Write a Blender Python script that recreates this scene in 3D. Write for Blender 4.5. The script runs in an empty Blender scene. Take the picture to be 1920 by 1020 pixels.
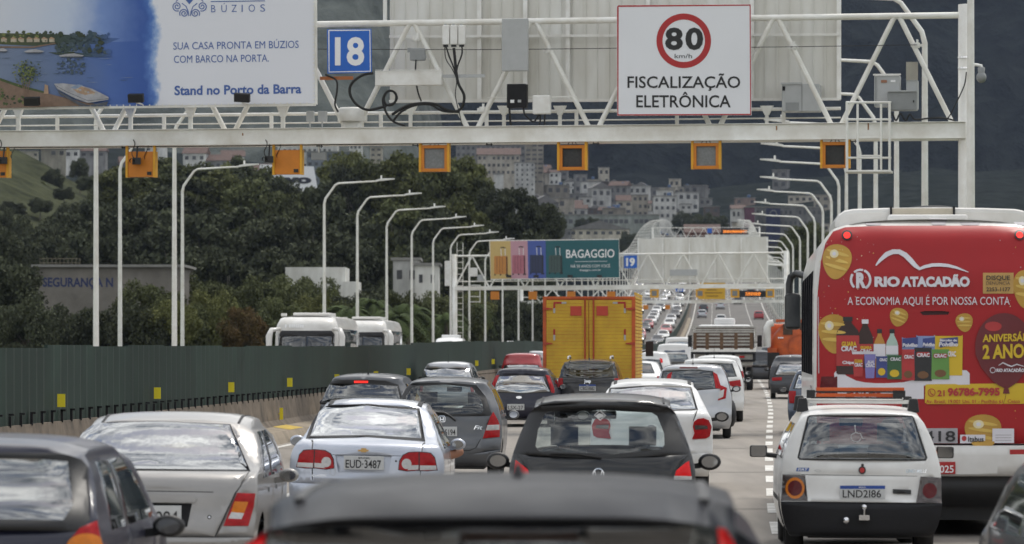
import bpy, bmesh, math, random
import numpy as np
from mathutils import Vector, Matrix, noise
from mathutils.geometry import delaunay_2d_cdt

SC = bpy.context.scene
COL = SC.collection
R_ = math.radians
rnd = random.Random(7)

# ------------------------------------------------------------------ camera, sky, sun, exposure
F, CX, HY, CAMZ = 7500.0, 960.0, 655.0, 2.0        # focal length in photo pixels, axis column, horizon row, eye height
cam = bpy.data.cameras.new('camera')
cam.sensor_width = 36.0
cam.lens = F / 1920 * 36.0
cam.shift_y = (HY - 510) / 1920
cam.clip_start = 0.5
cam.clip_end = 30000
cam.dof.use_dof = True
cam.dof.focus_distance = 62
cam.dof.aperture_fstop = 5.0
camo = bpy.data.objects.new('camera', cam)
COL.objects.link(camo)
camo.location = (0, 0, CAMZ)
camo.rotation_euler = (R_(90), 0, 0)
SC.camera = camo

SUN_EL, SUN_AZ = 62, 28                            # azimuth from +Y towards +X (ahead, to the right)
w = bpy.data.worlds.new("World")
SC.world = w
w.use_nodes = True
nt = w.node_tree
nt.nodes.clear()
def wn(t, **k):
    n = nt.nodes.new(t)
    for a, b in k.items(): setattr(n, a, b)
    return n
out = wn('ShaderNodeOutputWorld')
sky = wn('ShaderNodeTexSky', sky_type='NISHITA', sun_disc=False)
sky.sun_elevation = R_(SUN_EL)
sky.sun_rotation = R_(SUN_AZ)
sky.air_density = 1.4; sky.dust_density = 2.0
bg1 = wn('ShaderNodeBackground'); bg1.inputs['Strength'].default_value = 0.09
nt.links.new(sky.outputs[0], bg1.inputs['Color'])
bg2 = wn('ShaderNodeBackground'); bg2.inputs['Strength'].default_value = 1.17
tc = wn('ShaderNodeTexCoord')
mp = wn('ShaderNodeMapping'); mp.inputs['Scale'].default_value = (1, 1, 1.9)
nt.links.new(tc.outputs['Generated'], mp.inputs['Vector'])
n1 = wn('ShaderNodeTexNoise'); n1.inputs['Scale'].default_value = 4.6; n1.inputs['Detail'].default_value = 10; n1.inputs['Roughness'].default_value = .64
n2 = wn('ShaderNodeTexNoise'); n2.inputs['Scale'].default_value = 6.5; n2.inputs['Detail'].default_value = 10; n2.inputs['Roughness'].default_value = .62
for n in (n1, n2): nt.links.new(mp.outputs[0], n.inputs['Vector'])
r1 = wn('ShaderNodeValToRGB'); r1.color_ramp.elements[0].position = .40; r1.color_ramp.elements[1].position = .50
r2 = wn('ShaderNodeValToRGB')
r2.color_ramp.elements[0].position = .36; r2.color_ramp.elements[0].color = (.16, .18, .22, 1)
r2.color_ramp.elements[1].position = .66; r2.color_ramp.elements[1].color = (1.25, 1.24, 1.2, 1)
nt.links.new(n1.outputs[0], r1.inputs[0]); nt.links.new(n2.outputs[0], r2.inputs[0])
nt.links.new(r2.outputs[0], bg2.inputs['Color'])
mx = wn('ShaderNodeMixShader')
nt.links.new(r1.outputs[0], mx.inputs[0]); nt.links.new(bg1.outputs[0], mx.inputs[1]); nt.links.new(bg2.outputs[0], mx.inputs[2])
nt.links.new(mx.outputs[0], out.inputs['Surface'])

sl = bpy.data.lights.new('sun', 'SUN')
sl.energy = 1.5; sl.angle = R_(10); sl.color = (1.0, .95, .87)
so = bpy.data.objects.new('sun', sl); COL.objects.link(so)
d = Vector((math.sin(R_(SUN_AZ)) * math.cos(R_(SUN_EL)), math.cos(R_(SUN_AZ)) * math.cos(R_(SUN_EL)), math.sin(R_(SUN_EL))))
so.rotation_euler = d.to_track_quat('Z', 'Y').to_euler()
so.location = (0, 0, 60)

SC.view_settings.view_transform = 'Standard'
SC.view_settings.look = 'None'
SC.view_settings.gamma = 1
SC.view_settings.use_curve_mapping = False
SC.view_settings.exposure = 0.50
try:
    SC.cycles.use_denoising = True
    SC.cycles.max_bounces = 8
    SC.cycles.transparent_max_bounces = 16
    SC.cycles.volume_bounces = 0
    SC.cycles.use_adaptive_sampling = True
    SC.cycles.adaptive_threshold = 0.015
    SC.cycles.caustics_reflective = False
    SC.cycles.caustics_refractive = False
except Exception: pass

# ------------------------------------------------------------------ materials
MATS = {}
def lin(c):
    if isinstance(c, str):
        c = [int(c[i:i + 2], 16) / 255 for i in (0, 2, 4)]
        return tuple(x / 12.92 if x <= .04045 else ((x + .055) / 1.055) ** 2.4 for x in c)
    return tuple(c)
def M(name, col=None, rough=.55, metal=0, var=.12, scale=4.0, coat=0, emit=0, spec=.5, bump=0, bumpd=.02, stretch=None, objvar=0, dirt=None):
    if col is None: return MATS[name]
    if name in MATS: return MATS[name]
    c = lin(col)
    m = bpy.data.materials.new(name); m.use_nodes = True
    t = m.node_tree; b = t.nodes['Principled BSDF']
    b.inputs['Roughness'].default_value = rough
    b.inputs['Metallic'].default_value = metal
    b.inputs['Specular IOR Level'].default_value = spec
    if coat: b.inputs['Coat Weight'].default_value = coat; b.inputs['Coat Roughness'].default_value = .04
    tcn = t.nodes.new('ShaderNodeTexCoord'); src = tcn.outputs['Object']
    if stretch:
        mpn = t.nodes.new('ShaderNodeMapping'); mpn.inputs['Scale'].default_value = stretch
        t.links.new(src, mpn.inputs['Vector']); src = mpn.outputs[0]
    nz = t.nodes.new('ShaderNodeTexNoise'); nz.inputs['Scale'].default_value = scale; nz.inputs['Detail'].default_value = 7
    nz.inputs['Roughness'].default_value = .62
    t.links.new(src, nz.inputs['Vector'])
    rp = t.nodes.new('ShaderNodeValToRGB')
    rp.color_ramp.elements[0].position = .3; rp.color_ramp.elements[1].position = .7
    lo = dirt if dirt else tuple(x * (1 - var) for x in c)
    rp.color_ramp.elements[0].color = (*lin(lo), 1)
    rp.color_ramp.elements[1].color = (*[min(1, x * (1 + var * .7)) for x in c], 1)
    t.links.new(nz.outputs[0], rp.inputs[0])
    csock = rp.outputs[0]
    if objvar:
        oi = t.nodes.new('ShaderNodeObjectInfo')
        hv = t.nodes.new('ShaderNodeHueSaturation')
        mr = t.nodes.new('ShaderNodeMapRange'); mr.inputs[3].default_value = 1 - objvar; mr.inputs[4].default_value = 1 + objvar
        t.links.new(oi.outputs['Random'], mr.inputs[0]); t.links.new(mr.outputs[0], hv.inputs['Value'])
        t.links.new(csock, hv.inputs['Color']); csock = hv.outputs[0]
    t.links.new(csock, b.inputs['Base Color'])
    mr2 = t.nodes.new('ShaderNodeMapRange'); mr2.inputs[3].default_value = max(0, rough - .08); mr2.inputs[4].default_value = min(1, rough + .12)
    t.links.new(nz.outputs[0], mr2.inputs[0]); t.links.new(mr2.outputs[0], b.inputs['Roughness'])
    if bump:
        bp = t.nodes.new('ShaderNodeBump'); bp.inputs['Strength'].default_value = bump; bp.inputs['Distance'].default_value = bumpd
        t.links.new(nz.outputs[0], bp.inputs['Height']); t.links.new(bp.outputs[0], b.inputs['Normal'])
    if emit:
        b.inputs['Emission Color'].default_value = (*c, 1); b.inputs['Emission Strength'].default_value = emit
    MATS[name] = m
    return m
def glass(name, tint, refl, wave=0, rough=.02, wscale=(6, 6, 60)):
    if name in MATS: return MATS[name]
    m = bpy.data.materials.new(name); m.use_nodes = True
    t = m.node_tree; t.nodes.clear()
    o = t.nodes.new('ShaderNodeOutputMaterial')
    tr = t.nodes.new('ShaderNodeBsdfTransparent'); tr.inputs[0].default_value = (*tint, 1)
    gl = t.nodes.new('ShaderNodeBsdfGlossy'); gl.inputs['Roughness'].default_value = rough
    gl.inputs[0].default_value = (.93, .95, .97, 1)
    lw = t.nodes.new('ShaderNodeFresnel'); lw.inputs[0].default_value = 1.5
    mr = t.nodes.new('ShaderNodeMapRange'); mr.inputs[1].default_value = .0; mr.inputs[3].default_value = refl; mr.inputs[4].default_value = 1
    t.links.new(lw.outputs[0], mr.inputs[0])
    mx = t.nodes.new('ShaderNodeMixShader')
    t.links.new(mr.outputs[0], mx.inputs[0]); t.links.new(tr.outputs[0], mx.inputs[1]); t.links.new(gl.outputs[0], mx.inputs[2])
    if wave:
        tcn = t.nodes.new('ShaderNodeTexCoord'); mpn = t.nodes.new('ShaderNodeMapping'); mpn.inputs['Scale'].default_value = wscale
        nz = t.nodes.new('ShaderNodeTexNoise'); nz.inputs['Scale'].default_value = 1; nz.inputs['Detail'].default_value = 2
        bp = t.nodes.new('ShaderNodeBump'); bp.inputs['Strength'].default_value = wave; bp.inputs['Distance'].default_value = .004
        t.links.new(tcn.outputs['Object'], mpn.inputs[0]); t.links.new(mpn.outputs[0], nz.inputs['Vector'])
        t.links.new(nz.outputs[0], bp.inputs['Height']); t.links.new(bp.outputs[0], gl.inputs['Normal'])
    t.links.new(mx.outputs[0], o.inputs[0])
    MATS[name] = m
    return m

M('white_paint', (.80, .80, .78), .42, var=.1, scale=2.2, dirt=(.64, .62, .57))
M('white_steel', (.82, .82, .79), .45, var=.1, scale=1.3, dirt=(.64, .61, .54))
M('sign_white', (.77, .78, .81), .5, var=.03, scale=.8)
M('sign_back', (.72, .72, .69), .5, var=.1, scale=1.1, dirt=(.56, .54, .48), stretch=(1, 1, .25))
M('grey_box', (.42, .43, .43), .5, var=.08)
M('grey_box_dark', (.25, .26, .26), .5, var=.1)
M('black_plastic', (.012, .012, .013), .45, var=.3, scale=9)
M('dark_trim', (.018, .018, .02), .55, var=.2, spec=.2)
M('rubber', (.018, .018, .018), .85, var=.3, scale=14)
M('alloy', (.45, .45, .46), .35, metal=.8)
M('chrome', (.75, .75, .76), .12, metal=1, var=.05)
M('cable_black', (.01, .01, .01), .6)
M('signal_yellow', (.72, .36, .02), .5, var=.12)
M('signal_orange', (.60, .20, .012), .5, var=.1)
M('signal_mesh', (.21, .22, .22), .75, var=.25, scale=22)
M('signal_mesh_dark', (.045, .046, .045), .75, var=.4, scale=22)
M('reflector_yellow', (.78, .66, .02), .5, var=.05)
M('sign_blue', (.012, .12, .52), .45, var=.05)
M('sign_black', (.015, .015, .016), .5)
M('sign_red', (.42, .018, .02), .45, var=.06)
M('text_blue', (.055, .12, .36), .5, var=.03)
M('text_white', (.82, .82, .82), .5, var=.03)
M('text_black', (.02, .02, .022), .5, var=.03)
M('screen_green', (.022, .039, .031), .6, spec=.2, objvar=.16, var=.35, scale=1.4, stretch=(1, .8, .5), dirt=(.013, .024, .020))
M('barrier_concrete', (.15, .12, .09), .85, var=.4, scale=2.5, bump=.3, dirt=(.06, .048, .036))
M('road_concrete', (.275, .248, .218), .88, var=.2, scale=1.1, bump=.15, stretch=(1, .07, 1), dirt=(.185, .168, .148))
M('road_line', (.70, .69, .66), .7, var=.25, scale=3, dirt=(.40, .38, .34))
M('kerb_yellow', (.55, .38, .05), .7, var=.3, scale=4)
M('lamp_red', (.36, .004, .007), .3, var=.25, scale=30, coat=.12, spec=.25)
M('lamp_dark_red', (.10, .004, .006), .3, var=.2, scale=30, coat=.15, spec=.25)
M('lamp_clear', (.52, .51, .50), .2, var=.12, scale=40, coat=.6)
M('lamp_amber', (.62, .18, .010), .3, var=.15, scale=30, coat=.15, spec=.3)
M('lamp_smoke', (.05, .035, .032), .2, var=.3, scale=30, coat=.6)
M('bus_window', (.012, .012, .014), .5, spec=0)
M('lamp_lit', (.9, .02, .012), .3, emit=.8)
M('lamp_glow', (.55, .006, .008), .3, emit=.16, coat=.1, spec=.25)
M('headlamp_lit', (1, .96, .85), .3, emit=2.2)
M('plate_white', (.55, .56, .56), .5, var=.06, scale=20)
M('plate_blue', (.02, .07, .32), .5)
M('plate_red', (.40, .02, .02), .5)
M('interior_dark', (.028, .028, .03), .8, var=.2)
M('seat_grey', (.07, .075, .08), .9, var=.2, scale=12)
M('skin', (.36, .17, .10), .55, var=.12, scale=6)
M('skin_dark', (.16, .08, .05), .55, var=.12, scale=6)
M('hair_dark', (.012, .009, .008), .6)
M('shirt_grey', (.16, .17, .18), .85)
M('shirt_white', (.6, .6, .6), .85)
M('shirt_pink', (.45, .22, .2), .85)
def paint(n, c, metal=.45, rough=.33, coat=.8): return M(n, c, rough, metal, var=.1, scale=1.6, coat=coat)
paint('paint_silver', (.47, .48, .50), .55)
paint('paint_silver_warm', (.31, .30, .29), .45, .36, .5)
paint('paint_bluesilver', (.46, .49, .56), .5)
paint('paint_grey', (.105, .11, .12), .4, .36, .5)
paint('paint_darkgrey', (.042, .044, .050), .3, .36, .45)
M('paint_front', (.014, .0145, .018), .30, 0, var=.1, coat=.0, spec=.06)
paint('paint_nearblack', (.011, .0115, .013), .2, .36, .5)
paint('paint_black', (.011, .011, .013), .15)
paint('paint_navy', (.010, .011, .028), .1, .36, .35)
paint('paint_blue', (.075, .095, .135), .4)
M('paint_white', (.73, .73, .72), .3, var=.06, scale=2, coat=.7)
M('paint_white_old', (.72, .72, .70), .42, var=.08, scale=2.4, coat=.3, dirt=(.62, .61, .59))
M('paint_red', (.38, .03, .035), .3, coat=.7)
M('paint_beige', (.4, .36, .28), .35, coat=.5)
M('bus_white', (.68, .67, .65), .35, var=.08, scale=1.5, coat=.4, dirt=(.55, .53, .49))
M('truck_yellow', (.64, .40, .03), .55, var=.2, scale=1.2, dirt=(.48, .27, .025))
M('truck_orange', (.62, .12, .02), .5, var=.2, scale=2, dirt=(.34, .06, .02))
M('truck_red', (.42, .05, .02), .5, var=.15)
M('dark_rust_and_backing', (.08, .05, .035), .8, var=.4)  # rust on the tank truck; also the shade backing in the stake bed
M('wood_brown', (.14, .085, .05), .85, var=.4, scale=8)
M('wood_white', (.40, .39, .36), .8, var=.25, scale=5)
glass('glass_clear', (.80, .86, .86), .04)
glass('glass_clearer', (.60, .68, .69), .05)
glass('glass_film', (.14, .16, .18), .55, wave=.35, wscale=(5, 5, 22))
glass('glass_sky', (.20, .23, .25), .40, wave=.5, wscale=(7, 7, 4))
glass('glass_soft', (.10, .12, .12), .26)
glass('glass_tint', (.26, .29, .30), .13, wave=.06, wscale=(3, 3, 3))
glass('glass_dark', (.09, .10, .105), .09)
glass('glass_mirror', (.03, .035, .04), .28)
M('glass_far', (.035, .04, .045), .08, var=.3, scale=2, spec=.8)

# ------------------------------------------------------------------ small maths
def pchip(pts):
    pts = sorted(pts); x = [float(p[0]) for p in pts]; y = [float(p[1]) for p in pts]; n = len(x)
    if n == 1: return lambda t: y[0]
    h = [x[i + 1] - x[i] for i in range(n - 1)]; dl = [(y[i + 1] - y[i]) / h[i] for i in range(n - 1)]
    m = [0.0] * n; m[0] = dl[0]; m[-1] = dl[-1]
    for i in range(1, n - 1):
        if dl[i - 1] * dl[i] > 0:
            w1 = 2 * h[i] + h[i - 1]; w2 = h[i] + 2 * h[i - 1]
            m[i] = (w1 + w2) / (w1 / dl[i - 1] + w2 / dl[i])
    def f(t):
        if t <= x[0]: return y[0]
        if t >= x[-1]: return y[-1]
        lo, hi = 0, n - 1
        while hi - lo > 1:
            k = (lo + hi) // 2
            if x[k] <= t: lo = k
            else: hi = k
        u = (t - x[lo]) / h[lo]; u2 = u * u; u3 = u2 * u
        return y[lo] * (2 * u3 - 3 * u2 + 1) + h[lo] * m[lo] * (u3 - 2 * u2 + u) + y[hi] * (-2 * u3 + 3 * u2) + h[lo] * m[hi] * (u3 - u2)
    return f
def lerp_pts(pts):
    xs = [p[0] for p in pts]; ys = [p[1] for p in pts]
    return lambda t: float(np.interp(t, xs, ys))

L3 = pchip([(-40, -.15), (0, 0), (13, .05), (38, .95), (64, 2.45), (96, 4.5), (125, 6.4), (156, 8.25), (187, 10), (227, 12.2), (288, 15.4), (341, 17.9), (450, 25.2), (520, 30), (800, 45), (1000, 55), (1300, 71), (1700, 90)])
ZR = pchip([(-40, 0), (60, 0), (110, .08), (160, .3), (341, .45), (450, .55), (520, 2.0), (586, 4), (800, 11), (1000, 22), (1150, 28), (1300, 31), (1700, 33)])
def slope(D): return (L3(D + 2) - L3(D - 2)) / 4

class Fr:
    """a local frame: x right, y away from the viewer, z up"""
    def __init__(s, X, D, yaw=0, roll=0, z=0):
        s.M = Matrix.Translation((X, D, z)) @ Matrix.Rotation(-yaw, 4, 'Z') @ Matrix.Rotation(roll, 4, 'Y')
        s.I = s.M.inverted(); s.o = s.I @ Vector((0, 0, CAMZ)); s.R = s.I.to_3x3()
    def plane(s, px, py, y=0.0):
        dv = s.R @ Vector(((px - CX) / F, 1, (HY - py) / F)); t = (y - s.o.y) / dv.y
        p = s.o + dv * t
        return p.x, p.z
    def surf(s, px, py, f):
        y = 0.0
        for _ in range(12):
            x, z = s.plane(px, py, y); y = .5 * y + .5 * f(x, z)
        return s.plane(px, py, y)
def at(px, D): return (px - CX) / F * D
def zat(py, D): return CAMZ + (HY - py) / F * D

# ------------------------------------------------------------------ mesh helpers
class MB:
    def __init__(s): s.v = []; s.f = []; s.m = []; s.sm = []
    def add(s, v, f, mi=0, sm=False):
        b = len(s.v); s.v += [tuple(p) for p in v]
        for q in f: s.f.append(tuple(b + i for i in q)); s.m.append(mi); s.sm.append(sm)
        return s
    def box(s, c, sz, mi=0, rot=None):
        x, y, z = (k / 2 for k in sz)
        P = [Vector(p) for p in ((-x, -y, -z), (x, -y, -z), (x, y, -z), (-x, y, -z), (-x, -y, z), (x, -y, z), (x, y, z), (-x, y, z))]
        if rot is not None: P = [rot @ p for p in P]
        c = Vector(c)
        return s.add([p + c for p in P], [(3, 2, 1, 0), (4, 5, 6, 7), (0, 1, 5, 4), (1, 2, 6, 5), (2, 3, 7, 6), (3, 0, 4, 7)], mi)
    def span(s, x0, x1, y0, y1, z0, z1, mi=0):
        return s.box(((x0 + x1) / 2, (y0 + y1) / 2, (z0 + z1) / 2), (abs(x1 - x0), abs(y1 - y0), abs(z1 - z0)), mi)
    def bar(s, p, q, w, h, mi=0):
        p = Vector(p); q = Vector(q); dd = q - p; L = dd.length
        rot = dd.to_track_quat('Y', 'Z').to_matrix()
        return s.box((p + q) / 2, (w, L, h), mi, rot)
    def path(s, pts, r, n=8, mi=0, cap=True):
        pts = [Vector(p) for p in pts]; rs = r if isinstance(r, (list, tuple)) else [r] * len(pts)
        V = []; prev = None
        for i, p in enumerate(pts):
            t = (pts[min(i + 1, len(pts) - 1)] - pts[max(i - 1, 0)]).normalized()
            a = Vector((0, 0, 1)) if abs(t.z) < .9 else Vector((1, 0, 0))
            if prev is None: u = t.cross(a).normalized()
            else: u = (prev - t * prev.dot(t)).normalized()
            prev = u; vv = t.cross(u)
            V += [p + (u * math.cos(k * 2 * math.pi / n) + vv * math.sin(k * 2 * math.pi / n)) * rs[i] for k in range(n)]
        Fc = []
        for i in range(len(pts) - 1):
            for k in range(n): Fc.append((i * n + k, i * n + (k + 1) % n, (i + 1) * n + (k + 1) % n, (i + 1) * n + k))
        s.add(V, Fc, mi, True)
        if cap:
            s.add(V[:n], [tuple(range(n))], mi); s.add(V[-n:], [tuple(range(n))[::-1]], mi)
        return s
    def tube(s, p, q, r, n=8, mi=0): return s.path([p, q], r, n, mi)
    def lathe(s, prof, c=(0, 0, 0), axis='Z', n=20, mi=0):
        V = []; c = Vector(c)
        for r, h in prof:
            for k in range(n):
                a = k * 2 * math.pi / n; x, y = r * math.cos(a), r * math.sin(a)
                V.append(c + Vector({'Z': (x, y, h), 'X': (h, x, y), 'Y': (x, h, y)}[axis]))
        Fc = [(i * n + k, i * n + (k + 1) % n, (i + 1) * n + (k + 1) % n, (i + 1) * n + k) for i in range(len(prof) - 1) for k in range(n)]
        return s.add(V, Fc, mi, True)
    def ball(s, c, r, n=14, mi=0):
        rx, ry, rz = r if isinstance(r, (list, tuple)) else (r, r, r); m = n // 2; V = []
        for i in range(m + 1):
            a = -math.pi / 2 + math.pi * i / m
            for k in range(n):
                b = 2 * math.pi * k / n; V.append((c[0] + rx * math.cos(a) * math.cos(b), c[1] + ry * math.cos(a) * math.sin(b), c[2] + rz * math.sin(a)))
        return s.add(V, [(i * n + k, i * n + (k + 1) % n, (i + 1) * n + (k + 1) % n, (i + 1) * n + k) for i in range(m) for k in range(n)], mi, True)
    def prism(s, poly, y0, y1, mi=0):
        """outline in x,z pushed from y0 to y1"""
        n = len(poly); V = [(x, y0, z) for x, z in poly] + [(x, y1, z) for x, z in poly]
        Fc = [tuple(range(n)), tuple(range(2 * n - 1, n - 1, -1))] + [(i, i + n, (i + 1) % n + n, (i + 1) % n) for i in range(n)]
        return s.add(V, Fc, mi)
    def build(s, name, mats, parent=None, bevel=0, weld=0, normals=True, autosm=None):
        me = bpy.data.meshes.new(name); me.from_pydata([tuple(v) for v in s.v], [], s.f)
        for mt in (mats if isinstance(mats, (list, tuple)) else [mats]): me.materials.append(MATS[mt] if isinstance(mt, str) else mt)
        me.polygons.foreach_set('material_index', s.m); me.polygons.foreach_set('use_smooth', s.sm)
        if weld or normals:
            bm = bmesh.new(); bm.from_mesh(me)
            if weld: bmesh.ops.remove_doubles(bm, verts=bm.verts, dist=weld)
            bmesh.ops.recalc_face_normals(bm, faces=bm.faces)
            bm.to_mesh(me); bm.free()
        me.update()
        o = bpy.data.objects.new(name, me); COL.objects.link(o)
        if parent is not None: o.parent = parent
        if bevel:
            b = o.modifiers.new('bevel', 'BEVEL'); b.width = bevel; b.segments = 2; b.limit_method = 'ANGLE'; b.angle_limit = R_(40)
        return o
def tag(o, label=None, cat=None, group=None, kind=None):
    if label: o['label'] = label
    if cat: o['category'] = cat
    if group: o['group'] = group
    if kind: o['kind'] = kind
    return o
def thing(name, label, cat, fr=None, group=None, loc=None):
    o = bpy.data.objects.new(name, None); COL.objects.link(o); o.empty_display_size = .3
    if fr is not None: o.matrix_world = fr.M
    if loc is not None: o.location = loc
    return tag(o, label, cat, group)
KIDS = {}
def dup(root, label=None, group=None):
    """a copy of a thing with copies of its parts and sub-parts"""
    r = root.copy(); COL.objects.link(r)
    if label: r['label'] = label
    if group: r['group'] = group
    for ch in list(root.children):
        c = ch.copy(); COL.objects.link(c); c.parent = r
        for g in list(ch.children):
            e = g.copy(); COL.objects.link(e); e.parent = c
    return r
def struct(name, mb, mats, **k):
    o = mb.build(name, mats, **k); o['kind'] = 'structure'; return o

# lettering from Blender's own built-in font
TXT = {}
def text_mesh(s, bold=0.0, shear=0.0):
    key = (s, bold, shear)
    if key in TXT: return TXT[key]
    cu = bpy.data.curves.new('lettering', 'FONT'); cu.body = s; cu.size = 1; cu.offset = bold; cu.resolution_u = 3; cu.shear = shear
    to = bpy.data.objects.new('lettering', cu); COL.objects.link(to)
    dg = bpy.context.evaluated_depsgraph_get(); dg.update()
    me = bpy.data.meshes.new_from_object(to.evaluated_get(dg))
    V = np.array([v.co[:2] for v in me.vertices]) if len(me.vertices) else np.zeros((1, 2)); Fc = [tuple(p.vertices) for p in me.polygons]
    bpy.data.objects.remove(to); bpy.data.curves.remove(cu); bpy.data.meshes.remove(me)
    TXT[key] = (V, Fc); return TXT[key]
CAP = None
def put_text(mb, s, x0, x1, yb, yt, to3, mi=0, bold=0.0, shear=0.0, tilt=0.0):
    """fit a line of text to a box of the photograph: x0..x1, baseline yb, cap line yt; to3 maps a photo point to the surface"""
    global CAP
    if CAP is None: CAP = float(text_mesh('H')[0][:, 1].max())
    V, Fc = text_mesh(s, bold, shear); a = V[:, 0].min(); b = max(V[:, 0].max(), a + 1e-6)
    P = []
    for tx, ty in V:
        px = x0 + (tx - a) / (b - a) * (x1 - x0); py = yb - ty / CAP * (yb - yt) + tilt * (px - x0)
        P.append(to3(px, py))
    mb.add(P, Fc, mi)
def circle(cx, cy, rx, ry=None, n=28, a0=0, a1=360):
    ry = rx if ry is None else ry
    return [(cx + rx * math.cos(R_(a0 + (a1 - a0) * k / n)), cy + ry * math.sin(R_(a0 + (a1 - a0) * k / n))) for k in range(n if a1 - a0 == 360 else n + 1)]
def rrect(x0, y0, x1, y1, r, n=5):
    P = []
    for cx, cy, a in ((x1 - r, y1 - r, 0), (x0 + r, y1 - r, 90), (x0 + r, y0 + r, 180), (x1 - r, y0 + r, 270)):
        P += [(cx + r * math.cos(R_(a + 90 * k / n)), cy + r * math.sin(R_(a + 90 * k / n))) for k in range(n + 1)]
    return P
def inside(P, poly):
    """P: n x 2 array -> mask"""
    x, y = P[:, 0], P[:, 1]; m = np.zeros(len(P), bool); n = len(poly); j = n - 1
    for i in range(n):
        xi, yi = poly[i]; xj, yj = poly[j]
        if yi != yj:
            c = ((yi > y) != (yj > y)) & (x < (xj - xi) * (y - yi) / (yj - yi) + xi)
            m ^= c
        j = i
    return m
def cdt(outline, polys, grid):
    V = []; E = []
    for loop in [outline] + polys:
        b = len(V); V += [Vector(p) for p in loop]; E += [(b + i, b + (i + 1) % len(loop)) for i in range(len(loop))]
    A = np.array(outline); lo = A.min(0); hi = A.max(0)
    gx, gy = np.meshgrid(np.arange(lo[0] + grid * .5, hi[0], grid), np.arange(lo[1] + grid * .5, hi[1], grid))
    G = np.stack([gx.ravel(), gy.ravel()], 1)
    if len(G):
        G = G[inside(G, outline)]
        V += [Vector(p) for p in G]
    rv, _, rf, _, _, _ = delaunay_2d_cdt(V, E, [], 0, 1e-4)
    rv = np.array([tuple(p) for p in rv])
    rf = [t for t in rf]
    C = np.array([rv[list(t)].mean(0) for t in rf])
    reg = np.full(len(rf), -1); ok = inside(C, outline)
    for k, p in enumerate(polys): reg[inside(C, p)] = k
    return rv, [t for t, o in zip(rf, ok) if o], [int(r) for r, o in zip(reg, ok) if o]
# ------------------------------------------------------------------ ground, hills, bridge road
M('grass_field', (.055, .075, .022), .9, spec=0, var=.5, scale=.03, dirt=(.035, .055, .018))
M('grass_hill', (.066, .071, .042), .9, spec=0, var=.45, scale=.16, dirt=(.032, .036, .024), bump=1, bumpd=2.2)
M('town_ground', (.026, .030, .028), .9, spec=0, var=.45, scale=.12, dirt=(.011, .015, .014), bump=1, bumpd=3)
M('forest_hill', (.017, .0205, .021), .95, spec=0, var=.5, scale=.05, dirt=(.008, .011, .013), bump=1, bumpd=9)
M('rock_face', (.09, .085, .08), .9, var=.5, scale=.02)
G0 = MB(); G0.add([(-1900, -500, -14), (1900, -500, -14), (1900, 3950, -14), (-1900, 3950, -14)], [(0, 1, 2, 3)])
struct('ground', G0, 'grass_field')
def fbm(x, y, s, o=5):
    return noise.fractal(Vector((x * s, y * s, 3.7)), 1.0, 2.0, o)
def heightmesh(name, xs, ys, h, mat):
    V = [(x, y, h(x, y)) for y in ys for x in xs]; n = len(xs)
    return struct(name, MB().add(V, [(j * n + i, j * n + i + 1, (j + 1) * n + i + 1, (j + 1) * n + i) for j in range(len(ys) - 1) for i in range(n - 1)], 0, True), mat, normals=False)
def sst(a, b, t): t = max(0, min(1, (t - a) / (b - a))); return t * t * (3 - 2 * t)
def h_grass(x, y):
    v = -4 + 50 * math.exp(-((x + 140) / 62) ** 2) * sst(430, 830, y) + 15 * math.exp(-((x + 60) / 60) ** 2) * sst(400, 640, y)
    v = max(v, -4) + (fbm(x, y, .02) * 3.0 + fbm(x, y, .07) * 1.6) * sst(430, 600, y)
    e = sst(250, 290, y) * (1 - sst(14, 34, x))
    return -14.5 + (v + 14.5) * max(.02, e) if y > 250 else -14.5
heightmesh('grass_hill', np.arange(-330, 40, 6).tolist(), np.arange(250, 1000, 10).tolist(), h_grass, 'grass_hill')
def h_town(x, y):
    return -14 + (52 + (y - 1385) * .085 + fbm(x, y, .008) * 6 - 9 * math.exp(-((x - 75) / 45) ** 2) + 26 * math.exp(-((x + 250) / 150) ** 2)) * sst(1335, 1382, y)
heightmesh('town_hill', np.arange(-700, 760, 20).tolist(), np.arange(1335, 2060, 14).tolist(), h_town, 'town_ground')
def h_mnt(x, y):
    t = (y - 1950)
    ridge = 1 - abs(fbm(x + 300, y, .0011, 6))
    v = 62 + min(t, 1250) * (.27 + .13 * ridge) + fbm(x, y, .008, 6) * 44 + fbm(x, y, .035, 4) * 14
    return v + 60 * sst(150, 600, x) * sst(2100, 2600, y)
heightmesh('mountain', np.arange(-1500, 1500, 17).tolist(), np.arange(1955, 3560, 15).tolist(), h_mnt, 'forest_hill')

def h_side(x, y): return 40 + 330 * sst(-18, -80, x) * sst(1700, 2150, y) + (fbm(x, y, .012, 6) * 16 + fbm(x, y, .05, 4) * 5) * sst(1690, 1760, y) - 60 * (1 - sst(1690, 1720, y))
heightmesh('hillside', np.arange(-900, 0, 11).tolist(), np.arange(1690, 2300, 12).tolist(), h_side, M('hillside_scrub', (.105, .115, .105), .95, spec=0, var=.4, scale=.05, dirt=(.045, .052, .046), bump=1, bumpd=4))
DS = [-30 + 6 * i for i in range(72)] + [402 + 10 * i for i in range(131)]
def strip(offs, z, D=DS):
    """ribbon along the carriageway, offsets from the centre of the viewer's lane"""
    m = len(offs); V = [(L3(d) + o, d, ZR(d) + (z[k] if isinstance(z, (list, tuple)) else z)) for d in D for k, o in enumerate(offs)]
    return MB().add(V, [(i * m + k, i * m + k + 1, (i + 1) * m + k + 1, (i + 1) * m + k) for i in range(len(D) - 1) for k in range(m - 1)])
OL, OR = -23.2, 6.2
struct('road', strip([OL, -16, -9, -4, 0, 3, OR], 0, [d for d in DS if d <= 402]), 'road_concrete', normals=False)
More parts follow.
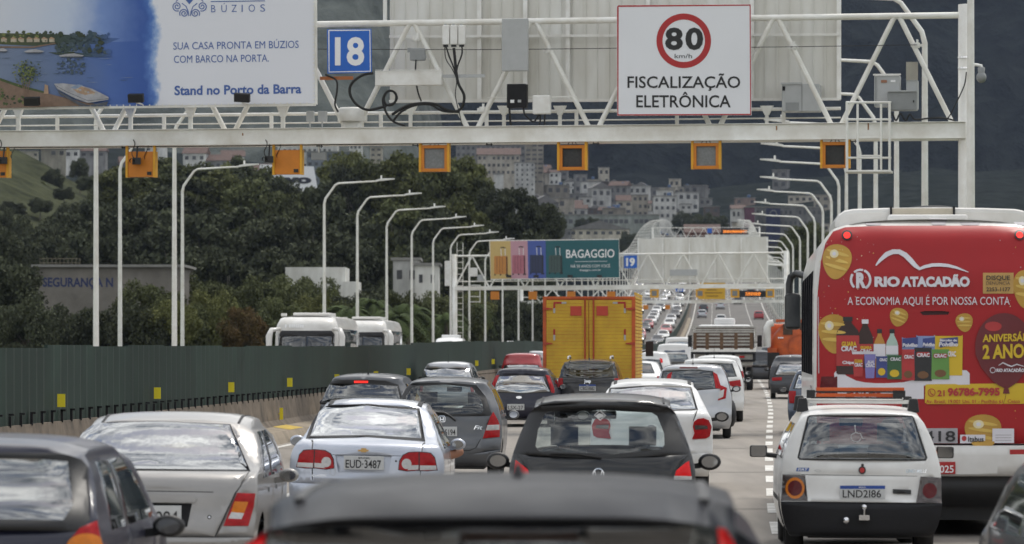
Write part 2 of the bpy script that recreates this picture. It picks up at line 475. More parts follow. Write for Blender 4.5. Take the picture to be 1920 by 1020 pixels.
struct('far_road', strip([OL, -16, -9, -4, 0, 3, OR], 0, [d for d in DS if d >= 396][1:]), M('road_asphalt', (.165, .155, .145), .9, spec=.2, var=.2, scale=.2, dirt=(.12, .115, .108)), normals=False)
b = strip([OL, OR], -1.6); b2 = strip([OR, OR], [-1.6, 0]); b3 = strip([OL, OL], [0, -1.6])
for q in (b2, b3): b.add(q.v, q.f)
struct('bridge_deck', b, 'barrier_concrete', normals=False)
mk = MB()
for o in (-8.25, 4.95, -9.9, -22.6):
    q = strip([o - .08, o + .08], .004); mk.add(q.v, q.f)
struct('edge_line', mk, 'road_line', normals=False)
mk = MB()
for o, per, ln, wd in ((1.68, 5.6, 3.0, .075), (-1.64, 8, 3, .075), (-4.95, 8, 3, .075), (-13.1, 10, 4, .07), (-16.4, 10, 4, .07), (-19.6, 10, 4, .07)):
    D = -20.0 + (o % 3)
    while D < 1300:
        dd = [D, D + ln]; q = strip([o - wd, o + wd], .005, dd); mk.add(q.v, q.f); D += per
struct('lane_line', mk, 'road_line', normals=False)
jt = MB()
D = 20.0
while D < 420:
    q = strip([OL + .2, OR - .2], .003, [D, D + .10]); jt.add(q.v, q.f); D += 15
struct('road_joint', jt, M('joint_dark', (.12, .11, .10), .9), normals=False)
struct('kerb', strip([-9.0, -8.62, -8.55, -8.50], [.30, .24, .12, 0.0], [d for d in DS if d < 700]), M('kerb_concrete', (.30, .25, .19), .9, var=.3, scale=1.2, dirt=(.19, .16, .12)), normals=False)
kp = MB()
for i in range(14):
    D = 70 + i * 8.0
    if D < 180: q = strip([-9.0, -8.62], [.306, .246], [D, D + 2.4]); kp.add(q.v, q.f)
struct('kerb_paint', kp, 'kerb_yellow', normals=False)

# median barrier with its green screen, and the two parapets
mb_ = strip([-9.32, -9.32, -9.20, -9.12, -9.0, -9.0], [0, .9, .9, .42, .30, 0], [d for d in DS if d < 1310])
tag(mb_.build('concrete_barrier', 'barrier_concrete', normals=False), 'stained brown concrete median barrier under the green screen', 'barrier')
scr = thing('green_screen', 'long dark green metal glare screen standing on the median barrier', 'screen', loc=(L3(60) - 9.26, 60, .9))
off0 = Vector((L3(60) - 9.26, 60, .9))
D = 22.0; k = 0
hh = random.Random(3)
while D < 1150:
    ln = 3.9 if D < 200 else 12.0 if D < 500 else 24.0
    m = MB(); dz = hh.uniform(-.02, .03) + .02 * math.sin(D * .11); n = 13 if D < 150 else 7
    V = []
    for i in range(n + 1):
        d = D + ln * i / n; xo = -9.26 + (.018 if i % 2 else -.018)
        V += [(L3(d) + xo, d, ZR(d) + .90), (L3(d) + xo, d, ZR(d) + 2.03 + dz)]
    V2 = [(x - .05, y, z) for x, y, z in V]
    Fc = [(2 * i, 2 * i + 2, 2 * i + 3, 2 * i + 1) for i in range(n)]
    m.add(V, Fc); m.add(V2, Fc); m.add([V[2 * i + 1] for i in range(n + 1)] + [V2[2 * i + 1] for i in range(n + 1)], [(i, i + 1, n + 2 + i, n + 1 + i) for i in range(n)])
    m.add([V[0], V[1], V2[1], V2[0], V[-2], V[-1], V2[-1], V2[-2]], [(0, 1, 2, 3), (4, 5, 6, 7)])
    m.v = [Vector(p) - off0 for p in m.v]
    m.build('panel', 'screen_green', scr, normals=False)
    D += ln - (.04 if D < 200 else 0); k += 1
fm = MB()
D = 24.0
while D < 170:
    fm.span(L3(D) - 9.22, L3(D) - 9.18, D - .02, D + .02, .88, 1.06 + .02 * math.sin(D * 7)).span(L3(D) - 9.22, L3(D) - 9.14, D - .02, D + .02, 1.05, 1.08); D += .85
fm.v = [Vector(p) - off0 for p in fm.v]
o = fm.build('bracket', 'dark_trim', scr); o['kind'] = 'stuff'
for i in range(17):
    D = 61 + 9.75 * i
    m = MB().span(-.012, .012, -.17, .17, -.11, .12); m.v = [(x + L3(D) - 9.19, y + D, z + ZR(D) + 1.22) for x, y, z in m.v]
    m.v = [Vector(p) - off0 for p in m.v]
    # turned to face the traffic
    m2 = MB().span(L3(D) - 9.20, L3(D) - 9.08, D - .01, D + .01, 1.12 + ZR(D), 1.32 + ZR(D)); m2.v = [Vector(p) - off0 for p in m2.v]
    m2.build('reflector', 'reflector_yellow', scr)
for nm, o1, o2, hgt, lb in (('parapet', OR - .02, OR + .25, .85, 'low concrete parapet along the right edge of the bridge'), ('parapet', OL - .25, OL + .02, .85, 'low concrete parapet along the far left edge of the bridge')):
    q = strip([o1, o1, o2, o2], [0, hgt, hgt, -.4], [d for d in DS if d < 1310]); tag(q.build(nm, 'barrier_concrete', normals=False), lb, 'parapet')
for i in range(6):
    D = 78.5 + 9.7 * i; x = L3(D) - 9.08
    m = MB().span(-.035, .04, -.012, .012, -.13, .13); m.bar((0, 0, 0), (-.07, .02, 0), .02, .02)
    tag(m.build('barrier_reflector', 'reflector_yellow'), ('nearest', 'second nearest', 'third nearest', 'fourth nearest', 'fifth nearest', 'sixth nearest')[i] + ' yellow reflector plate on the face of the concrete barrier', 'reflector', 'yellow plates on the barrier').location = (x, D, .58)

# ------------------------------------------------------------------ lamp posts
def lamp_mesh(sgn):
    p = MB(); p.path([(0, 0, 0), (0, 0, .3)], [.14, .14], 10)
    p.path([(0, 0, .3), (0, 0, 5), (0, 0, 9.9), (sgn * .08, 0, 10.2), (sgn * .62, 0, 10.95), (sgn * .8, 0, 11.05)], [.11, .095, .075, .07, .06, .055], 10)
    a = MB(); a.path([(sgn * .8, 0, 11.05), (sgn * 2.0, 0, 11.12), (sgn * 3.0, 0, 11.17)], [.055, .05, .045], 8)
    l = MB(); l.prism([(sgn * 2.95, 11.15), (sgn * 4.0, 11.27), (sgn * 4.0, 11.33), (sgn * 3.3, 11.32), (sgn * 2.95, 11.24)], -.14, .14); l.lathe([(.001, 11.50), (.05, 11.49), (.05, 11.3)], (sgn * 3.25, 0, 0), 'Z', 8)
    return p, a, l
ordw = ['nearest', 'second nearest', 'third nearest', 'fourth nearest', 'fifth nearest', 'sixth nearest', 'seventh nearest', 'eighth nearest', 'ninth nearest', 'tenth nearest', 'eleventh nearest', 'twelfth nearest', 'thirteenth nearest', 'fourteenth nearest']
def lamp_row(sgn, spots, side, group):
    root = None
    for i, (x, D) in enumerate(spots):
        lb = ordw[i] + ' white lamp post of the row along the %s edge' % side if i < len(ordw) else 'small distant white lamp post up the rising road along the %s edge' % side
        if root is None:
            root = thing('lamp_post', lb, 'lamp post', group=group)
            p, a, l = lamp_mesh(sgn)
            p.build('pole', 'white_steel', root); a.build('arm', 'white_steel', root); l.build('luminaire', 'white_paint', root, bevel=.01)
            r = root
        else: r = dup(root, lb, group)
        r.location = (x, D, ZR(D)); r.rotation_euler = (0, 0, -math.atan(slope(D)))
LP = [(at(180, 143), 143), (at(327, 152), 152), (at(225, 183), 183), (at(342, 209), 209)] + [(at(px, F / sc), F / sc) for px, sc in ((608, 33), (670, 30.2), (725, 27.6), (772, 25.6), (812, 23.9), (845, 22.6), (880, 21.3))]
D = 378.0
while D < 1300: LP.append((L3(D) - 22.7, D)); D += 23
lamp_row(1, LP, 'far left', 'lamp posts along the far left edge')
RP = [(at(1820, 86), 86), (at(1734, 104), 104), (at(1681, 128), 128), (at(1642, 146), 146), (at(1612, 167), 167), (at(1587, 187), 187), (at(1573, 203), 203), (at(1559, 224), 224), (at(1543, 242), 242), (at(1528, 263), 263)]
D = 286.0
while D < 1300: RP.append((L3(D) + 5.85, D)); D += 22
lamp_row(-1, RP, 'right', 'lamp posts along the right edge')

# ------------------------------------------------------------------ first gantry across both carriageways
G1 = Fr(-1.01, 96.2, R_(9.8), 0, 0)
def gp(px, py, v=0.0): x, z = G1.plane(px, py, v); return (x, v, z)
def gx(px, py=240, v=0.0): return G1.plane(px, py, v)[0]
g = thing('gantry', 'big white steel truss gantry spanning the near road with signs and cameras', 'gantry', G1)
xl, xr = gx(0) - 6.6, gx(1803)
ZB0, ZB1 = gp(900, 252)[2] - .19, gp(900, 252)[2] + .17      # bottom beam
ZT = gp(1200, 37)[2]
m = MB().span(xl, xr + .1, -.18, .18, ZB0, ZB1).span(xl, xr + .1, -.24, .24, ZB1, ZB1 + .02).span(xl, xr + .1, -.24, .24, ZB0 - .02, ZB0)
m.build('lower_beam', 'white_steel', g, bevel=.01)
m = MB().span(xl, xr, 1.3, 1.6, ZB0 + .02, ZB1 - .05)
for i in range(10): x = xl + 1 + i * (xr - xl - 2) / 9; m.bar((x, .1, ZB0 + .12), (x, 1.5, ZB0 + .12), .1, .12)
m.build('rear_beam', 'white_steel', g)
MB().tube((xl, 0, ZT), (xr, 0, ZT), .075, 12).build('top_chord', 'white_steel', g)
MB().tube((xl, .9, ZB1 + .42), (gx(1570), .9, ZB1 + .42), .04, 8).tube((xl, .9, ZB1 + .2), (gx(1570), .9, ZB1 + .2), .02, 6).build('walkway_rail', 'white_steel', g)
for px in (-120, 88, 290, 493, 700, 900, 1070, 1260, 1462): MB().span(gx(px) - .04, gx(px) + .04, .86, .94, ZB1, ZB1 + .45).build('rail_post', 'white_steel', g)
tops = [-364 + 227.3 * i for i in range(10)]; bots = [-250 + 227.3 * i for i in range(10)]
for i, t in enumerate(tops):
    for bx in (t - 113.6, t + 113.6):
        a = gp(t + (4 if bx > t else -4), 45); b_ = gp(bx + (10 if bx < t else -10), 236)
        if xl < b_[0] < xr + .05: MB().tube((a[0], 0, ZT), (b_[0], 0, ZB1), .062, 10).build('diagonal', 'white_steel', g)
for px, py in ((782, 72), (1028, 95), (1718, 85), (1487, 88), (905, 205)):
    a = gp(px, py); MB().lathe([(.085, -.06), (.085, .06)], a, 'Z', 10).box(a, (.26, .05, .06)).box((a[0] + .03, a[1] - .08, a[2] + .05), (.05, .05, .16)).build('pipe_clamp', 'white_paint', g)
for sx, nm in ((xr + .1, 1), (xl, 0)):
    m = MB().lathe([(.18, -.05), (.18, ZT + .25), (.0, ZT + .27)], (sx, .0, 0), 'Z', 18)
    m.build('post', 'white_steel', g)
for px in (1797, ):
    for py in (108, 128): MB().lathe([(.2, -.02), (.2, .02)], (xr + .1, 0, gp(px, py)[2]), 'Z', 16).build('strap', 'chrome', g)
# rust runs and small hooks on the beam
for px in (235, 600, 780, 918, 1118, 1600): a = gp(px, 262); MB().box((a[0], -.05, ZB0 - .06), (.16, .03, .02)).box((a[0] - .06, -.05, ZB0 - .03), (.02, .02, .08)).box((a[0] + .05, -.05, ZB0 - .05), (.02, .02, .1)).build('cable_hook', 'dark_trim', g)
for px, py, h in ((1456, 240, .1), (1628, 237, .16), (455, 252, .06)): a = gp(px, py, -.19); MB().span(a[0] - .015, a[0] + .015, -.19, -.183, a[2] - h / 2, a[2] + h / 2).build('rust_stain', M('rust', (.28, .12, .03), .8), g)
for px in (-60, 40, 250, 362, 535):
    a = gp(px, 205); x = a[0]; m = MB().span(x - .045, x + .045, -.3, -.2, ZB1, a[2] + .06).prism([(x - .15, a[2] + .08), (x + .15, a[2] + .08), (x + .05, a[2] - .2), (x - .05, a[2] - .2)], -.33, -.17)
    m.build('sign_bracket', 'white_steel', g)
MB().tube((xl, -.32, gp(300, 199)[2]), (gx(590), -.32, gp(300, 199)[2]), .055, 8).build('sign_rail', 'white_steel', g)
for px in (770, 945, 1050, 1438):
    a = gp(px, 200, .6); x = a[0]; MB().span(x - .04, x + .04, .55, .63, ZB1, a[2]).prism([(x - .16, a[2] + .02), (x + .16, a[2] + .02), (x + .05, a[2] - .2), (x - .05, a[2] - .2)], .53, .65).build('sign_bracket', 'white_steel', g)
# service ladder and cage
m = MB()
def gt(p, q, r=.03, v=-.35, v2=None): a = gp(*p, v); b_ = gp(*q, v if v2 is None else v2); m.tube(a, b_, r, 6)
for px in (1588, 1668): gt((px, 192), (px, 322), .035); gt((px, 192), (px, 322), .03, .5)
for px in (1608, 1652): gt((px, 195), (px, 318), .03)
for py in (192, 224, 296, 321): gt((1586, py), (1671, py), .03)
for py in (192, 224, 321): m.tube(gp(1588, py, -.35), gp(1588, py, .5), .025, 6); m.tube(gp(1668, py, -.35), gp(1668, py, .5), .025, 6); gt((1586, py), (1671, py), .025, .5)
for py in (258, 292): gt((1608, py), (1652, py), .022)
m.box(((gx(1588) + gx(1670)) / 2, .08, gp(1620, 322)[2]), (1.06, .86, .05))
m.build('access_cage', 'white_steel', g)

# signs and boxes carried by the gantry: each one a thing
def sign_panel(name, label, cat, px, v, mat, th=.06, mats=None, frame=None):
    """flat panel from its corners in the photograph; returns its root and a mapper to its face"""
    P = [gp(a, b_, v) for a, b_ in px]
    root = thing(name, label, cat, G1)
    MB().prism([(p[0], p[2]) for p in P], v, v + th).build('panel', mat, root, bevel=.006)
    def face(o=.006): return lambda a, b_: gp(a, b_, v - o)
    return root, face
def stroke(mb, pts, w, to3, mi=0):
    n = len(pts); V = []
    for i in range(n):
        a = pts[max(0, i - 1)]; b_ = pts[min(n - 1, i + 1)]; dx, dy = b_[0] - a[0], b_[1] - a[1]; l = math.hypot(dx, dy) or 1
        ww = w[i] if isinstance(w, (list, tuple)) else w
        V += [to3(pts[i][0] - dy / l * ww / 2, pts[i][1] + dx / l * ww / 2), to3(pts[i][0] + dy / l * ww / 2, pts[i][1] - dx / l * ww / 2)]
    mb.add(V, [(2 * i, 2 * i + 1, 2 * i + 3, 2 * i + 2) for i in range(n - 1)], mi)
def flat(mb, poly, to3, mi=0): mb.add([to3(*p) for p in poly], [tuple(range(len(poly)))], mi)

# resort billboard
def poster(name, stops, xs):
    m = bpy.data.materials.new(name); m.use_nodes = True; t = m.node_tree; b_ = t.nodes['Principled BSDF']; b_.inputs['Roughness'].default_value = .5
    tcn = t.nodes.new('ShaderNodeTexCoord'); sp = t.nodes.new('ShaderNodeSeparateXYZ'); t.links.new(tcn.outputs['Object'], sp.inputs[0])
    n1_ = t.nodes.new('ShaderNodeTexNoise'); n1_.inputs['Scale'].default_value = 1.5; n1_.inputs['Detail'].default_value = 8; n1_.inputs['Roughness'].default_value = .65
    t.links.new(tcn.outputs['Object'], n1_.inputs['Vector'])
    ma = t.nodes.new('ShaderNodeMath'); ma.operation = 'MULTIPLY_ADD'; ma.inputs[1].default_value = .85; t.links.new(n1_.outputs[0], ma.inputs[0]); t.links.new(sp.outputs[0], ma.inputs[2])
    mr = t.nodes.new('ShaderNodeMapRange'); mr.inputs[1].default_value = xs[0] + .42; mr.inputs[2].default_value = xs[1] + .42; t.links.new(ma.outputs[0], mr.inputs[0])
    r = t.nodes.new('ShaderNodeValToRGB'); e = r.color_ramp.elements
    while len(e) < len(stops): e.new(.5)
    for k, (p, c) in enumerate(stops): e[k].position = p; e[k].color = (*lin(c), 1)
    t.links.new(mr.outputs[0], r.inputs[0]); t.links.new(r.outputs[0], b_.inputs['Base Color']); MATS[name] = m
x0_, x1_ = gx(-120, 100, -.95), gx(600, 100, -.95)
def fx(px): return (px + 120) / 720
wh = (.72, .73, .78)
poster('poster_sky', [(fx(0), (.60, .63, .70)), (fx(130), (.50, .57, .70)), (fx(195), (.17, .27, .55)), (fx(272), (.025, .085, .34)), (fx(283), (.06, .16, .46)), (fx(292), (.30, .42, .66)), (fx(300), wh)], (x0_, x1_))
poster('poster_water', [(fx(-60), (.20, .24, .33)), (fx(60), (.13, .18, .29)), (fx(150), (.09, .15, .32)), (fx(210), (.06, .13, .38)), (fx(272), (.025, .085, .34)), (fx(284), (.08, .18, .48)), (fx(293), (.3, .42, .66)), (fx(300), wh)], (x0_, x1_))
poster('poster_green', [(fx(0), (.07, .085, .03)), (fx(100), (.03, .05, .025)), (fx(180), (.03, .06, .09)), (fx(215), (.05, .11, .30)), (fx(260), (.03, .10, .36))], (x0_, x1_))
bb, fc = sign_panel('billboard', 'large white and blue resort billboard with lake picture on the left of the gantry', 'billboard', [(-330, 206), (590, 194), (587, -190), (-330, -190)], -.95, 'poster_sky', .12)
for nm_, c in (('bank', (.20, .13, .09)), ('bush', (.05, .08, .02)), ('hull', (.36, .36, .38)), ('hulldark', (.07, .08, .10)), ('treecrown', (.16, .19, .05)), ('roofs', (.38, .25, .16)), ('reflect', (.05, .08, .10)), ('dkgreen', (.025, .04, .018)), ('cream', (.42, .36, .27)), ('pale', (.20, .26, .36))): M('poster_' + nm_, c, .5, var=.3, scale=6)
pm = ['poster_water', 'poster_green', 'poster_bank', 'poster_bush', 'poster_hull', 'poster_hulldark', 'poster_treecrown', 'poster_roofs', 'poster_reflect', 'poster_dkgreen', 'poster_cream', 'poster_pale']
pic = MB(); f1 = fc(.004); f2 = fc(.007); f3 = fc(.010); f4 = fc(.013)
flat(pic, [(-330, 78), (0, 80), (110, 82), (297, 76), (300, 193), (0, 202), (-330, 204)], f1, 0)
rp_ = random.Random(2)
def blobs(n, gx_, gy_, r0, r1, f, cols, keep=None):
    for _ in range(n):
        a, b0 = gx_(), gy_(); r = rp_.uniform(r0, r1)
        if keep is None or keep(a, b0): flat(pic, [(a + r * rp_.uniform(.6, 1.2) * math.cos(t), b0 + r * .8 * rp_.uniform(.6, 1.2) * math.sin(t)) for t in [k * .8976 for k in range(7)]], f, rp_.choice(cols))
U_ = rp_.uniform
fl = [0]
def nf():                                                           # a hair in front of the layer before
    fl[0] += 1; return fc(.008 + .00012 * fl[0])
flat(pic, [(-330, 62), (0, 62), (110, 64), (225, 72), (200, 82), (100, 84), (60, 86), (0, 83), (-330, 84)], f2, 1)
for _ in range(70): blobs(1, lambda: U_(-60, 112), lambda: U_(59, 70), 2, 4.5, nf(), [1, 1, 9, 6])
for a in (2, 20, 34, 50, 63, 78, 92): f = nf(); flat(pic, [(a, 79), (a, 72), (a + 11, 72), (a + 11, 79)], f, 10); f = nf(); flat(pic, [(a - 1, 73), (a + 4, 69), (a + 12, 73)], f, 7)
for _ in range(26): blobs(1, lambda: U_(-20, 108), lambda: U_(76, 82), 1, 2.4, nf(), [9, 6, 1])
f = nf(); flat(pic, [(-330, 84), (60, 87), (104, 80), (104, 82), (62, 90), (-330, 88)], f, 2)
f = nf(); flat(pic, [(90, 98), (200, 100), (212, 106), (180, 107), (110, 103)], f, 1)
for _ in range(120): blobs(1, lambda: U_(106, 205), lambda: U_(60, 99), 3, 7, nf(), [1, 1, 1, 9, 8], lambda a, b0: b0 > 58 + 7 * abs(math.sin(a * .11)))
for _ in range(60): blobs(1, lambda: U_(108, 158), lambda: U_(110, 138), 2, 4, nf(), [8, 0, 8])
for _ in range(30):
    y0 = U_(96, 160); x0 = U_(-60, 230); f = nf(); w0 = U_(8, 30); flat(pic, [(x0, y0), (x0 + w0, y0 - .3), (x0 + w0 * .6, y0 + .8)], f, rp_.choice((0, 8, 11)))
for (a, b0, w_) in ((45, 96, 38), (110, 104, 48), (-6, 94, 20)):
    f = nf(); flat(pic, [(a, b0), (a + w_ * .3, b0 - 3), (a + w_ * .6, b0 - 4), (a + w_, b0), (a + w_ * .85, b0 + 4), (a + w_ * .1, b0 + 3)], f, 4); f = nf(); flat(pic, [(a + 1, b0 + 2), (a + w_ * .95, b0 + 1.5), (a + w_ * .85, b0 + 4), (a + w_ * .1, b0 + 3.5)], f, 5)
f = nf(); flat(pic, [(-330, 150), (0, 148), (30, 156), (80, 172), (100, 178), (160, 192), (200, 197), (0, 203), (-330, 205)], f, 2)
f = nf(); flat(pic, [(0, 146), (40, 160), (82, 171), (84, 175), (40, 165), (0, 151)], f, 3)
for _ in range(90): blobs(1, lambda: U_(-40, 48), lambda: U_(164, 198), 1.5, 4, nf(), [3, 3, 9, 6], lambda a, b0: b0 > 163 + max(0, a) * .35)
f = nf(); flat(pic, [(82, 176), (91, 176), (90, 160), (84, 158)], f, 7)
for dx in (-8, -3, 3, 9): f = nf(); stroke(pic, [(48 + dx * .2, 184), (48 + dx, 145)], 1.5, f, 2)
for _ in range(230): blobs(1, lambda: rp_.gauss(49, 12), lambda: rp_.gauss(136, 11), .9, 2.6, nf(), [6, 6, 3, 9], lambda a, b0: ((a - 49) / 29) ** 2 + ((b0 - 137) / 28) ** 2 < 1)
f = nf(); flat(pic, [(101, 158), (108, 169), (140, 188), (165, 197), (203, 190), (200, 198), (150, 198), (112, 177)], f, 5)
f = nf(); flat(pic, [(101, 157), (118, 156), (150, 160), (172, 166), (204, 182), (203, 187), (165, 193), (140, 184), (108, 167)], f, 4)
f = nf(); flat(pic, [(135, 165), (150, 161), (165, 166), (180, 174), (160, 178), (145, 174)], f, 7)
f = nf(); flat(pic, [(132, 164), (146, 158), (156, 160), (142, 168)], f, 11); f = nf(); stroke(pic, [(104, 160), (125, 172), (165, 189), (203, 185)], .8, f, 5)
for k in range(7): f = nf(); flat(pic, [(143 + k * 5, 166 + k * 1.4), (147 + k * 5, 165.5 + k * 1.4), (148 + k * 5, 169 + k * 1.4), (144 + k * 5, 169.5 + k * 1.4)], f, (10, 4, 7)[k % 3])
pic.build('printed_picture', pm, bb, normals=False)
t_ = MB()
put_text(t_, 'SUA CASA PRONTA EM BÚZIOS', 325, 560, 93, 79.5, f2, 0, 0, 0, -.014)
put_text(t_, 'COM BARCO NA PORTA.', 326, 504, 118, 104.5, f2, 0, 0, 0, -.014)
t_.build('lettering', 'text_blue', bb, normals=False)
t_ = MB(); put_text(t_, 'Stand no Porto da Barra', 327, 565, 178, 161.5, f2, 0, .028, 0, -.015); t_.build('lettering', 'text_blue', bb, normals=False)
t_ = MB()
for ch, a, b0 in (('B', 396, 404), ('Ú', 415, 425), ('Z', 434, 444), ('I', 453, 455), ('O', 466, 478), ('S', 488, 497)): put_text(t_, ch, a, b0, 23 - (a - 396) * .014, 9.5 - (a - 396) * .014, f2, 0, -.006)
stroke(t_, [(395, 3), (497, 1.5)], 1.6, f2)
for cx_, cy_, sg, r0 in ((332, 12, 1, 9), (345, 25, 1, 8.5), (379, 12, -1, 9), (366, 25, -1, 8.5)):
    stroke(t_, [(cx_ + sg * (r0 * (1 - k / 46)) * math.cos(k * .30 + (2.6 if cy_ > 20 else 1.2)), cy_ + (r0 * (1 - k / 46)) * math.sin(k * .30 + (2.6 if cy_ > 20 else 1.2))) for k in range(40)], 1.8, f2)
stroke(t_, [(341, 6), (349, 12), (353, 22), (354, 30)], 1.6, f2); stroke(t_, [(370, 6), (362, 12), (358, 22), (357, 30)], 1.6, f2)
flat(t_, [(348, 0), (355, 8), (362, 0), (355, -8)], f2)
stroke(t_, [(330, 3), (340, -8), (352, -14)], 1.6, f2); stroke(t_, [(381, 3), (371, -8), (359, -14)], 1.6, f2)
t_.build('emblem', 'text_blue', bb, normals=False)
m = MB()
for i in range(26): a = gp(588.5, 4 + i * 7.6, -.96); m.box(a, (.05, .02, .02))
for i in range(60): a = gp(-150 + i * 12.3, 203 - i * .16, -.96); m.box(a, (.02, .02, .05))
a0, a1, a2 = gp(592, 196, -.9), gp(590, -190, -.9), gp(-330, 208, -.9)
m.bar(a0, a1, .06, .08); m.bar(a0, a2, .08, .06)
m.build('frame', 'white_steel', bb)
for lb, px, py in (('leftmost black floodlight under the resort billboard', 60, 190), ('middle black floodlight under the resort billboard', 255, 184), ('rightmost black floodlight under the resort billboard', 454, 183)):
    a = gp(px, py, -1.5); r = thing('floodlight', lb, 'floodlight', G1, 'floodlights under the billboard')
    MB().box(a, (.38, .14, .21), 0, Matrix.Rotation(.25, 3, 'X') @ Matrix.Rotation(.06 if px > 400 else 0, 3, 'Y')).build('lamp_body', 'black_plastic', r, bevel=.015)
    MB().tube((a[0], -1.45, a[2] - .1), (a[0], -1.45, gp(px, 200)[2]), .02, 6).tube((a[0], -1.45, gp(px, 200)[2]), (a[0], -.3, gp(px, 200)[2]), .02, 6).build('arm', 'white_steel', r)

# number sign, speed sign
for rt, px in ((1, 0),):
    s18, fc = sign_panel('gantry_number_sign', 'blue square sign reading 18 between the billboard and the white boxes', 'sign', [(614, 138), (697, 136), (696, 54), (613, 55)], -.12, 'sign_blue', .04)
    t_ = MB(); f = fc(.004); stroke(t_, [(616.5, 57), (693.5, 56.5), (694.5, 133.5), (617, 135), (616.5, 57)], 2.2, f); t_.build('border', 'text_white', s18, normals=False)
    t_ = MB(); put_text(t_, '18', 628, 683, 120.5, 72, fc(.005), 0, .03); t_.build('lettering', 'text_white', s18, normals=False)
s80, fc = sign_panel('speed_limit_sign', 'big white speed limit sign reading 80 km/h with red ring on the gantry', 'sign', [(1157, 217), (1409, 216), (1408, 8), (1156, 10)], -.45, 'sign_white', .05)
f = fc(.004); f2 = fc(.007); t_ = MB()
stroke(t_, [(1158.5, 11.5), (1406.5, 9.5), (1407.5, 214.5), (1158.5, 215.5), (1158.5, 11.5)], 3.0, f); t_.build('border', 'sign_red', s80, normals=False)
t_ = MB(); stroke(t_, circle(1282, 76.5, 45.5, 45.5, 64, 0, 361), 11.5, f); t_.build('ring', 'sign_red', s80, normals=False)
t_ = MB(); put_text(t_, '8', 1247, 1280.5, 91.5, 54, f2, 0, .035); put_text(t_, '0', 1285, 1318.5, 91.5, 54, f2, 0, .035); put_text(t_, 'km/h', 1265, 1297.5, 109, 101, f2, 0, 0)
for s_, a, b0, yb, yt in (('FISCALIZAÇÃO', 1176.5, 1388, 164.5, 143.5), ('ELETRÔNICA', 1193, 1370, 201, 179)):
    put_text(t_, s_, a, b0, yb, yt, f2, 0, .012)
t_.build('lettering', 'sign_black', s80, normals=False)
MB().span(gx(1200), gx(1206), -.40, -.05, gp(1200, 210)[2], gp(1200, 12)[2]).span(gx(1360), gx(1366), -.40, -.05, gp(1360, 210)[2], gp(1360, 12)[2]).build('bracket', 'white_steel', s80)
# back of the sign facing the other way
sb = thing('sign_panel_back', 'tall ribbed white back of a large sign seen behind the gantry truss', 'sign', G1)
v = 1.05
P0, P1, P2, P3_ = gp(731, 193, v), gp(1576, 188, v), gp(1576, -150, v), gp(731, -150, v)
m = MB().prism([(P0[0], P0[2]), (P1[0], P1[2]), (P2[0], P2[2]), (P3_[0], P3_[2])], v, v + .05)
for i in range(38):
    px = 737 + i * 22.5; a = gp(px, 190, v - .03); b_ = gp(px, -150, v - .03); ww = .035 if i % 4 == 0 else .018
    m.box((a[0], v - .014, (a[2] + b_[2]) / 2 + .02), (ww, .035, abs(b_[2] - a[2]) - .12))
m.build('ribbed_panel', 'sign_back', sb)
for px in (899, 985, 1065, 1215, 1410, 1573): a = gp(px, 186, v - .1); b_ = gp(px, -150, v - .1); MB().span(a[0] - .05, a[0] + .05, v - .14, v - .05, a[2], b_[2]).build('upright', 'white_paint', sb)
for py in (69, 190): a = gp(731, py, v - .1); b_ = gp(1574, py - 4, v - .1); MB().bar((a[0], v - .17, a[2]), (b_[0], v - .17, b_[2]), .05, .06).build('cross_rail', 'white_paint', sb)
pu = gp(722, 40, .4); MB().tube(pu, gp(722, -150, .4), .05, 8).build('upright', 'white_paint', sb)

def gbox(name, label, cat, x0, y0, x1, y1, v, dep, mat, bev=.015, extra=None, group=None):
    a = gp(x0, y1, v); b_ = gp(x1, y0, v); r = thing(name, label, cat, G1, group)
    MB().span(a[0], b_[0], v, v + dep, a[2], b_[2]).build('housing', mat, r, bevel=bev)
    if extra: extra(r, a, b_)
    return r
def dots(lst, mat):
    def f(r, a, b_):
        for px0, py0, px1, py1, v, mt, nm in lst:
            p = gp(px0, py1, v); q = gp(px1, py0, v); MB().span(p[0], q[0], v - .012, v + .03, p[2], q[2]).build(nm, mt or mat, r)
    return f
gbox('flat_antenna', 'tall flat grey antenna panel in front of the truss', 'antenna', 940.5, 34, 990, 133.5, -.5, .12, 'grey_box', .02, dots([(950, 60, 980, 62, -.38, 'grey_box_dark', 'mount')], None))
gbox('light_box', 'long white horizontal box on the truss beside the number sign', 'box', 703, 131, 828, 161, -.5, .22, 'white_paint', .02, dots([(703, 129.5, 828, 131.5, -.54, 'white_paint', 'lid'), (828, 139, 909, 146, -.38, 'grey_box', 'mounting_arm'), (600, 143, 662, 150, -.40, M('rusty_orange', (.35, .12, .04), .7), 'mounting_arm')], None))
for i, (a, b0) in enumerate(((829, 842), (844, 857.5), (859, 872))):
    gbox('radio_unit', ('left', 'middle', 'right')[i] + ' of three slim white radio units above the black cables', 'radio unit', a, 47, b0, 83.5, -.3, .16, 'white_paint', .02, dots([(a + 2, 83, b0 - 2, 88, -.25, 'black_plastic', 'cable_gland'), (a + 4, 44.5, b0 - 5, 47.5, -.22, 'grey_box', 'cap')], None), 'radio units over the cables')
gbox('junction_box', 'small tilted grey box hung between the truss diagonals', 'junction box', 768, 90, 797, 114, -.2, .12, 'grey_box_dark', .03, dots([(764, 90, 771, 98, -.18, 'grey_box_dark', 'lug'), (793, 104, 799, 109, -.18, 'grey_box_dark', 'lug')], None))
gbox('control_box', 'dark grey control box standing on the beam under the antenna panel', 'control box', 950, 157, 987, 202, -.3, .25, 'dark_trim', .02, dots([(957, 187, 964, 193, -.31, 'text_white', 'sticker'), (971, 187, 977, 192, -.31, 'grey_box', 'sticker')], None))
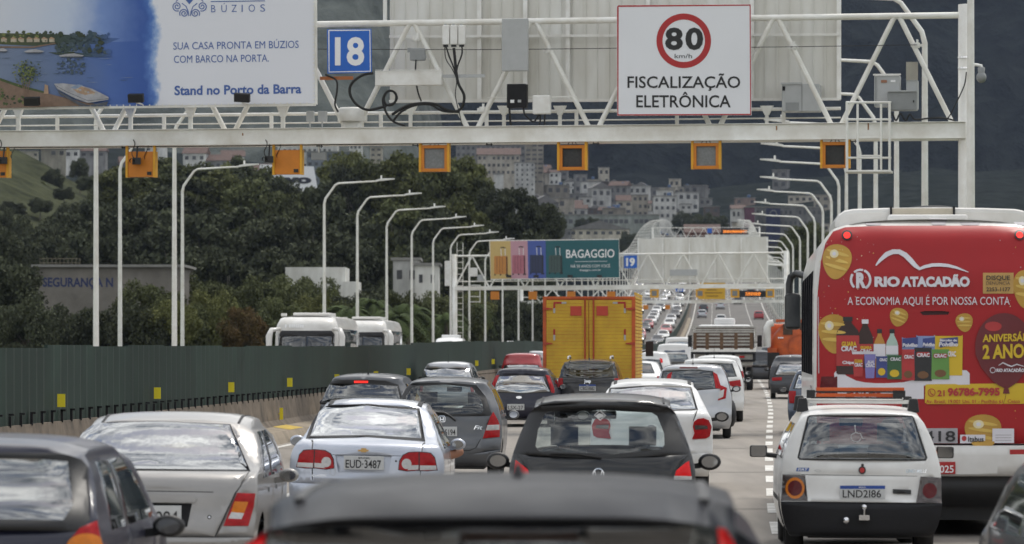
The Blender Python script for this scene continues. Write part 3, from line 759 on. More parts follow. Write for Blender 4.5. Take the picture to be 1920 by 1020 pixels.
gbox('connection_box', 'square white connection box right of the dark control box', 'box', 998, 178, 1032, 214, -.3, .16, 'white_paint', .03, dots([(914, 180, 1080, 184, -.05, 'white_steel', 'mounting_arm')], None))
gbox('equipment_cabinet', 'wide pale grey cabinet on the walkway right of the speed sign', 'cabinet', 1466, 157, 1536, 209, .3, .6, 'grey_box', .02, dots([(1464, 154.5, 1503, 158.5, .28, 'grey_box', 'lid'), (1467, 162, 1472, 170, .29, 'dark_trim', 'lock'), (1473, 192, 1498, 207, .295, 'grey_box_dark', 'vent'), (1503, 156, 1504, 209, .295, 'grey_box_dark', 'seam')], None))
gbox('equipment_cabinet', 'pale grey cabinet with two stickers behind the ladder cage', 'cabinet', 1639, 141, 1687, 200, .0, .4, 'grey_box', .02, dots([(1637, 138, 1689, 141.5, -.03, 'white_paint', 'lid'), (1652, 150, 1663, 155, -.01, M('sticker_rust', (.3, .14, .08), .6), 'sticker'), (1670, 150, 1679, 154, -.01, 'text_white', 'sticker'), (1641, 145, 1643, 198, -.01, 'grey_box_dark', 'hinge')], None))
gbox('equipment_cabinet', 'slim beige and grey cabinet beside the tall right lamp post', 'cabinet', 1699, 150, 1721, 205, .1, .3, 'grey_box', .02, dots([(1699, 116, 1721, 150, .08, M('beige_box', (.34, .32, .27), .5), 'upper_box')], None))
gbox('equipment_cabinet', 'low wide grey cabinet in front at the right end of the gantry', 'cabinet', 1664, 171, 1719, 207, -.25, .4, 'grey_box_dark', .02, dots([(1663, 169, 1720, 172, -.28, 'grey_box', 'lid'), (1712, 188, 1714, 192, -.26, 'dark_trim', 'lock')], None))
for i, (a, b0) in enumerate(((574, 588), (596, 612))): gbox('relay_box', ('left', 'right')[i] + ' of two small grey relay boxes above the beam below the blue sign', 'relay box', a, 208, b0, 228, -.2, .12, 'grey_box', .01, dots([((a + b0) / 2 - 1, 228, (a + b0) / 2 + 1, 238, -.15, 'grey_box', 'stalk')], None), 'small relay boxes above the beam')
r = thing('antenna_drum', 'round white drum antenna sitting on the beam right of the billboard', 'antenna', G1)
a = gp(661, 216, .1); MB().lathe([(.32, -.16), (.36, -.14), (.36, .14), (.30, .18), (.0, .2)], a, 'Z', 20).build('drum', 'white_paint', r); MB().span(a[0] - .25, a[0] + .25, -.05, .25, ZB1, a[2] - .15).build('base', 'white_steel', r)
for lb, px, py, v in (('small grey box on a stalk hanging under the gantry beam', 598, 293, 0),):
    a = gp(px, py, 0); r = thing('sensor_box', lb, 'sensor', G1)
    MB().box(a, (.36, .14, .18)).build('housing', 'grey_box_dark', r, bevel=.01); MB().tube((a[0], 0, a[2]), (a[0], 0, ZB0), .018, 6).build('stalk', 'white_steel', r)
dc = thing('dome_camera', 'grey dome camera on an arm off the right lamp post', 'camera', G1)
a = gp(1840, 145, -1.2)
MB().ball((a[0], -1.2, a[2]), (.12, .12, .13), 16).lathe([(.07, .0), (.085, .18), (.06, .2)], (a[0], -1.2, a[2] + .04), 'Z', 14).build('dome', 'grey_box_dark', dc)
MB().path([(a[0], -1.2, a[2] + .2), (a[0], -1.2, a[2] + .27), (a[0] - .1, -1.2, a[2] + .29), (gx(1818, 125, -1.2), -1.2, a[2] + .31)], .035, 8).build('arm', 'white_paint', dc)
# lane cameras hung under the beam
def lane_box(px0, px1, yf0, yf1, back, label, meshmat='signal_mesh', hang=None):
    r = thing('lane_signal', label, 'lane signal', G1, 'yellow lane signals under the gantry beam')
    a = gp(px0, yf1, -.1); b_ = gp(px1, yf0, -.1); w_ = b_[0] - a[0]
    for x in (a[0] + .03, b_[0] - .03): MB().span(x - .03, x + .03, -.13, -.05, a[2] + (.1 if not back else 0), ZB0 + .02).build('hanger', 'signal_yellow', r)
    if back:
        MB().span(a[0] + .062, b_[0] - .062, -.13, .12, a[2], b_[2]).build('housing', 'signal_orange', r, bevel=.012)
        for x in (a[0] + .03, b_[0] - .03): MB().span(x - .028, x + .028, -.145, .1, a[2] - .01, b_[2]).build('side_rail', 'signal_yellow', r)
        c = gp(px1 - 12, yf1 - 7, -.14); MB().box(c, (.11, .015, .08)).build('label_plate', 'sign_black', r)
        hx = (px0 + px1) / 2 if hang is None else hang
        c = gp(hx, yf0 + 18, -.3); MB().box(c, (.2, .24, .16), 0, Matrix.Rotation(.3, 3, 'Z')).tube(c, (c[0], -.2, ZB0), .02, 6).lathe([(.06, 0), (.06, -.1)], (c[0] - .06, -.44, c[2]), 'Y', 10).build('camera', 'black_plastic', r)
        P = [gp(hx - 6 + 3 * math.sin(k * .9), 262 + k * (yf0 + 16 - 262) / 8, -.2 - .02 * k) for k in range(9)]; MB().path(P, .012, 5).build('cable', 'cable_black', r)
        P = [gp(hx + 18 + 4 * math.sin(k * .7), 262 + k * (yf0 + 20 - 262) / 8 - (6 if k > 6 else 0), -.16) for k in range(9)]; MB().path(P, .010, 5).build('cable', 'cable_black', r)
    else:
        x0, x1, z0, z1 = a[0] + .05, b_[0] - .05, a[2], b_[2]; t = .075
        MB().span(x0, x1, -.13, .12, z0, z0 + t).span(x0, x1, -.13, .12, z1 - t, z1).span(x0, x0 + t, -.128, .12, z0 + t, z1 - t).span(x1 - t, x1, -.128, .12, z0 + t, z1 - t).build('frame', 'signal_orange', r, bevel=.006)
        for x in (a[0] + .025, b_[0] - .025): MB().span(x - .024, x + .024, -.15, .05, z0 - .005, ZB0 + .02).build('side_rail', 'signal_yellow', r)
        MB().span(x0 + t - .004, x1 - t + .004, -.07, .1, z0 + t - .004, z1 - t + .004).build('grille', meshmat, r)
        for k in (-.12, .0, .1): MB().tube(((x0 + x1) / 2 + k, -.05, z1), ((x0 + x1) / 2 + k * .6, -.05, ZB0), .01, 5).build('cable', 'cable_black', r)
lane_box(-42, 17, 283, 333, True, 'leftmost orange lane signal seen from behind, cut by the picture edge', hang=6)
lane_box(236, 292, 284, 332, True, 'orange lane signal back between the first two tall poles, small camera hung over it', hang=256)
lane_box(511, 567, 281, 327, True, 'orange lane signal back with a black camera at its left, above the lettered white banner', hang=504)
lane_box(786, 843, 272, 322, False, 'yellow lane signal with pale grey grille nearest the middle of the beam')
lane_box(1045, 1101, 272, 319, False, 'yellow lane signal with dark grille left of the plain grey one under the speed sign', 'signal_mesh_dark')
lane_box(1296, 1352, 268, 317, False, 'yellow lane signal with grey grille under the speed sign')
lane_box(1538, 1594, 266, 315, False, 'yellow lane signal with dark grille half behind the ladder cage', 'signal_mesh_dark')
# cables
def cable(label, pts, r, v=-.42, cat='cable'):
    P = [];n = len(pts)
    c = [Vector(gp(p[0], p[1], v + (p[2] if len(p) > 2 else 0))) for p in pts]
    for i in range(n - 1):
        p0, p1, p2, p3 = c[max(0, i - 1)], c[i], c[i + 1], c[min(n - 1, i + 2)]
        for k in range(6):
            u = k / 6; P.append(.5 * ((2 * p1) + (p2 - p0) * u + (2 * p0 - 5 * p1 + 4 * p2 - p3) * u * u + (3 * p1 - p0 - 3 * p2 + p3) * u ** 3))
    P.append(c[-1]); o = MB().path(P, r, 6).build('cable', 'cable_black'); o.matrix_world = G1.M; return tag(o, label, cat, 'black cables on the gantry')
cable('thick black cable looping left from the white box down to the beam', [(700, 137), (680, 141), (660, 156), (656, 175), (668, 195), (690, 206), (720, 200)], .035)
cable('coiled black cable loop hanging above the beam in the middle', [(720, 200), (718, 186), (726, 172), (738, 172), (744, 184), (736, 196), (724, 196), (720, 182), (730, 170), (742, 176), (740, 192), (722, 200), (726, 214), (738, 228), (760, 236)], .03)
cable('thick black cable sagging from the coil to the radio units', [(735, 215), (760, 200), (785, 194), (815, 195), (838, 206), (858, 208), (868, 196), (870, 178), (860, 158), (856, 140), (853, 110), (851, 90)], .036)
cable('second black cable running from the coil along the beam', [(738, 226), (752, 210), (776, 198), (806, 196), (830, 208), (862, 210)], .03)
cable('thin black cable from the left radio unit joining the bundle', [(836, 86), (842, 105), (850, 125), (855, 142)], .02)
cable('thin black cable from the right radio unit joining the bundle', [(866, 86), (866, 102), (858, 124), (855, 142)], .02)
cable('thin slack black cable left of the radio unit bundle', [(834, 86), (836, 110), (848, 130), (856, 150), (854, 180), (862, 215), (866, 235)], .012)
cable('pair of thin black cables under the small tilted grey box', [(780, 112), (779, 140), (783, 170), (790, 190)], .02)
cable('black cable from the dark control box down to the beam', [(955, 200), (956, 218), (958, 236)], .028, -.2)
cable('black cable curling from the control box under the white box', [(982, 200), (984, 214), (1000, 228), (1010, 216)], .024, -.2)
cable('left black cable under the square white connection box', [(1013, 214), (1013, 226), (1010, 236)], .022, -.2)
cable('right black cable under the square white connection box', [(1022, 214), (1021, 226), (1022, 236)], .022, -.2)
cable('black cable dropping from the blue number sign to the beam', [(610, 140), (630, 150), (632, 170), (628, 195), (634, 210)], .024)
cable('thin wire stretched along under the whole gantry beam', [(-150, 277), (300, 275), (900, 268), (1300, 262), (1797, 258)], .012, -.1)
cable('thin wire stretched across the truss below the top chord', [(594, 92), (900, 93), (1200, 90), (1460, 88), (1720, 84)], .009, -.1)
cable('black cable tangle at the foot of the right cabinets', [(1665, 225), (1672, 212), (1680, 226), (1688, 213), (1698, 226), (1706, 214), (1716, 224), (1740, 222), (1768, 221), (1790, 226)], .022, -.3)
cable('cable curving down the right gantry post from its strap', [(1812, 135), (1808, 160), (1792, 195), (1780, 218), (1772, 224)], .016, -.3)
# ------------------------------------------------------------------ farther gantries
def far_gantry(name, label, D, yaw, roll, pxl, pxr, ytop, ybot, node0, step, th, post=True):
    fr = Fr(at(960, D), D, R_(yaw), R_(roll), 0); fr.D = D
    r = thing(name, label, 'gantry', fr)
    P = lambda a, b_, v=0.0: (fr.plane(a, b_, v)[0], v, fr.plane(a, b_, v)[1])
    mid = (pxl + pxr) / 2; zb = P(mid, ybot)[2]; zt = P(mid, ytop)[2]; xl, xr = P(pxl, ybot)[0], P(pxr, ybot)[0]
    MB().span(xl, xr, -.18, .18, zb - .17, zb + .17).span(xl, xr, 1.2, 1.5, zb - .15, zb + .15).build('lower_beam', 'white_steel', r)
    MB().tube((xl, 0, zt), (xr, 0, zt), .085, 8).build('top_chord', 'white_steel', r)
    MB().tube((xl, .9, zb + .6), (xr, .9, zb + .6), .05, 6).tube((xl, 1.3, zt), (xr, 1.3, zt), .06, 6).build('walkway_rail', 'white_steel', r)
    k = 0; px = node0
    while px < pxr + step:
        for s_ in (-1, 1):
            bx = px + s_ * step / 2
            if pxl - 2 < bx < pxr + 2 and pxl - 2 < px < pxr + 2: MB().tube((P(px, ytop)[0], 0, zt), (P(bx, ybot)[0], 0, zb), th, 6).build('diagonal', 'white_steel', r)
        px += step
    if post:
        base = ZR(D) - .5
        for x in (xl, xr): MB().lathe([(.2, base), (.2, zt + .15), (0, zt + .17)], (x, 0, 0), 'Z', 12).build('post', 'white_steel', r)
    return r, fr, P
g2, F2, P2 = far_gantry('gantry', 'second white truss gantry in the middle distance carrying the suitcase billboard', 341, 9.8, -.35, 852, 1474, 477, 538, 885, 66, .075)
m = MB()
for z in range(17): pz = 470 + z * 11; m.tube(P2(857, pz, .4), P2(868, pz, .4), .022, 5)
for px in (857, 868): m.tube(P2(px, 455, .4), P2(px, 648, .4), .03, 5)
for k in range(10): pz = 548 + k * 10; m.tube(P2(868, pz, .4), P2(868, pz, 1.2), .02, 5)
m.build('access_ladder', 'white_steel', g2)
m = MB()
for px in (880, 900): m.tube(P2(px, 535, -.4), P2(px, 567, -.4), .04, 5)
for py in (535, 556, 566): m.tube(P2(879, py, -.4), P2(901, py, -.4), .035, 5)
m.build('access_cage', 'white_steel', g2)
def pan(fr, name, label, cat, px, v, mat, th=.08, group=None):
    r = thing(name, label, cat, fr, group); MB().prism([fr.plane(a, b_, v) for a, b_ in px], v, v + th).build('panel', mat, r)
    return r, (lambda o: (lambda a, b_: (fr.plane(a, b_, v - o)[0], v - o, fr.plane(a, b_, v - o)[1])))
M('ad_yellow', (.56, .40, .15), .5, var=.04); M('ad_pink', (.50, .28, .33), .5, var=.04); M('ad_blue', (.06, .10, .34), .5, var=.04); M('ad_teal', (.012, .10, .115), .5, var=.06)
M('case_orange', (.52, .22, .05), .5); M('case_pink', (.42, .14, .18), .5); M('case_navy', (.03, .04, .09), .5); M('case_green', (.05, .085, .08), .5)
b2, fc = pan(F2, 'billboard', 'wide billboard of four suitcases on yellow, pink, blue and teal', 'billboard', [(920, 523.5), (1161, 520.5), (1160, 449), (918, 452)], -.9, 'ad_teal', .15)
f = fc(.02); f2 = fc(.04); f3 = fc(.06); p = MB()
flat(p, [(920, 523), (959, 522.6), (957, 451.7), (918.5, 452.3)], f, 0); flat(p, [(959, 522.6), (990.5, 522.2), (989, 451.3), (957, 451.7)], f, 1); flat(p, [(990.5, 522.2), (1024, 521.8), (1023, 451), (989, 451.3)], f, 2)
for (x0, x1, y0, y1, mt) in ((926.5, 952, 480, 514, 3), (960.5, 985, 478.5, 513, 4), (993.5, 1019, 478, 512, 5), (1029, 1054, 478.5, 511, 6)):
    flat(p, rrect(x0, y0, x1, y1, 2.2), f2, mt)
    for q in range(1, 4): stroke(p, [(x0 + q * 5.2, y0 + 2), (x0 + q * 5.2, y1 - 2)], .5, f3, 7)
    stroke(p, [(x1 - 2, y0 + 1), (x1 - 1.5, y1)], 1.8, f3, 7)
    stroke(p, [(x0 + 13.5, y0), (x0 + 12.5, y0 - 14)], 1.0, f3, 8); stroke(p, [(x0 + 21, y0), (x0 + 20.5, y0 - 14)], 1.0, f3, 8); stroke(p, [(x0 + 12, y0 - 15), (x0 + 16, y0 - 16.5), (x0 + 21, y0 - 15)], 1.6, f3, 7)
    for q in (x0 + 1.5, x0 + 12, x1 - 3, x1): flat(p, circle(q, y1 + 1.2, 1.4, 1.6, 8), f3, 7)
p.build('printed_picture', ['ad_yellow', 'ad_pink', 'ad_blue', 'case_orange', 'case_pink', 'case_navy', 'case_green', 'sign_black', 'text_white'], b2, normals=False)
t_ = MB(); put_text(t_, 'BAGAGGIO', 1061.5, 1152, 483.5, 468.5, f2, 0, .01, 0, -.012); stroke(t_, [(1078, 490.6), (1138, 489.8)], .7, f2)
put_text(t_, 'HÁ 50 ANOS COM VOCÊ', 1070.5, 1144, 501.8, 496.6, f2, 0, 0, 0, -.01); put_text(t_, 'bagaggio.com.br', 1087, 1127, 508, 504.5, f2, 0, 0, 0, -.01)
t_.build('lettering', 'text_white', b2, normals=False)
t_ = MB(); stroke(t_, [(918, 451.5), (1160.5, 448.5), (1161.5, 521), (920, 524), (918, 451.5)], 1.6, fc(.02)); t_.build('frame', 'white_paint', b2, normals=False)
for i, px in enumerate((954, 1005, 1069, 1124)): r = thing('floodlight', 'small dark floodlight under the %s panel of the suitcase billboard' % ('yellow', 'blue', 'left teal', 'right teal')[i], 'floodlight', F2, 'floodlights under the suitcase billboard'); MB().box(P2(px, 518, -1.6), (.42, .2, .22)).build('lamp_body', 'black_plastic', r); a = P2(px, 521, -1.6); MB().tube(a, (a[0], -.2, a[2] - .3), .03, 5).build('arm', 'white_steel', r)
s19, fc = pan(F2, 'gantry_number_sign', 'small blue square sign reading 19 right of the suitcase billboard', 'sign', [(1170, 503), (1194, 502.5), (1194, 479), (1170, 479.5)], -.4, 'sign_blue')
t_ = MB(); put_text(t_, '19', 1174, 1190.5, 498, 484.5, fc(.03), 0, .045); t_.build('lettering', 'text_white', s19, normals=False)
w2, fc = pan(F2, 'sign_panel_back', 'white back of a wide sign panel on the middle distance gantry', 'sign', [(1196, 531), (1440, 529), (1440, 444), (1196, 448)], 1.8, 'sign_back')
f = fc(.03)
for px in (1197, 1243.5, 1293, 1341, 1390.5, 1439): a = P2(px, 530, 1.75); c = P2(px, 446, 1.75); MB().span(a[0] - .06, a[0] + .06, 1.68, 1.8, a[2], c[2]).build('upright', 'white_paint', w2)
for i in range(22): px = 1202 + i * 11; a = P2(px, 530, 1.78); c = P2(px, 447, 1.78); MB().span(a[0] - .03, a[0] + .03, 1.76, 1.8, a[2], c[2]).build('rib', 'sign_back', w2)
def small_box(fr, name, label, cat, px0, py0, px1, py1, v, dep, mat, group=None, face=None):
    r = thing(name, label, cat, fr, group); a = fr.plane(px0, py1, v); c = fr.plane(px1, py0, v)
    MB().span(a[0], c[0], v, v + dep, a[1], c[1]).build('housing', mat, r)
    if face: k = .2; MB().span(a[0] + (c[0] - a[0]) * k, c[0] - (c[0] - a[0]) * k, v - .03, v + .05, a[1] + (c[1] - a[1]) * k, c[1] - (c[1] - a[1]) * k).build('grille', face, r)
    return r
for i, px in enumerate((920, 991, 1063, 1138)): small_box(F2, 'lane_signal', ordw[0].replace('nearest', ('leftmost', 'second from left', 'third from left', 'fourth from left')[i]) + ' orange signal back under the middle distance gantry', 'lane signal', px, 546.5, px + 15, 561.5, -.1, .3, 'signal_orange', 'signals under the middle distance gantry')
for i, px in enumerate((1219, 1305, 1370, 1436)): small_box(F2, 'lane_signal', ('first', 'second', 'third', 'fourth')[i] + ' grey faced yellow signal from the left under the middle distance gantry', 'lane signal', px, 542, px + 15.5, 558, -.1, .3, 'signal_yellow', 'signals under the middle distance gantry', 'signal_mesh')
small_box(F2, 'light_box', 'long pale horizontal box on the middle distance gantry before the white sign back', 'box', 1256, 505, 1307, 517, -.5, .3, 'grey_box')
small_box(F2, 'equipment_cabinet', 'white cabinet at the left end of the middle distance gantry', 'cabinet', 880, 502, 893.5, 518, -.2, .5, 'white_paint')
small_box(F2, 'equipment_cabinet', 'beige grey cabinet under the white one at the left end of the middle distance gantry', 'cabinet', 895, 515, 905, 527, -.1, .5, 'grey_box')
small_box(F2, 'flat_antenna', 'white flat panel fixed left of the ladder of the middle distance gantry', 'antenna', 834, 489, 844, 536, -.3, .2, 'white_paint')
g3, F3, P3 = far_gantry('gantry', 'third white truss gantry low behind the yellow truck', 450, 8, -.2, 978, 1473, 542, 566, 992, 44, .07)
M('vms_black', (.012, .012, .014), .6); M('vms_amber', (1, .28, .03), .5, emit=1.2)
ys_, fc = pan(F3, 'warning_sign', 'yellow rectangular road sign with dark lines of text behind the gantry', 'sign', [(1310, 561), (1359.5, 561), (1359.5, 530), (1310, 530)], -.6, M('sign_yellow', (.62, .36, .02), .5, var=.05))
t_ = MB(); f = fc(.03)
for py, a, b0 in ((534, 1318, 1350), (543.5, 1325, 1344), (549, 1316, 1354), (555, 1325, 1347)): stroke(t_, [(a, py), (b0, py)], 1.6, f)
t_.build('lettering', M('sign_ochre', (.25, .13, .02), .6), ys_, normals=False)
vm, fc = pan(F3, 'message_display', 'black message display with orange letters under the third gantry', 'display', [(1386, 557), (1438, 557), (1438, 545), (1386, 545)], -.6, 'vms_black', .4)
t_ = MB(); f = fc(.03)
for k in range(9): stroke(t_, [(1398 + k * 3.2, 548.2), (1400.2 + k * 3.2, 550), (1398.4 + k * 3.2, 554)], 1.0, f)
t_.build('lettering', 'vms_amber', vm, normals=False)
s20, fc = pan(F3, 'gantry_number_sign', 'tiny blue sign reading 20 on the third gantry', 'sign', [(1267, 547), (1281, 547), (1281, 537), (1267, 537)], -.6, 'sign_blue')
t_ = MB(); put_text(t_, '20', 1269, 1279, 545.5, 538.5, fc(.03), 0, .03); t_.build('lettering', 'text_white', s20, normals=False)
for i, px in enumerate((1206, 1247)): small_box(F3, 'lane_signal', ('left', 'right')[i] + ' tiny orange signal under the third gantry above the oncoming cars', 'lane signal', px, 572, px + 9, 580, -.1, .3, 'signal_orange')
g4, F4, P4 = far_gantry('gantry', 'farthest white lattice gantry up the hill with a lit display', 1000, 6, 0, 1224, 1424, 427, 446, 1232, 22, .08)
vm, fc = pan(F4, 'message_display', 'far black message display with a line of orange letters', 'display', [(1352, 439), (1403, 439), (1403, 427), (1352, 427)], -.8, 'vms_black', .5)
t_ = MB(); f = fc(.06)
for k in range(15): stroke(t_, [(1356 + k * 3, 432), (1358 + k * 3, 433.6), (1356.4 + k * 3, 436.4)], 1.1, f)
t_.build('lettering', 'vms_amber', vm, normals=False)
pan(F4, 'sign_panel_back', 'low white panel below the far lit display', 'sign', [(1322, 447), (1422, 447), (1422, 440), (1322, 440)], -.7, 'sign_back')
pan(F4, 'gantry_number_sign', 'pale blue square sign on the farthest gantry', 'sign', [(1326, 437), (1335, 437), (1335, 428), (1326, 428)], -.7, 'sign_blue')

# ------------------------------------------------------------------ buildings beyond the bridge
for nm_, c in (('white', (.50, .50, .48)), ('cream', (.40, .37, .31)), ('beige', (.27, .25, .21)), ('grey', (.20, .20, .195)), ('pink', (.26, .20, .175)), ('bluish', (.15, .17, .20)), ('brown', (.10, .08, .07)), ('terracotta', (.17, .075, .05)), ('palegreen', (.30, .33, .30)), ('purple', (.12, .055, .08)), ('navy', (.03, .035, .075))):
    M('wall_' + nm_, c, .85, var=.3, scale=.45, dirt=tuple(x * .5 for x in c), stretch=(1, 1, .4), objvar=.22)
M('roof_tile', (.105, .066, .054), .85, var=.4, scale=.8); M('roof_grey', (.16, .155, .15), .85, var=.3, scale=.5); M('roof_slab', (.22, .215, .20), .85, var=.25, scale=.5); M('window_dark', (.05, .052, .056), .35, var=.5, objvar=.6)
M('tank_blue', (.05, .09, .18), .6)
WIN = {}
def building(name, label, px0, px1, py0, py1, D, dep, wall, roof='slab', win=(3, 2), rot=0, group=None, tank=False, wsz=(.5, .42), cat='house'):
    x0, x1, z1, z0 = at(px0, D), at(px1, D), zat(py0, D), zat(py1, D)
    r = thing(name, label, cat, Fr((x0 + x1) / 2, D, rot, 0, z0), group); W = x1 - x0; H = z1 - z0
    MB().span(-W / 2, W / 2, 0, dep, -9, H).build('wall', wall, r, normals=False)
    if roof == 'slab': MB().span(-W / 2 - .25, W / 2 + .25, -.3, dep + .3, H + .004, H + .3).build('roof', 'roof_slab', r)
    elif roof == 'gable':
        m = MB(); h = min(.32 * dep, W * .3, 3); m.add([(-W / 2 - .4, -.5, H), (W / 2 + .4, -.5, H), (W / 2 + .4, dep + .5, H), (-W / 2 - .4, dep + .5, H), (-W / 2 - .4, dep / 2, H + h), (W / 2 + .4, dep / 2, H + h)], [(0, 1, 5, 4), (2, 3, 4, 5), (1, 2, 5), (3, 0, 4), (3, 2, 1, 0)]); m.build('roof', 'roof_tile', r)
    elif roof == 'grey':
        m = MB(); h = min(.3 * W, 3); m.add([(-W / 2 - .3, -.4, H), (W / 2 + .3, -.4, H), (W / 2 + .3, dep, H), (-W / 2 - .3, dep, H), (0, -.4, H + h), (0, dep, H + h)], [(0, 4, 5, 3), (1, 2, 5, 4), (0, 1, 4), (2, 3, 5), (3, 2, 1, 0)]); m.build('roof', 'roof_grey', r)
    nx, ny = win
    if nx:
        cw, ch = W / nx, H / ny; key = (round(cw * wsz[0], 1), round(ch * wsz[1], 1))
        if key not in WIN: WIN[key] = MB().span(-key[0] / 2, key[0] / 2, -.05, .1, -key[1] / 2, key[1] / 2)
        me = None
        for j in range(ny):
            for i in range(nx):
                if (i * 7 + j * 13 + int(px0)) % 11 == 0: continue
                if me is None: o = WIN[key].build('window', 'window_dark', r); me = o.data
                else: o = bpy.data.objects.new('window', me); COL.objects.link(o); o.parent = r
                o.location = (-W / 2 + (i + .5) * cw, 0, (j + .52) * ch)
    if tank: MB().lathe([(.7, 0), (.8, 1.1), (.6, 1.25), (0, 1.3)], (W * .2, dep * .4, H + .3), 'Z', 12).build('water_tank', 'tank_blue', r)
    return r
B = building
B('apartment_block', 'tall white tower block with a window column at its left, right of the big trees', 965, 1003, 305, 360, 1560, 14, 'wall_white', 'slab', (4, 6), cat='apartment block', wsz=(.3, .4))
B('apartment_block', 'long grey apartment slab stretching behind the white tower block', 855, 985, 272, 345, 1700, 18, 'wall_grey', 'slab', (14, 6), cat='apartment block')
B('apartment_block', 'pale grey end block with stacked balconies right of the white tower block', 985, 1019, 269, 345, 1660, 14, 'wall_beige', 'slab', (3, 9), cat='apartment block', wsz=(.7, .35))
B('apartment_block', 'low pinkish white apartment row under the first yellow signal', 895, 975, 290, 330, 1640, 12, 'wall_cream', 'gable', (9, 3), cat='apartment block')
B('house', 'plain white narrow gable wall at the edge of the big trees', 926, 944, 326, 365, 1500, 8, 'wall_white', 'slab', (0, 0))
B('apartment_block', 'white and blue apartment block behind the orange signal over the banner', 520, 632, 262, 345, 1250, 14, 'wall_white', 'slab', (12, 6), cat='apartment block')
B('apartment_block', 'narrow white apartment tower left of the first yellow signal', 655, 678, 270, 320, 1300, 10, 'wall_white', 'slab', (3, 4), cat='apartment block')
B('apartment_block', 'thin pale apartment tower between trees left of the first yellow signal', 694, 716, 276, 325, 1340, 10, 'wall_cream', 'slab', (2, 5), cat='apartment block')
B('apartment_block', 'blue painted side block beside the white and blue apartment block', 575, 660, 285, 345, 1230, 10, 'wall_bluish', 'slab', (7, 4), cat='apartment block')
B('school_building', 'long low white building with a green band across its front', 1046, 1236, 403, 428, 1400, 16, 'wall_palegreen', 'slab', (20, 1), cat='building', wsz=(.8, .3))
B('warehouse', 'wide cream low house in front of the long white building', 1068, 1180, 430, 458, 1370, 14, 'wall_cream', 'grey', (8, 2), cat='building')
B('house', 'pale grey low house at the right foot of the big trees', 1022, 1072, 430, 460, 1368, 10, 'wall_grey', 'slab', (5, 2))
B('house', 'large white stepped house on the slope left of the dark hill', 1226, 1268, 368, 412, 1480, 14, 'wall_white', 'slab', (4, 3), tank=True)
B('house', 'white upper storey with a flat roof standing above the stepped house', 1232, 1262, 357, 372, 1500, 10, 'wall_white', 'slab', (3, 1))
B('house', 'small white house with pale green roof right of the stepped house', 1276, 1297, 383, 408, 1470, 8, 'wall_white', 'slab', (2, 2))
B('house', 'cream house with a tall yellow stair block left of the stepped house', 1186, 1215, 366, 408, 1490, 10, 'wall_cream', 'slab', (3, 3))
B('office_building', 'pale grey office building with two rows of dark windows at the right', 1416, 1540, 389, 428, 1420, 18, 'wall_grey', 'slab', (14, 2), cat='building', wsz=(.5, .35))
B('sign_wall', 'dark navy sign wall with a pale ring on the grey office building', 1437, 1463, 391, 408, 1414, 3, 'wall_navy', 'none', (0, 0), cat='sign')
fq = Fr(0, 1413, 0, 0, 0); m = MB(); stroke(m, circle(1450, 400.5, 6, 6, 24, 0, 361), 1.6, lambda a, b_: (fq.plane(a, b_, -.1)[0], -.1, fq.plane(a, b_, -.1)[1]))
o = [q for q in bpy.data.objects if q.name.startswith('sign_wall')][0]; mm = m.build('ring', 'wall_grey', None, normals=False); mm.matrix_world = fq.M; bpy.context.view_layer.update(); mm.parent = o; mm.matrix_parent_inverse = o.matrix_world.inverted()
B('house', 'purple gabled house left of the grey office building', 1396, 1415, 389, 412, 1400, 10, 'wall_purple', 'slab', (0, 0))
B('house', 'white fronted house beside the purple one', 1372, 1397, 391, 412, 1402, 9, 'wall_white', 'gable', (3, 1))
B('house', 'low terracotta roofed building behind the far lit display', 1285, 1350, 436, 455, 1360, 12, 'wall_terracotta', 'gable', (6, 1))
B('house', 'white chimney like block on the roofs above the far display', 1374, 1392, 417, 430, 1375, 6, 'wall_cream', 'slab', (0, 0))
B('shed', 'long grey wall building with blue painted letters on the left among trees', 66, 340, 501, 600, 330, 12, M('wall_shed', (.19, .175, .155), .85, var=.3, scale=.4, dirt=(.12, .11, .095)), 'none', (0, 0), cat='shed')
sh = [q for q in bpy.data.objects if q.name.startswith('shed')][0]
wdt = at(340, 330) - at(66, 330); hh_ = zat(501, 330) - zat(600, 330)
MB().span(-wdt / 2 - .3, wdt / 2 + .3, -.35, 12, hh_ + .004, hh_ + .22).build('roof', 'roof_slab', sh)
fs = Fr((at(66, 330) + at(340, 330)) / 2, 330, 0, 0, zat(600, 330))
t_ = MB(); put_text(t_, 'SEGURANÇA N', 80, 212, 537, 521, lambda a, b_: (fs.plane(a, b_, -.02)[0], -.02, fs.plane(a, b_, -.02)[1]), 0, .03, 0, .005); t_.build('lettering', M('wall_blue_ink', (.03, .04, .11), .8), sh, normals=False)
m = MB(); q0, q1 = fs.plane(75, 497, 2), fs.plane(150, 497, 2)
for k in range(11): x = q0[0] + (q1[0] - q0[0]) * k / 10; m.tube((x, 2, hh_), (x, 2, hh_ + .75), .02, 5)
for z in (.4, .75): m.tube((q0[0], 2, hh_ + z), (q1[0], 2, hh_ + z), .02, 5)
m.build('roof_railing', M('rail_rust', (.16, .14, .10), .8), sh)
B('house', 'white rendered house behind the fifth lamp post, below the trees', 535, 648, 501, 580, 420, 10, M('wall_render', (.66, .66, .63), .8, var=.2, scale=.5, stretch=(1, 1, .3), dirt=(.42, .41, .37)), 'none', (0, 0))
B('house', 'pale house with dark windows behind the seventh lamp post', 737, 785, 488, 600, 440, 9, 'wall_white', 'slab', (2, 2), wsz=(.4, .3))
B('house', 'small white house with a dark upper window beside the eighth lamp post', 778, 822, 498, 600, 436, 9, 'wall_render', 'slab', (2, 2), wsz=(.35, .3))
B('house', 'white low wall of a house seen between the sixth and seventh lamp posts', 642, 672, 528, 600, 415, 8, 'wall_render', 'none', (0, 0))
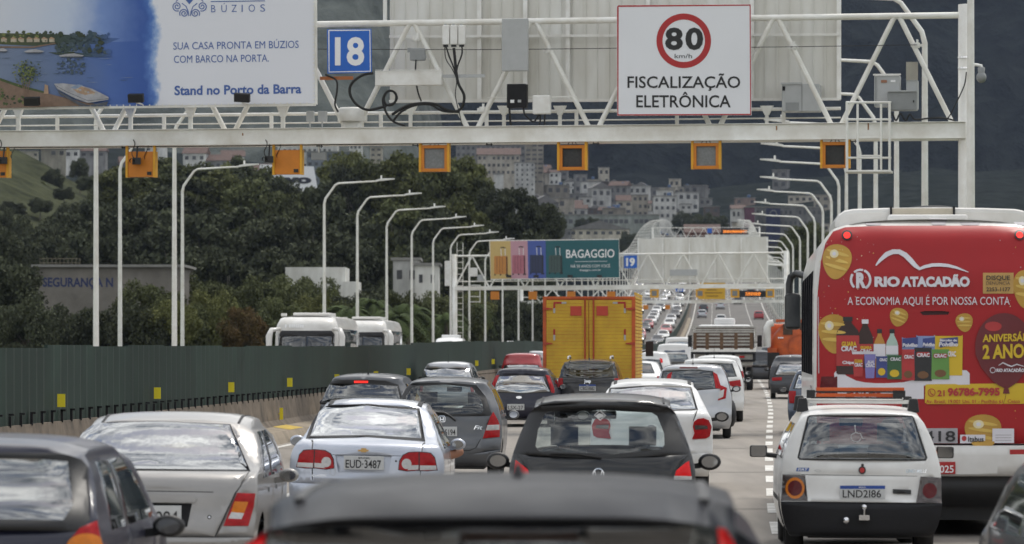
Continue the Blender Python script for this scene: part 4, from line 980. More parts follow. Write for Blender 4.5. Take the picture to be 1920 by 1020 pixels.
B('house', 'grey concrete house under the second gantry beam left of the yellow truck', 962, 1012, 600, 660, 520, 8, 'wall_grey', 'slab', (2, 1))
bn = thing('banner', 'large white banner with dark letters among the treetops', 'banner', Fr(at(545, 760), 760, 0, 0, 0)); fb = Fr(at(545, 760), 760, 0, 0, 0)
MB().prism([fb.plane(a, b_, 0) for a, b_ in ((478, 356), (596, 358), (588, 312), (488, 308))], 0, .3).build('panel', 'sign_white', bn)
t_ = MB(); put_text(t_, 'novo', 486, 584, 343, 329, lambda a, b_: (fb.plane(a, b_, -.1)[0], -.1, fb.plane(a, b_, -.1)[1]), 0, .06); t_.build('lettering', M('ink_slate', (.03, .033, .05), .7), bn, normals=False)
MB().span(fb.plane(490, 330, .5)[0], fb.plane(492, 330, .5)[0], .3, .8, -12, fb.plane(490, 312, .5)[1]).span(fb.plane(585, 330, .5)[0], fb.plane(587, 330, .5)[0], .3, .8, -12, fb.plane(585, 315, .5)[1]).build('post', 'grey_box_dark', bn)
fr_ = random.Random(11); walls = ['wall_white', 'wall_cream', 'wall_beige', 'wall_grey', 'wall_pink', 'wall_white', 'wall_brown', 'wall_beige', 'wall_grey', 'wall_brown', 'wall_cream']
def town(n, pxa, pxb, D0, D1, where):
    for i in range(n):
        px = pxa + (pxb - pxa) * ((i * .618034 + .13) % 1.0); D = D0 + (D1 - D0) * ((i + .5) / n); x = at(px, D)
        wm = fr_.uniform(4.5, 11); h = fr_.choice((3.2, 3.2, 5.8, 6.2, 8.5)); z = h_town(x, D) + .3 if D > 1335 else -6
        hw = wm / 2 / D * F; py1 = HY - (z - CAMZ) / D * F; py0 = HY - (z + h - CAMZ) / D * F; wl = fr_.choice(walls); rf = fr_.choice(('slab', 'slab', 'slab', 'slab', 'gable', 'grey'))
        q = px / (pxb - pxa); row = ('upper', 'middle', 'lower')[min(2, int(3 * (1 - (i + .5) / n)))]
        B('house', '%s %s house, %s, %s' % ({3.2: 'low', 5.8: 'two storey', 6.2: 'two storey', 8.5: 'tall'}[h], wl[5:], {'slab': 'flat roof', 'gable': 'tiled roof', 'grey': 'grey pitched roof'}[rf], where[row] % (('far left', 'left', 'centre left', 'centre', 'centre right', 'right')[int(6 * (px - pxa) / (pxb - pxa + 1))])), px - hw, px + hw, py0, py1, D, wm * .8, wl, rf, (max(2, int(wm / 2.6)), max(1, int(h / 2.9))), fr_.uniform(-.3, .3), 'hillside houses', fr_.random() < .35)
town(84, 985, 1330, 1385, 1950, dict(upper='high on the hillside town, %s', middle='halfway up the hillside town, %s', lower='at the foot of the hillside town, %s'))
town(18, 1290, 1560, 1420, 1800, dict(upper='up the slope right of the town, %s', middle='on the slope right of the town, %s', lower='low on the slope right of the town, %s'))
def small_houses():
    for i in range(12):
        px = 10 + ((i * .618034) % 1) * 500; D = 1350 + (i % 5) * 60; x = at(px, D); py = fr_.uniform(272, 322); wm = fr_.uniform(6, 11); hw = wm / 2 / D * F; hgt = fr_.uniform(10, 22); wl = fr_.choice(walls); rf = fr_.choice(('gable', 'slab', 'gable'))
        B('house', '%s house with %s behind the grassy hill, %s' % (wl[5:], {'slab': 'a flat roof', 'gable': 'a tiled roof'}[rf], ('far left', 'left', 'middle', 'right', 'far right')[int(px / 103)]), px - hw, px + hw, py, py + hgt, D, 8, wl, rf, (3, 1), fr_.uniform(-.2, .2), 'houses behind the grassy hill')
small_houses()

# ------------------------------------------------------------------ trees
def leafmat(n, c, lo): return M(n, c, .75, var=.35, scale=.55, dirt=lo, objvar=.28, spec=.08)
leafmat('leaf_dark', (.080, .088, .052), (.036, .042, .028)); leafmat('leaf_olive', (.128, .136, .054), (.058, .064, .031)); leafmat('leaf_mid', (.110, .120, .054), (.046, .053, .028)); leafmat('leaf_light', (.155, .160, .062), (.075, .082, .034)); leafmat('leaf_rust', (.115, .075, .035), (.05, .045, .02))
M('bark', (.12, .10, .08), .9, var=.4, scale=3); M('bark_pale', (.26, .24, .21), .9, var=.35, scale=2)
def crown_mesh(seed, rx, rz, zc, ncl, per, leaf, flat_=1.0):
    g = np.random.default_rng(seed); C = []
    while len(C) < ncl:
        p = g.uniform(-1, 1, 3)
        if .30 < np.linalg.norm(p) < 1: C.append(p * np.array([rx, rx, rz]))
    V = []
    for c in C:
        r = g.uniform(.26, .44) * rx; n = int(per * g.uniform(.7, 1.3))
        u = g.normal(size=(n, 3)); u /= np.linalg.norm(u, axis=1)[:, None]
        pos = c + u * (r * g.uniform(.45, 1.05, (n, 1))) * np.array([1, 1, .75 * flat_]); pos[:, 2] += zc
        a = g.normal(size=(n, 3)); a /= np.linalg.norm(a, axis=1)[:, None]; b_ = np.cross(a, g.normal(size=(n, 3))); b_ /= np.linalg.norm(b_, axis=1)[:, None]
        s = leaf * g.uniform(.6, 1.35, (n, 1))
        V.append(np.stack([pos - a * s - b_ * s * .3, pos + b_ * s * .62, pos + a * s - b_ * s * .1, pos - b_ * s * .7], 1).reshape(-1, 3))
    V = np.concatenate(V); n = len(V) // 4; me = bpy.data.meshes.new('crown'); me.vertices.add(len(V)); me.vertices.foreach_set('co', V.ravel())
    me.loops.add(len(V)); me.loops.foreach_set('vertex_index', np.arange(len(V))); me.polygons.add(n); me.polygons.foreach_set('loop_start', np.arange(0, len(V), 4)); me.polygons.foreach_set('loop_total', np.full(n, 4)); me.update(); me.validate()
    return me, C
def trunk_mb(h, C, zc, r=.28, seed=0):
    q = random.Random(seed); m = MB(); m.path([(0, 0, -6), (0, 0, 0), (q.uniform(-.4, .4), .1, h * .35), (q.uniform(-.6, .6), 0, zc * .8), (0, 0, zc)], [r * 1.3, r, r * .8, r * .6, r * .3], 8)
    for c in C[:9]: m.path([(0, 0, zc * q.uniform(.5, .8)), (c[0] * .5, c[1] * .5, zc + c[2] * .3 - .5), (c[0], c[1], zc + c[2])], [r * .4, r * .25, r * .08], 5)
    return m
PROTO = {}
def proto(kind):
    if kind in PROTO: return PROTO[kind]
    sp = dict(tall=(5.0, 7.0, 12.0, 36, 270, .33), tall2=(4.4, 7.6, 12.5, 30, 280, .33), airy=(5.2, 5.6, 14.0, 24, 230, .32), round=(5.0, 4.2, 7.5, 36, 420, .23), bush=(4.4, 3.0, 3.2, 30, 480, .18), bush2=(5.0, 2.6, 2.8, 32, 460, .18))[kind]
    me, C = crown_mesh(hash_(kind), *sp)
    PROTO[kind] = (me, trunk_mb(sp[2], C, sp[2], .26 if sp[2] > 5 else .14, 5), sp, {}); return PROTO[kind]
def hash_(s): return sum(ord(c) * (i + 3) for i, c in enumerate(s))
TREES = []
def tree(kind, mat, px, pytop, D, width=None, label=None):
    """crown top at a photo row; the trunk runs down into the ground"""
    me, tm, sp, cache = proto(kind); zt = zat(pytop, D); zbase = max(-4.5, h_grass(at(px, D), D)) if D < 1000 else h_town(at(px, D), D)
    full = sp[2] + sp[1] * .98; s2 = width / F * D / (2 * sp[0] * 1.08); s = max(s2 * .75, min(s2 * 1.35, (zt - zbase) / full)); zbase = zt - full * s
    r = thing('tree' if 'bush' not in kind else 'shrub', label, 'tree' if 'bush' not in kind else 'shrub', None, 'trees beyond the bridge')
    k = mat
    if k not in cache: q = me.copy(); q.materials.append(MATS[mat]); cache[k] = q
    c = bpy.data.objects.new('crown', cache[k]); COL.objects.link(c); c.parent = r
    if 'trunk' not in cache: t = tm.build('trunk', 'bark_pale' if kind in ('airy', 'tall2') else 'bark', r); cache['trunk'] = t.data
    else: t = bpy.data.objects.new('trunk', cache['trunk']); COL.objects.link(t); t.parent = r
    r.location = (at(px, D), D, zbase); r.scale = (s2, s2, s); r.rotation_euler = (0, 0, rnd.uniform(0, 6.28)); TREES.append((r, px, pytop, D, kind, mat))
    return r
# (kind, leaf, column, crown top row, distance, crown width in px)
TL = [('bush', 'leaf_mid', 588, 530, 395, 120), ('round', 'leaf_dark', 655, 552, 385, 80), ('tall', 'leaf_dark', 208, 338, 640, 90), ('tall', 'leaf_mid', 255, 300, 680, 110), ('tall2', 'leaf_olive', 320, 296, 690, 110), ('tall', 'leaf_mid', 372, 304, 680, 120), ('tall', 'leaf_olive', 425, 305, 670, 110), ('tall', 'leaf_mid', 500, 312, 670, 110), ('tall2', 'leaf_dark', 545, 356, 640, 100), ('airy', 'leaf_olive', 590, 352, 640, 100), ('tall', 'leaf_dark', 570, 372, 560, 120), ('tall', 'leaf_dark', 300, 350, 600, 120), ('round', 'leaf_dark', 30, 330, 800, 50), ('round', 'leaf_dark', 75, 372, 700, 46), ('round', 'leaf_dark', 120, 352, 760, 40), ('round', 'leaf_dark', 165, 330, 800, 44), ('bush', 'leaf_mid', 60, 340, 780, 60), ('bush', 'leaf_dark', 130, 385, 690, 60), ('bush', 'leaf_dark', 20, 380, 700, 60), ('bush', 'leaf_mid', 190, 350, 740, 50), ('bush', 'leaf_dark', 100, 320, 830, 44), ('bush', 'leaf_dark', 150, 300, 860, 40),
      ('tall', 'leaf_olive', 232, 312, 640, 110), ('tall', 'leaf_mid', 290, 296, 660, 120), ('tall2', 'leaf_dark', 345, 330, 600, 120), ('tall', 'leaf_olive', 400, 318, 620, 130), ('tall2', 'leaf_dark', 450, 292, 650, 95), ('tall', 'leaf_mid', 478, 335, 590, 120), ('airy', 'leaf_dark', 520, 330, 600, 90),
      ('airy', 'leaf_mid', 560, 352, 560, 110), ('tall2', 'leaf_dark', 610, 338, 560, 100), ('airy', 'leaf_olive', 640, 278, 620, 85), ('airy', 'leaf_dark', 662, 300, 600, 100), ('airy', 'leaf_mid', 700, 292, 600, 90), ('tall', 'leaf_olive', 742, 284, 600, 105), ('tall2', 'leaf_olive', 790, 296, 590, 110), ('tall', 'leaf_mid', 835, 300, 580, 110),
      ('tall', 'leaf_olive', 872, 292, 590, 95), ('tall2', 'leaf_mid', 905, 330, 580, 100), ('airy', 'leaf_dark', 940, 345, 560, 90), ('tall', 'leaf_dark', 975, 352, 560, 85), ('airy', 'leaf_dark', 1008, 376, 560, 80), ('round', 'leaf_dark', 1028, 392, 560, 60),
      ('tall', 'leaf_dark', 250, 372, 520, 130), ('tall2', 'leaf_dark', 320, 392, 500, 130), ('tall', 'leaf_dark', 390, 398, 500, 140), ('tall2', 'leaf_dark', 455, 388, 510, 130), ('tall', 'leaf_dark', 525, 405, 500, 130), ('tall2', 'leaf_dark', 590, 398, 480, 130), ('tall', 'leaf_dark', 660, 395, 500, 130), ('tall2', 'leaf_mid', 730, 372, 500, 130), ('tall', 'leaf_dark', 800, 380, 500, 130), ('tall', 'leaf_olive', 865, 378, 500, 120), ('tall2', 'leaf_dark', 925, 420, 490, 110), ('tall', 'leaf_dark', 985, 432, 490, 90), ('tall', 'leaf_dark', 1020, 440, 500, 70),
      ('round', 'leaf_dark', 2, 395, 600, 70), ('round', 'leaf_dark', 70, 412, 520, 110), ('tall', 'leaf_dark', 132, 398, 540, 110), ('tall', 'leaf_dark', 185, 372, 560, 110), ('round', 'leaf_dark', 20, 442, 420, 120), ('round', 'leaf_dark', -40, 420, 420, 120), ('tall', 'leaf_dark', 100, 440, 460, 120), ('tall', 'leaf_dark', 165, 432, 470, 120), ('tall', 'leaf_dark', 220, 440, 460, 120),
      ('round', 'leaf_dark', 8, 492, 310, 140), ('round', 'leaf_dark', -50, 480, 310, 150), ('round', 'leaf_dark', 52, 566, 290, 120), ('round', 'leaf_mid', 262, 532, 310, 100), ('round', 'leaf_mid', 305, 542, 312, 90), ('round', 'leaf_dark', 205, 572, 295, 130), ('round', 'leaf_dark', 140, 580, 300, 120), ('round', 'leaf_mid', 335, 566, 290, 110),
      ('tall', 'leaf_dark', 360, 460, 420, 130), ('tall2', 'leaf_dark', 430, 470, 420, 130), ('tall', 'leaf_dark', 500, 465, 425, 130), ('tall', 'leaf_dark', 572, 452, 470, 120), ('tall', 'leaf_dark', 700, 458, 470, 120), ('tall2', 'leaf_dark', 640, 452, 470, 120), ('tall', 'leaf_dark', 850, 452, 480, 120), ('tall', 'leaf_dark', 905, 480, 480, 110), ('tall', 'leaf_dark', 960, 500, 480, 110), ('tall2', 'leaf_dark', 775, 455, 480, 100),
      ('round', 'leaf_mid', 372, 520, 340, 130), ('round', 'leaf_mid', 440, 528, 335, 130), ('round', 'leaf_mid', 505, 524, 340, 120), ('bush', 'leaf_light', 395, 556, 310, 130), ('round', 'leaf_dark', 268, 580, 285, 130), ('bush2', 'leaf_light', 322, 570, 285, 110), ('bush', 'leaf_rust', 455, 584, 290, 90), ('bush', 'leaf_mid', 520, 568, 300, 110), ('bush', 'leaf_light', 590, 560, 330, 100), ('round', 'leaf_mid', 560, 545, 360, 110), ('bush2', 'leaf_mid', 630, 572, 320, 100),
      ('round', 'leaf_dark', 700, 545, 370, 110), ('bush', 'leaf_mid', 750, 556, 350, 110), ('round', 'leaf_mid', 805, 552, 370, 100), ('round', 'leaf_mid', 860, 560, 380, 90), ('bush', 'leaf_light', 890, 552, 420, 80), ('round', 'leaf_dark', 930, 545, 440, 100), ('round', 'leaf_dark', 985, 560, 450, 90), ('round', 'leaf_mid', 1030, 560, 460, 80),
      ('round', 'leaf_mid', 1508, 420, 620, 80), ('round', 'leaf_mid', 1480, 448, 600, 60), ('round', 'leaf_olive', 1545, 428, 640, 80), ('round', 'leaf_dark', 1600, 420, 620, 90), ('round', 'leaf_dark', 1660, 425, 640, 90),
      ('round', 'leaf_dark', 1280, 398, 1420, 40), ('round', 'leaf_dark', 1308, 404, 1400, 50), ('round', 'leaf_dark', 1340, 402, 1400, 50), ('round', 'leaf_dark', 1090, 410, 1385, 24), ('round', 'leaf_dark', 1113, 408, 1385, 26), ('round', 'leaf_dark', 1178, 436, 1360, 40), ('round', 'leaf_dark', 1052, 412, 1390, 22)]
zones = [(-1e9, 60, 'at the far left edge'), (60, 180, 'left of the first tall pole'), (180, 250, 'right of the first tall pole'), (250, 327, 'left of the second tall pole'), (327, 420, 'right of the second tall pole'), (420, 520, 'under the second orange signal'), (520, 608, 'left of the arm post above the coaches'), (608, 670, 'right of the arm post above the coaches'), (670, 725, 'behind the second arm post from the coaches'), (725, 790, 'behind the third and fourth arm posts'), (790, 860, 'below the first yellow signal'), (860, 930, 'left end of the suitcase billboard'), (930, 1045, 'over the suitcase billboard'), (1045, 1250, 'in the hillside town, left'), (1250, 1400, 'in the hillside town, right'), (1400, 1e9, 'right behind the bus')]
for kd, mt, px, py, D, wd in TL:
    z = next(q[2] for q in zones if q[0] <= px < q[1]); row = 'top row' if py < 345 else 'upper row' if py < 400 else 'middle row' if py < 480 else 'lower row' if py < 545 else 'bottom row'
    nm = {'tall': 'dense', 'tall2': 'slim', 'airy': 'loose pale-trunked', 'round': 'round', 'bush': 'low', 'bush2': 'low spreading'}[kd]
    tree(kd, mt, px, py, D, wd, '%s %s %s, %s, %s' % (nm, {'leaf_dark': 'dark green', 'leaf_olive': 'olive green', 'leaf_mid': 'mid green', 'leaf_light': 'light green', 'leaf_rust': 'rusty brown'}[mt], 'shrub' if 'bush' in kd else 'tree', row, z))
# palms behind the coaches
def palm(px, pytop, D, label, first=[None]):
    zt = zat(pytop, D)
    if first[0] is None:
        r = thing('palm_tree', label, 'palm tree', None, 'palms behind the green screen'); q = random.Random(4)
        MB().path([(0, 0, -10), (.1, 0, -7), (.25, 0, -3), (0, 0, 0)], [.22, .18, .15, .16], 8).build('trunk', 'bark', r)
        m = MB()
        for k in range(26):
            a = k * 2.4; el = q.uniform(-.2, 1.1); L = q.uniform(2.4, 3.3); pts = []
            for j in range(9):
                t = j / 8; h = math.sin(el) * L * t - 1.5 * t * t * L * .55; rr = math.cos(el) * L * t
                pts.append(Vector((rr * math.cos(a), rr * math.sin(a), h)))
            for j in range(1, 9):
                tg = (pts[j] - pts[j - 1]).normalized(); sd = tg.cross(Vector((0, 0, 1))).normalized()
                for s_ in (-1, 1):
                    for e in (0, .5):
                        b_ = pts[j - 1].lerp(pts[j], e); ln = .75 * (1 - .5 * abs(j / 8 - .45)); tip = b_ + sd * s_ * ln * .75 + tg * ln * .5 - Vector((0, 0, .25 * ln))
                        m.add([b_, b_ + tg * .07, tip, b_ - tg * .05], [(0, 1, 2, 3)])
        m.build('crown', leafmat('leaf_palm', (.055, .075, .028), (.03, .042, .016)), r, normals=False); first[0] = r
    else: r = dup(first[0], label, 'palms behind the green screen')
    r.location = (at(px, D), D, zt - 1.2); r.rotation_euler = (0, 0, px); s = rnd.uniform(.9, 1.2); r.scale = (s, s, s)
for px, py, D, lb in ((655, 560, 300, 'palm with drooping fronds between the first two arm posts over the coaches'), (700, 545, 320, 'palm left of the third arm post over the coaches'), (738, 572, 310, 'low palm right of the third arm post over the coaches'), (700, 590, 290, 'lowest palm just over the second coach'), (770, 560, 330, 'palm behind the fourth arm post over the coaches'), (835, 575, 350, 'palm left of the middle distance gantry ladder'), (893, 560, 400, 'palm under the left end of the middle distance gantry')): palm(px, py, D, lb)
# ------------------------------------------------------------------ road vehicles: a shell laid over a rear face, two sides and a roof strip
class Car:
    def __init__(s, name, label, cat, X, D, S, paint, yaw=None, roll=0, det=.07, group=None, glassmats=('glass_tint', 'glass_clear', 'glass_dark'), far=False, zg=None, trim='dark_trim'):
        s.far = far; s.S = S; s.det = det; s.paint = paint
        yaw = math.atan(slope(D)) if yaw is None else yaw
        s.fr = Fr(X, D, yaw, roll, ZR(D) if zg is None else zg)
        s.root = thing(name, label, cat, s.fr, group)
        s.rp = pchip(S['rp']); s.Wf = pchip(S['W']); s.zr = S['zr']; s.ce = S.get('ce', .07); s.ze = s.zr - s.ce
        s.k1, s.k2 = S.get('k', (.05, .10)); s.z0 = S.get('z0', .22); s.L = S['L']
        yc = s.rp(s.zr); s.ye = s.rp(s.ze) + s.k1 + s.k2
        s.T = pchip([(min(yc, s.ye), s.zr)] + S['top'])
        s.rearmat, s.wsmat, s.sidemat = glassmats
        s.regs = []; s.trim = trim
    def hw(s, z): return s.Wf(min(z, s.ze))
    def P(s, y): return 1 - .10 * max(0, (y / s.L - .62) / .38) ** 2
    def rear(s, x, z):
        q = min(1.0, abs(x) / s.hw(z)); return s.rp(z) + s.k1 * q * q + s.k2 * q ** 7
    def cv(s, v): v = abs(v); return s.ce * (.42 * v * v + .58 * v ** 6)
    def loc(s, px, py): return s.fr.surf(px, py, s.rear)
    def pt(s, px, py, off=.004):
        x, z = s.loc(px, py); return (x, s.rear(x, z) - off, z)
    def ptm(s, x, z, off=.004): return (x, s.rear(x, z) - off, z)
    def R(s, part, mat, poly, sym=False, off=0.0, px=True, label=None, parent=None):
        p = [s.loc(*q) for q in poly] if px else list(poly)
        s.regs.append([part, mat, p, off, label, 0, parent])
        if sym: s.regs.append([part, mat, [(-x, z) for x, z in p], off, label, 1, parent])
        return s
    def body(s):
        S = s.S; n = max(8, int(.9 / s.det))
        zs = [s.z0 + (s.ze - s.z0) * i / n for i in range(n + 1)]
        vs = [1, .985, .955, .91, .86, .7, .45, .2, 0, -.2, -.45, -.7, -.86, -.91, -.955, -.985, -1]
        arc = [(v * s.hw(s.ze), s.zr - s.cv(v)) for v in vs]
        outl = [(s.hw(z), z) for z in zs[:-1]] + arc + [(-s.hw(z), z) for z in reversed(zs[:-1])]
        polys = [r[2] for r in s.regs]
        # samples near the rounded corners
        ex = [(sg * q * s.hw(z), z) for z in zs[1:-1] for q in (.80, .88, .94, .98) for sg in (1, -1)]
        rv, tr, rg = cdt2(outl, polys, s.det, ex)
        keys = {}
        for i, r in enumerate(s.regs): keys.setdefault((r[0], r[5], r[6]), []).append(i)
        P3 = [(x, s.rear(x, z), z) for x, z in rv]
        body = MB()
        body.add(P3, [t for t, r in zip(tr, rg) if r == -1], 0, True)
        s.parts = {}
        for key, ids in keys.items():
            mb = MB(); mats = []
            for i in ids:
                _, mat, _, off, lab, _, _ = s.regs[i]
                if mat not in mats: mats.append(mat)
                mi = mats.index(mat)
                T = [t for t, r in zip(tr, rg) if r == i]
                if not T: continue
                used = sorted({k for t in T for k in t}); ix = {k: j for j, k in enumerate(used)}
                mb.add([(P3[k][0], P3[k][1] - off, P3[k][2]) for k in used], [tuple(ix[k] for k in t) for t in T], mi, True)
                if off:
                    cnt = {}
                    for t in T:
                        for a, b in ((t[0], t[1]), (t[1], t[2]), (t[2], t[0])): cnt.setdefault((min(a, b), max(a, b)), []).append((a, b))
                    for e, l in cnt.items():
                        if len(l) == 1:
                            a, b = l[0]; pa, pb = P3[a], P3[b]; bk = .012 if off > 0 else 0
                            mb.add([(pa[0], pa[1] - off, pa[2]), (pb[0], pb[1] - off, pb[2]), (pb[0], pb[1] + bk, pb[2]), (pa[0], pa[1] + bk, pa[2])], [(0, 1, 2, 3)], mi)
            if not mb.f: continue
            par = s.root if key[2] is None else s.parts[(key[2], key[1])] if (key[2], key[1]) in s.parts else s.parts.get((key[2], 0), s.root)
            o = mb.build(key[0], mats, par, normals=False); s.parts[(key[0], key[1])] = o
            lab = s.regs[ids[0]][4]
            if lab: o['label'] = lab
        # roof strip
        ys = sorted({round(y, 4) for y in list(np.linspace(s.ye + .06, s.L, 16 if not s.far else 10)) + [p[0] for p in S['top'] if p[0] > s.ye + .05] + list(S['ws'])})
        rows = [[(x, s.rear(x, z), z) for x, z in arc]]
        for y in ys:
            ze = s.T(y) - s.ce; wd = s.Wf(ze) * s.P(y)
            rows.append([(v * wd, y, s.T(y) - s.cv(v)) for v in vs])
        flat = [p for r in rows for p in r]; m = len(vs); fb = []; fw = []
        for i in range(len(rows) - 1):
            ym = .5 * ((ys[i - 1] if i else s.ye) + ys[i])
            for k in range(m - 1):
                q = (i * m + k, i * m + k + 1, (i + 1) * m + k + 1, (i + 1) * m + k)
                (fw if S['ws'][0] < ym < S['ws'][1] and abs(vs[k] + vs[k + 1]) / 2 < .87 else fb).append(q)
        body.add(flat, fb, 0, True)
        last = rows[-1]
        body.add(last + [(p[0], s.L, s.z0) for p in last], [(k, k + 1, m + k + 1, m + k) for k in range(m - 1)], 0, True)
        MB().add(flat, fw, 0, True).build('windscreen', s.wsmat, s.root, normals=False)
        # sides
        wr = S.get('wr', .30); ya = S.get('axle', (.75, s.L - .80)); ra = wr + .055
        side = [(s.rp(z) + s.k1 + s.k2, z) for z in zs] + [(y, s.T(y) - s.ce) for y in ys] + [(s.L, s.z0)]
        for yc in (ya[1], ya[0]):
            a0 = math.asin(max(-1, min(1, (s.z0 - wr) / ra)))
            N = 12
            side += [(yc + ra * math.cos(a), wr + ra * math.sin(a)) for a in [a0 + (math.pi - 2 * a0) * k / N for k in range(N + 1)]]
        sp = []; sm = []
        for part, mat, poly in S['side']: sp.append(poly); sm.append((part, mat))
        rv, tr, rg = cdt2(side, sp, s.det * 1.6, [])
        for sg in (1, -1):
            P3 = [(sg * s.Wf(min(z, s.ze)) * s.P(y), y, z) for y, z in rv]
            body.add(P3, [t for t, r in zip(tr, rg) if r == -1], 0, True)
            kk = {}
            for i, pm in enumerate(sm): kk.setdefault(pm, []).append(i)
            for (part, mat), ids in kk.items():
                T = [t for t, r in zip(tr, rg) if r in ids]
                if not T: continue
                mm = s.sidemat if mat == 'G' else mat
                used = sorted({k for t in T for k in t}); ix = {k: j for j, k in enumerate(used)}
                MB().add([P3[k] for k in used], [tuple(ix[k] for k in t) for t in T], 0, True).build(part, mm, s.root, normals=False)
        s.bodyo = body.build('body', s.paint, s.root, weld=.0015)
        # underside, wheels
        W = s.Wf(.6); MB().span(-W + .27, W - .27, .22 + s.rp(.3), s.L - .25, .17, .46).build('underbody', 'black_plastic', s.root)
        for yc in ya:
            for sg in (1, -1):
                xo = sg * (s.Wf(wr + .05) * s.P(yc) - .02)
                t = MB().lathe([(wr * .62, 0), (wr * .9, 0), (wr, -.03), (wr, -.15), (wr * .9, -.18), (wr * .62, -.18)], (0, 0, 0), 'X', 18 if not s.far else 10)
                if sg < 0: t.v = [(-x, y, z) for x, y, z in t.v]
                t.v = [(x + xo, y + yc, z + wr) for x, y, z in t.v]
                wh = t.build('wheel', 'rubber', s.root)
                if not s.far:
                    r = MB().lathe([(wr * .62, -.01), (wr * .55, -.02), (wr * .5, -.05), (wr * .15, -.03), (.001, -.03)], (0, 0, 0), 'X', 18)
                    r.v = [((x if sg > 0 else -x) + xo, y + yc, z + wr) for x, y, z in r.v]
                    r.build('rim', 'alloy', wh)
        return s
    def mirrors(s, y, z, dx=.10, sz=(.105, .055, .07), mat='black_plastic', sides=(1, -1), shape='oval'):
        for sg in sides:
            x = sg * (s.Wf(z) * s.P(y) + dx)
            m = MB()
            if shape == 'oval':
                m.ball((x, y, z), sz, 18)
                m.v = [(p[0], y + (-.03 if p[1] < y - .03 else p[1] - y), p[2]) for p in m.v]
            else: m.box((x, y, z), (sz[0] * 2, sz[1] * 2, sz[2] * 2))
            m.bar((sg * s.Wf(z - .05) * s.P(y) * .97, y + .05, z - .05), (x - sg * sz[0] * .3, y + .02, z - .03), .05, .05)
            o = m.build('wing_mirror', mat, s.root, bevel=.02 if shape != 'oval' else 0)
            fy = y - .032 if shape == 'oval' else y - sz[1] - .003
            g = circle(x, z, sz[0] * .70, sz[2] * .68, 22) if shape == 'oval' else rrect(x - sz[0] * .85, z - sz[2] * .85, x + sz[0] * .85, z + sz[2] * .85, .02)
            MB().add([(a, fy - .002, b) for a, b in g], [tuple(range(len(g)))]).build('mirror_glass', 'glass_mirror', o, normals=False)
        return s
    def roof_trim(s, v=.80, y1=None, w=.022, mat='dark_trim', h=.006, y0=None):
        y1 = s.S['ws'][0] if y1 is None else y1; y0 = (s.ye + .02) if y0 is None else y0
        for sg in (1, -1):
            P = []
            for i in range(12):
                y = y0 + (y1 - y0) * i / 11; ze = s.T(y) - s.ce; wd = s.Wf(ze) * s.P(y)
                zz = s.T(y) - s.cv(v)
                P += [(sg * v * wd - w / 2, y, zz + h), (sg * v * wd + w / 2, y, zz + h), (sg * v * wd - w / 2, y, zz - .03), (sg * v * wd + w / 2, y, zz - .03)]
            Fc = []
            for i in range(11): b = i * 4; Fc += [(b, b + 1, b + 5, b + 4), (b, b + 4, b + 6, b + 2), (b + 1, b + 3, b + 7, b + 5)]
            Fc += [(0, 2, 3, 1)]
            MB().add(P, Fc).build('roof_moulding', mat, s.root)
        return s
    def plate(s, x0, y0, x1, y1, text, tx=None, blue=False, mat='plate_white', ink='text_black', tilt=0, topline=None, y=None):
        """the number plate from its corners in the photograph, with its characters"""
        a = s.loc(x0, y1); b = s.loc(x1, y0)
        zc = (a[1] + b[1]) / 2; xc = (a[0] + b[0]) / 2; yy = (min(s.rear(0, a[1]), s.rear(0, b[1])) - .014) if y is None else y
        tl = math.atan(tilt)
        def to3(px, py):
            x, z = s.fr.plane(px, py, yy); return x, z
        A = to3(x0, y0); B = to3(x1, y0 + tilt * (x1 - x0)); Cc = to3(x1, y1 + tilt * (x1 - x0)); Dd = to3(x0, y1)
        p = MB().prism([Dd, Cc, B, A], yy, yy + .012).build('licence_plate', mat, s.root, bevel=.003)
        h = y1 - y0
        if blue:
            A2 = to3(x0, y0 + h * .24); B2 = to3(x1, y0 + h * .24 + tilt * (x1 - x0))
            MB().prism([A2, B2, B, A], yy - .002, yy + .006).build('blue_band', 'plate_blue', p)
        m = MB()
        t0, t1 = tx if tx else (x0 + (x1 - x0) * .06, x1 - (x1 - x0) * .06)
        put_text(m, text, t0, t1, y1 - h * .13, y0 + h * (.34 if blue else .30), lambda px, py: (to3(px, py)[0], yy - .0035, to3(px, py)[1]), 0, .012, 0, tilt)
        if blue: put_text(m, 'BRASIL', x0 + (x1 - x0) * .42, x0 + (x1 - x0) * .58, y0 + h * .18, y0 + h * .07, lambda px, py: (to3(px, py)[0], yy - .0045, to3(px, py)[1]), 1, 0, 0, tilt)
        if topline: put_text(m, topline, x0 + (x1 - x0) * .36, x0 + (x1 - x0) * .66, y0 + h * .22, y0 + h * .10, lambda px, py: (to3(px, py)[0], yy - .0035, to3(px, py)[1]), 0, .01, 0, tilt)
        m.build('lettering', [ink, 'text_white'], p, normals=False)
        return p
    def text(s, t, x0, x1, yb, yt, mat, name='lettering', bold=.01, shear=0, tilt=0, off=.004, parent=None):
        m = MB(); put_text(m, t, x0, x1, yb, yt, lambda a, b: s.pt(a, b, off), 0, bold, shear, tilt)
        return m.build(name, mat, parent or s.root, normals=False)
    def decal(s, mb, poly, mi, off, grid=.12):
        """a printed or stuck-on shape following the rear surface"""
        p = [s.loc(*q) for q in poly]
        rv, tr, rg = cdt2(p, [], grid, [])
        mb.add([(x, s.rear(x, z) - off, z) for x, z in rv], tr, mi, True)
        return mb
    def line(s, pts, r, name, mat, off=.01, n=6, px=True):
        P = [s.pt(a, b, off) if px else s.ptm(a, b, off) for a, b in pts]
        return MB().path(P, r, n).build(name, mat, s.root)
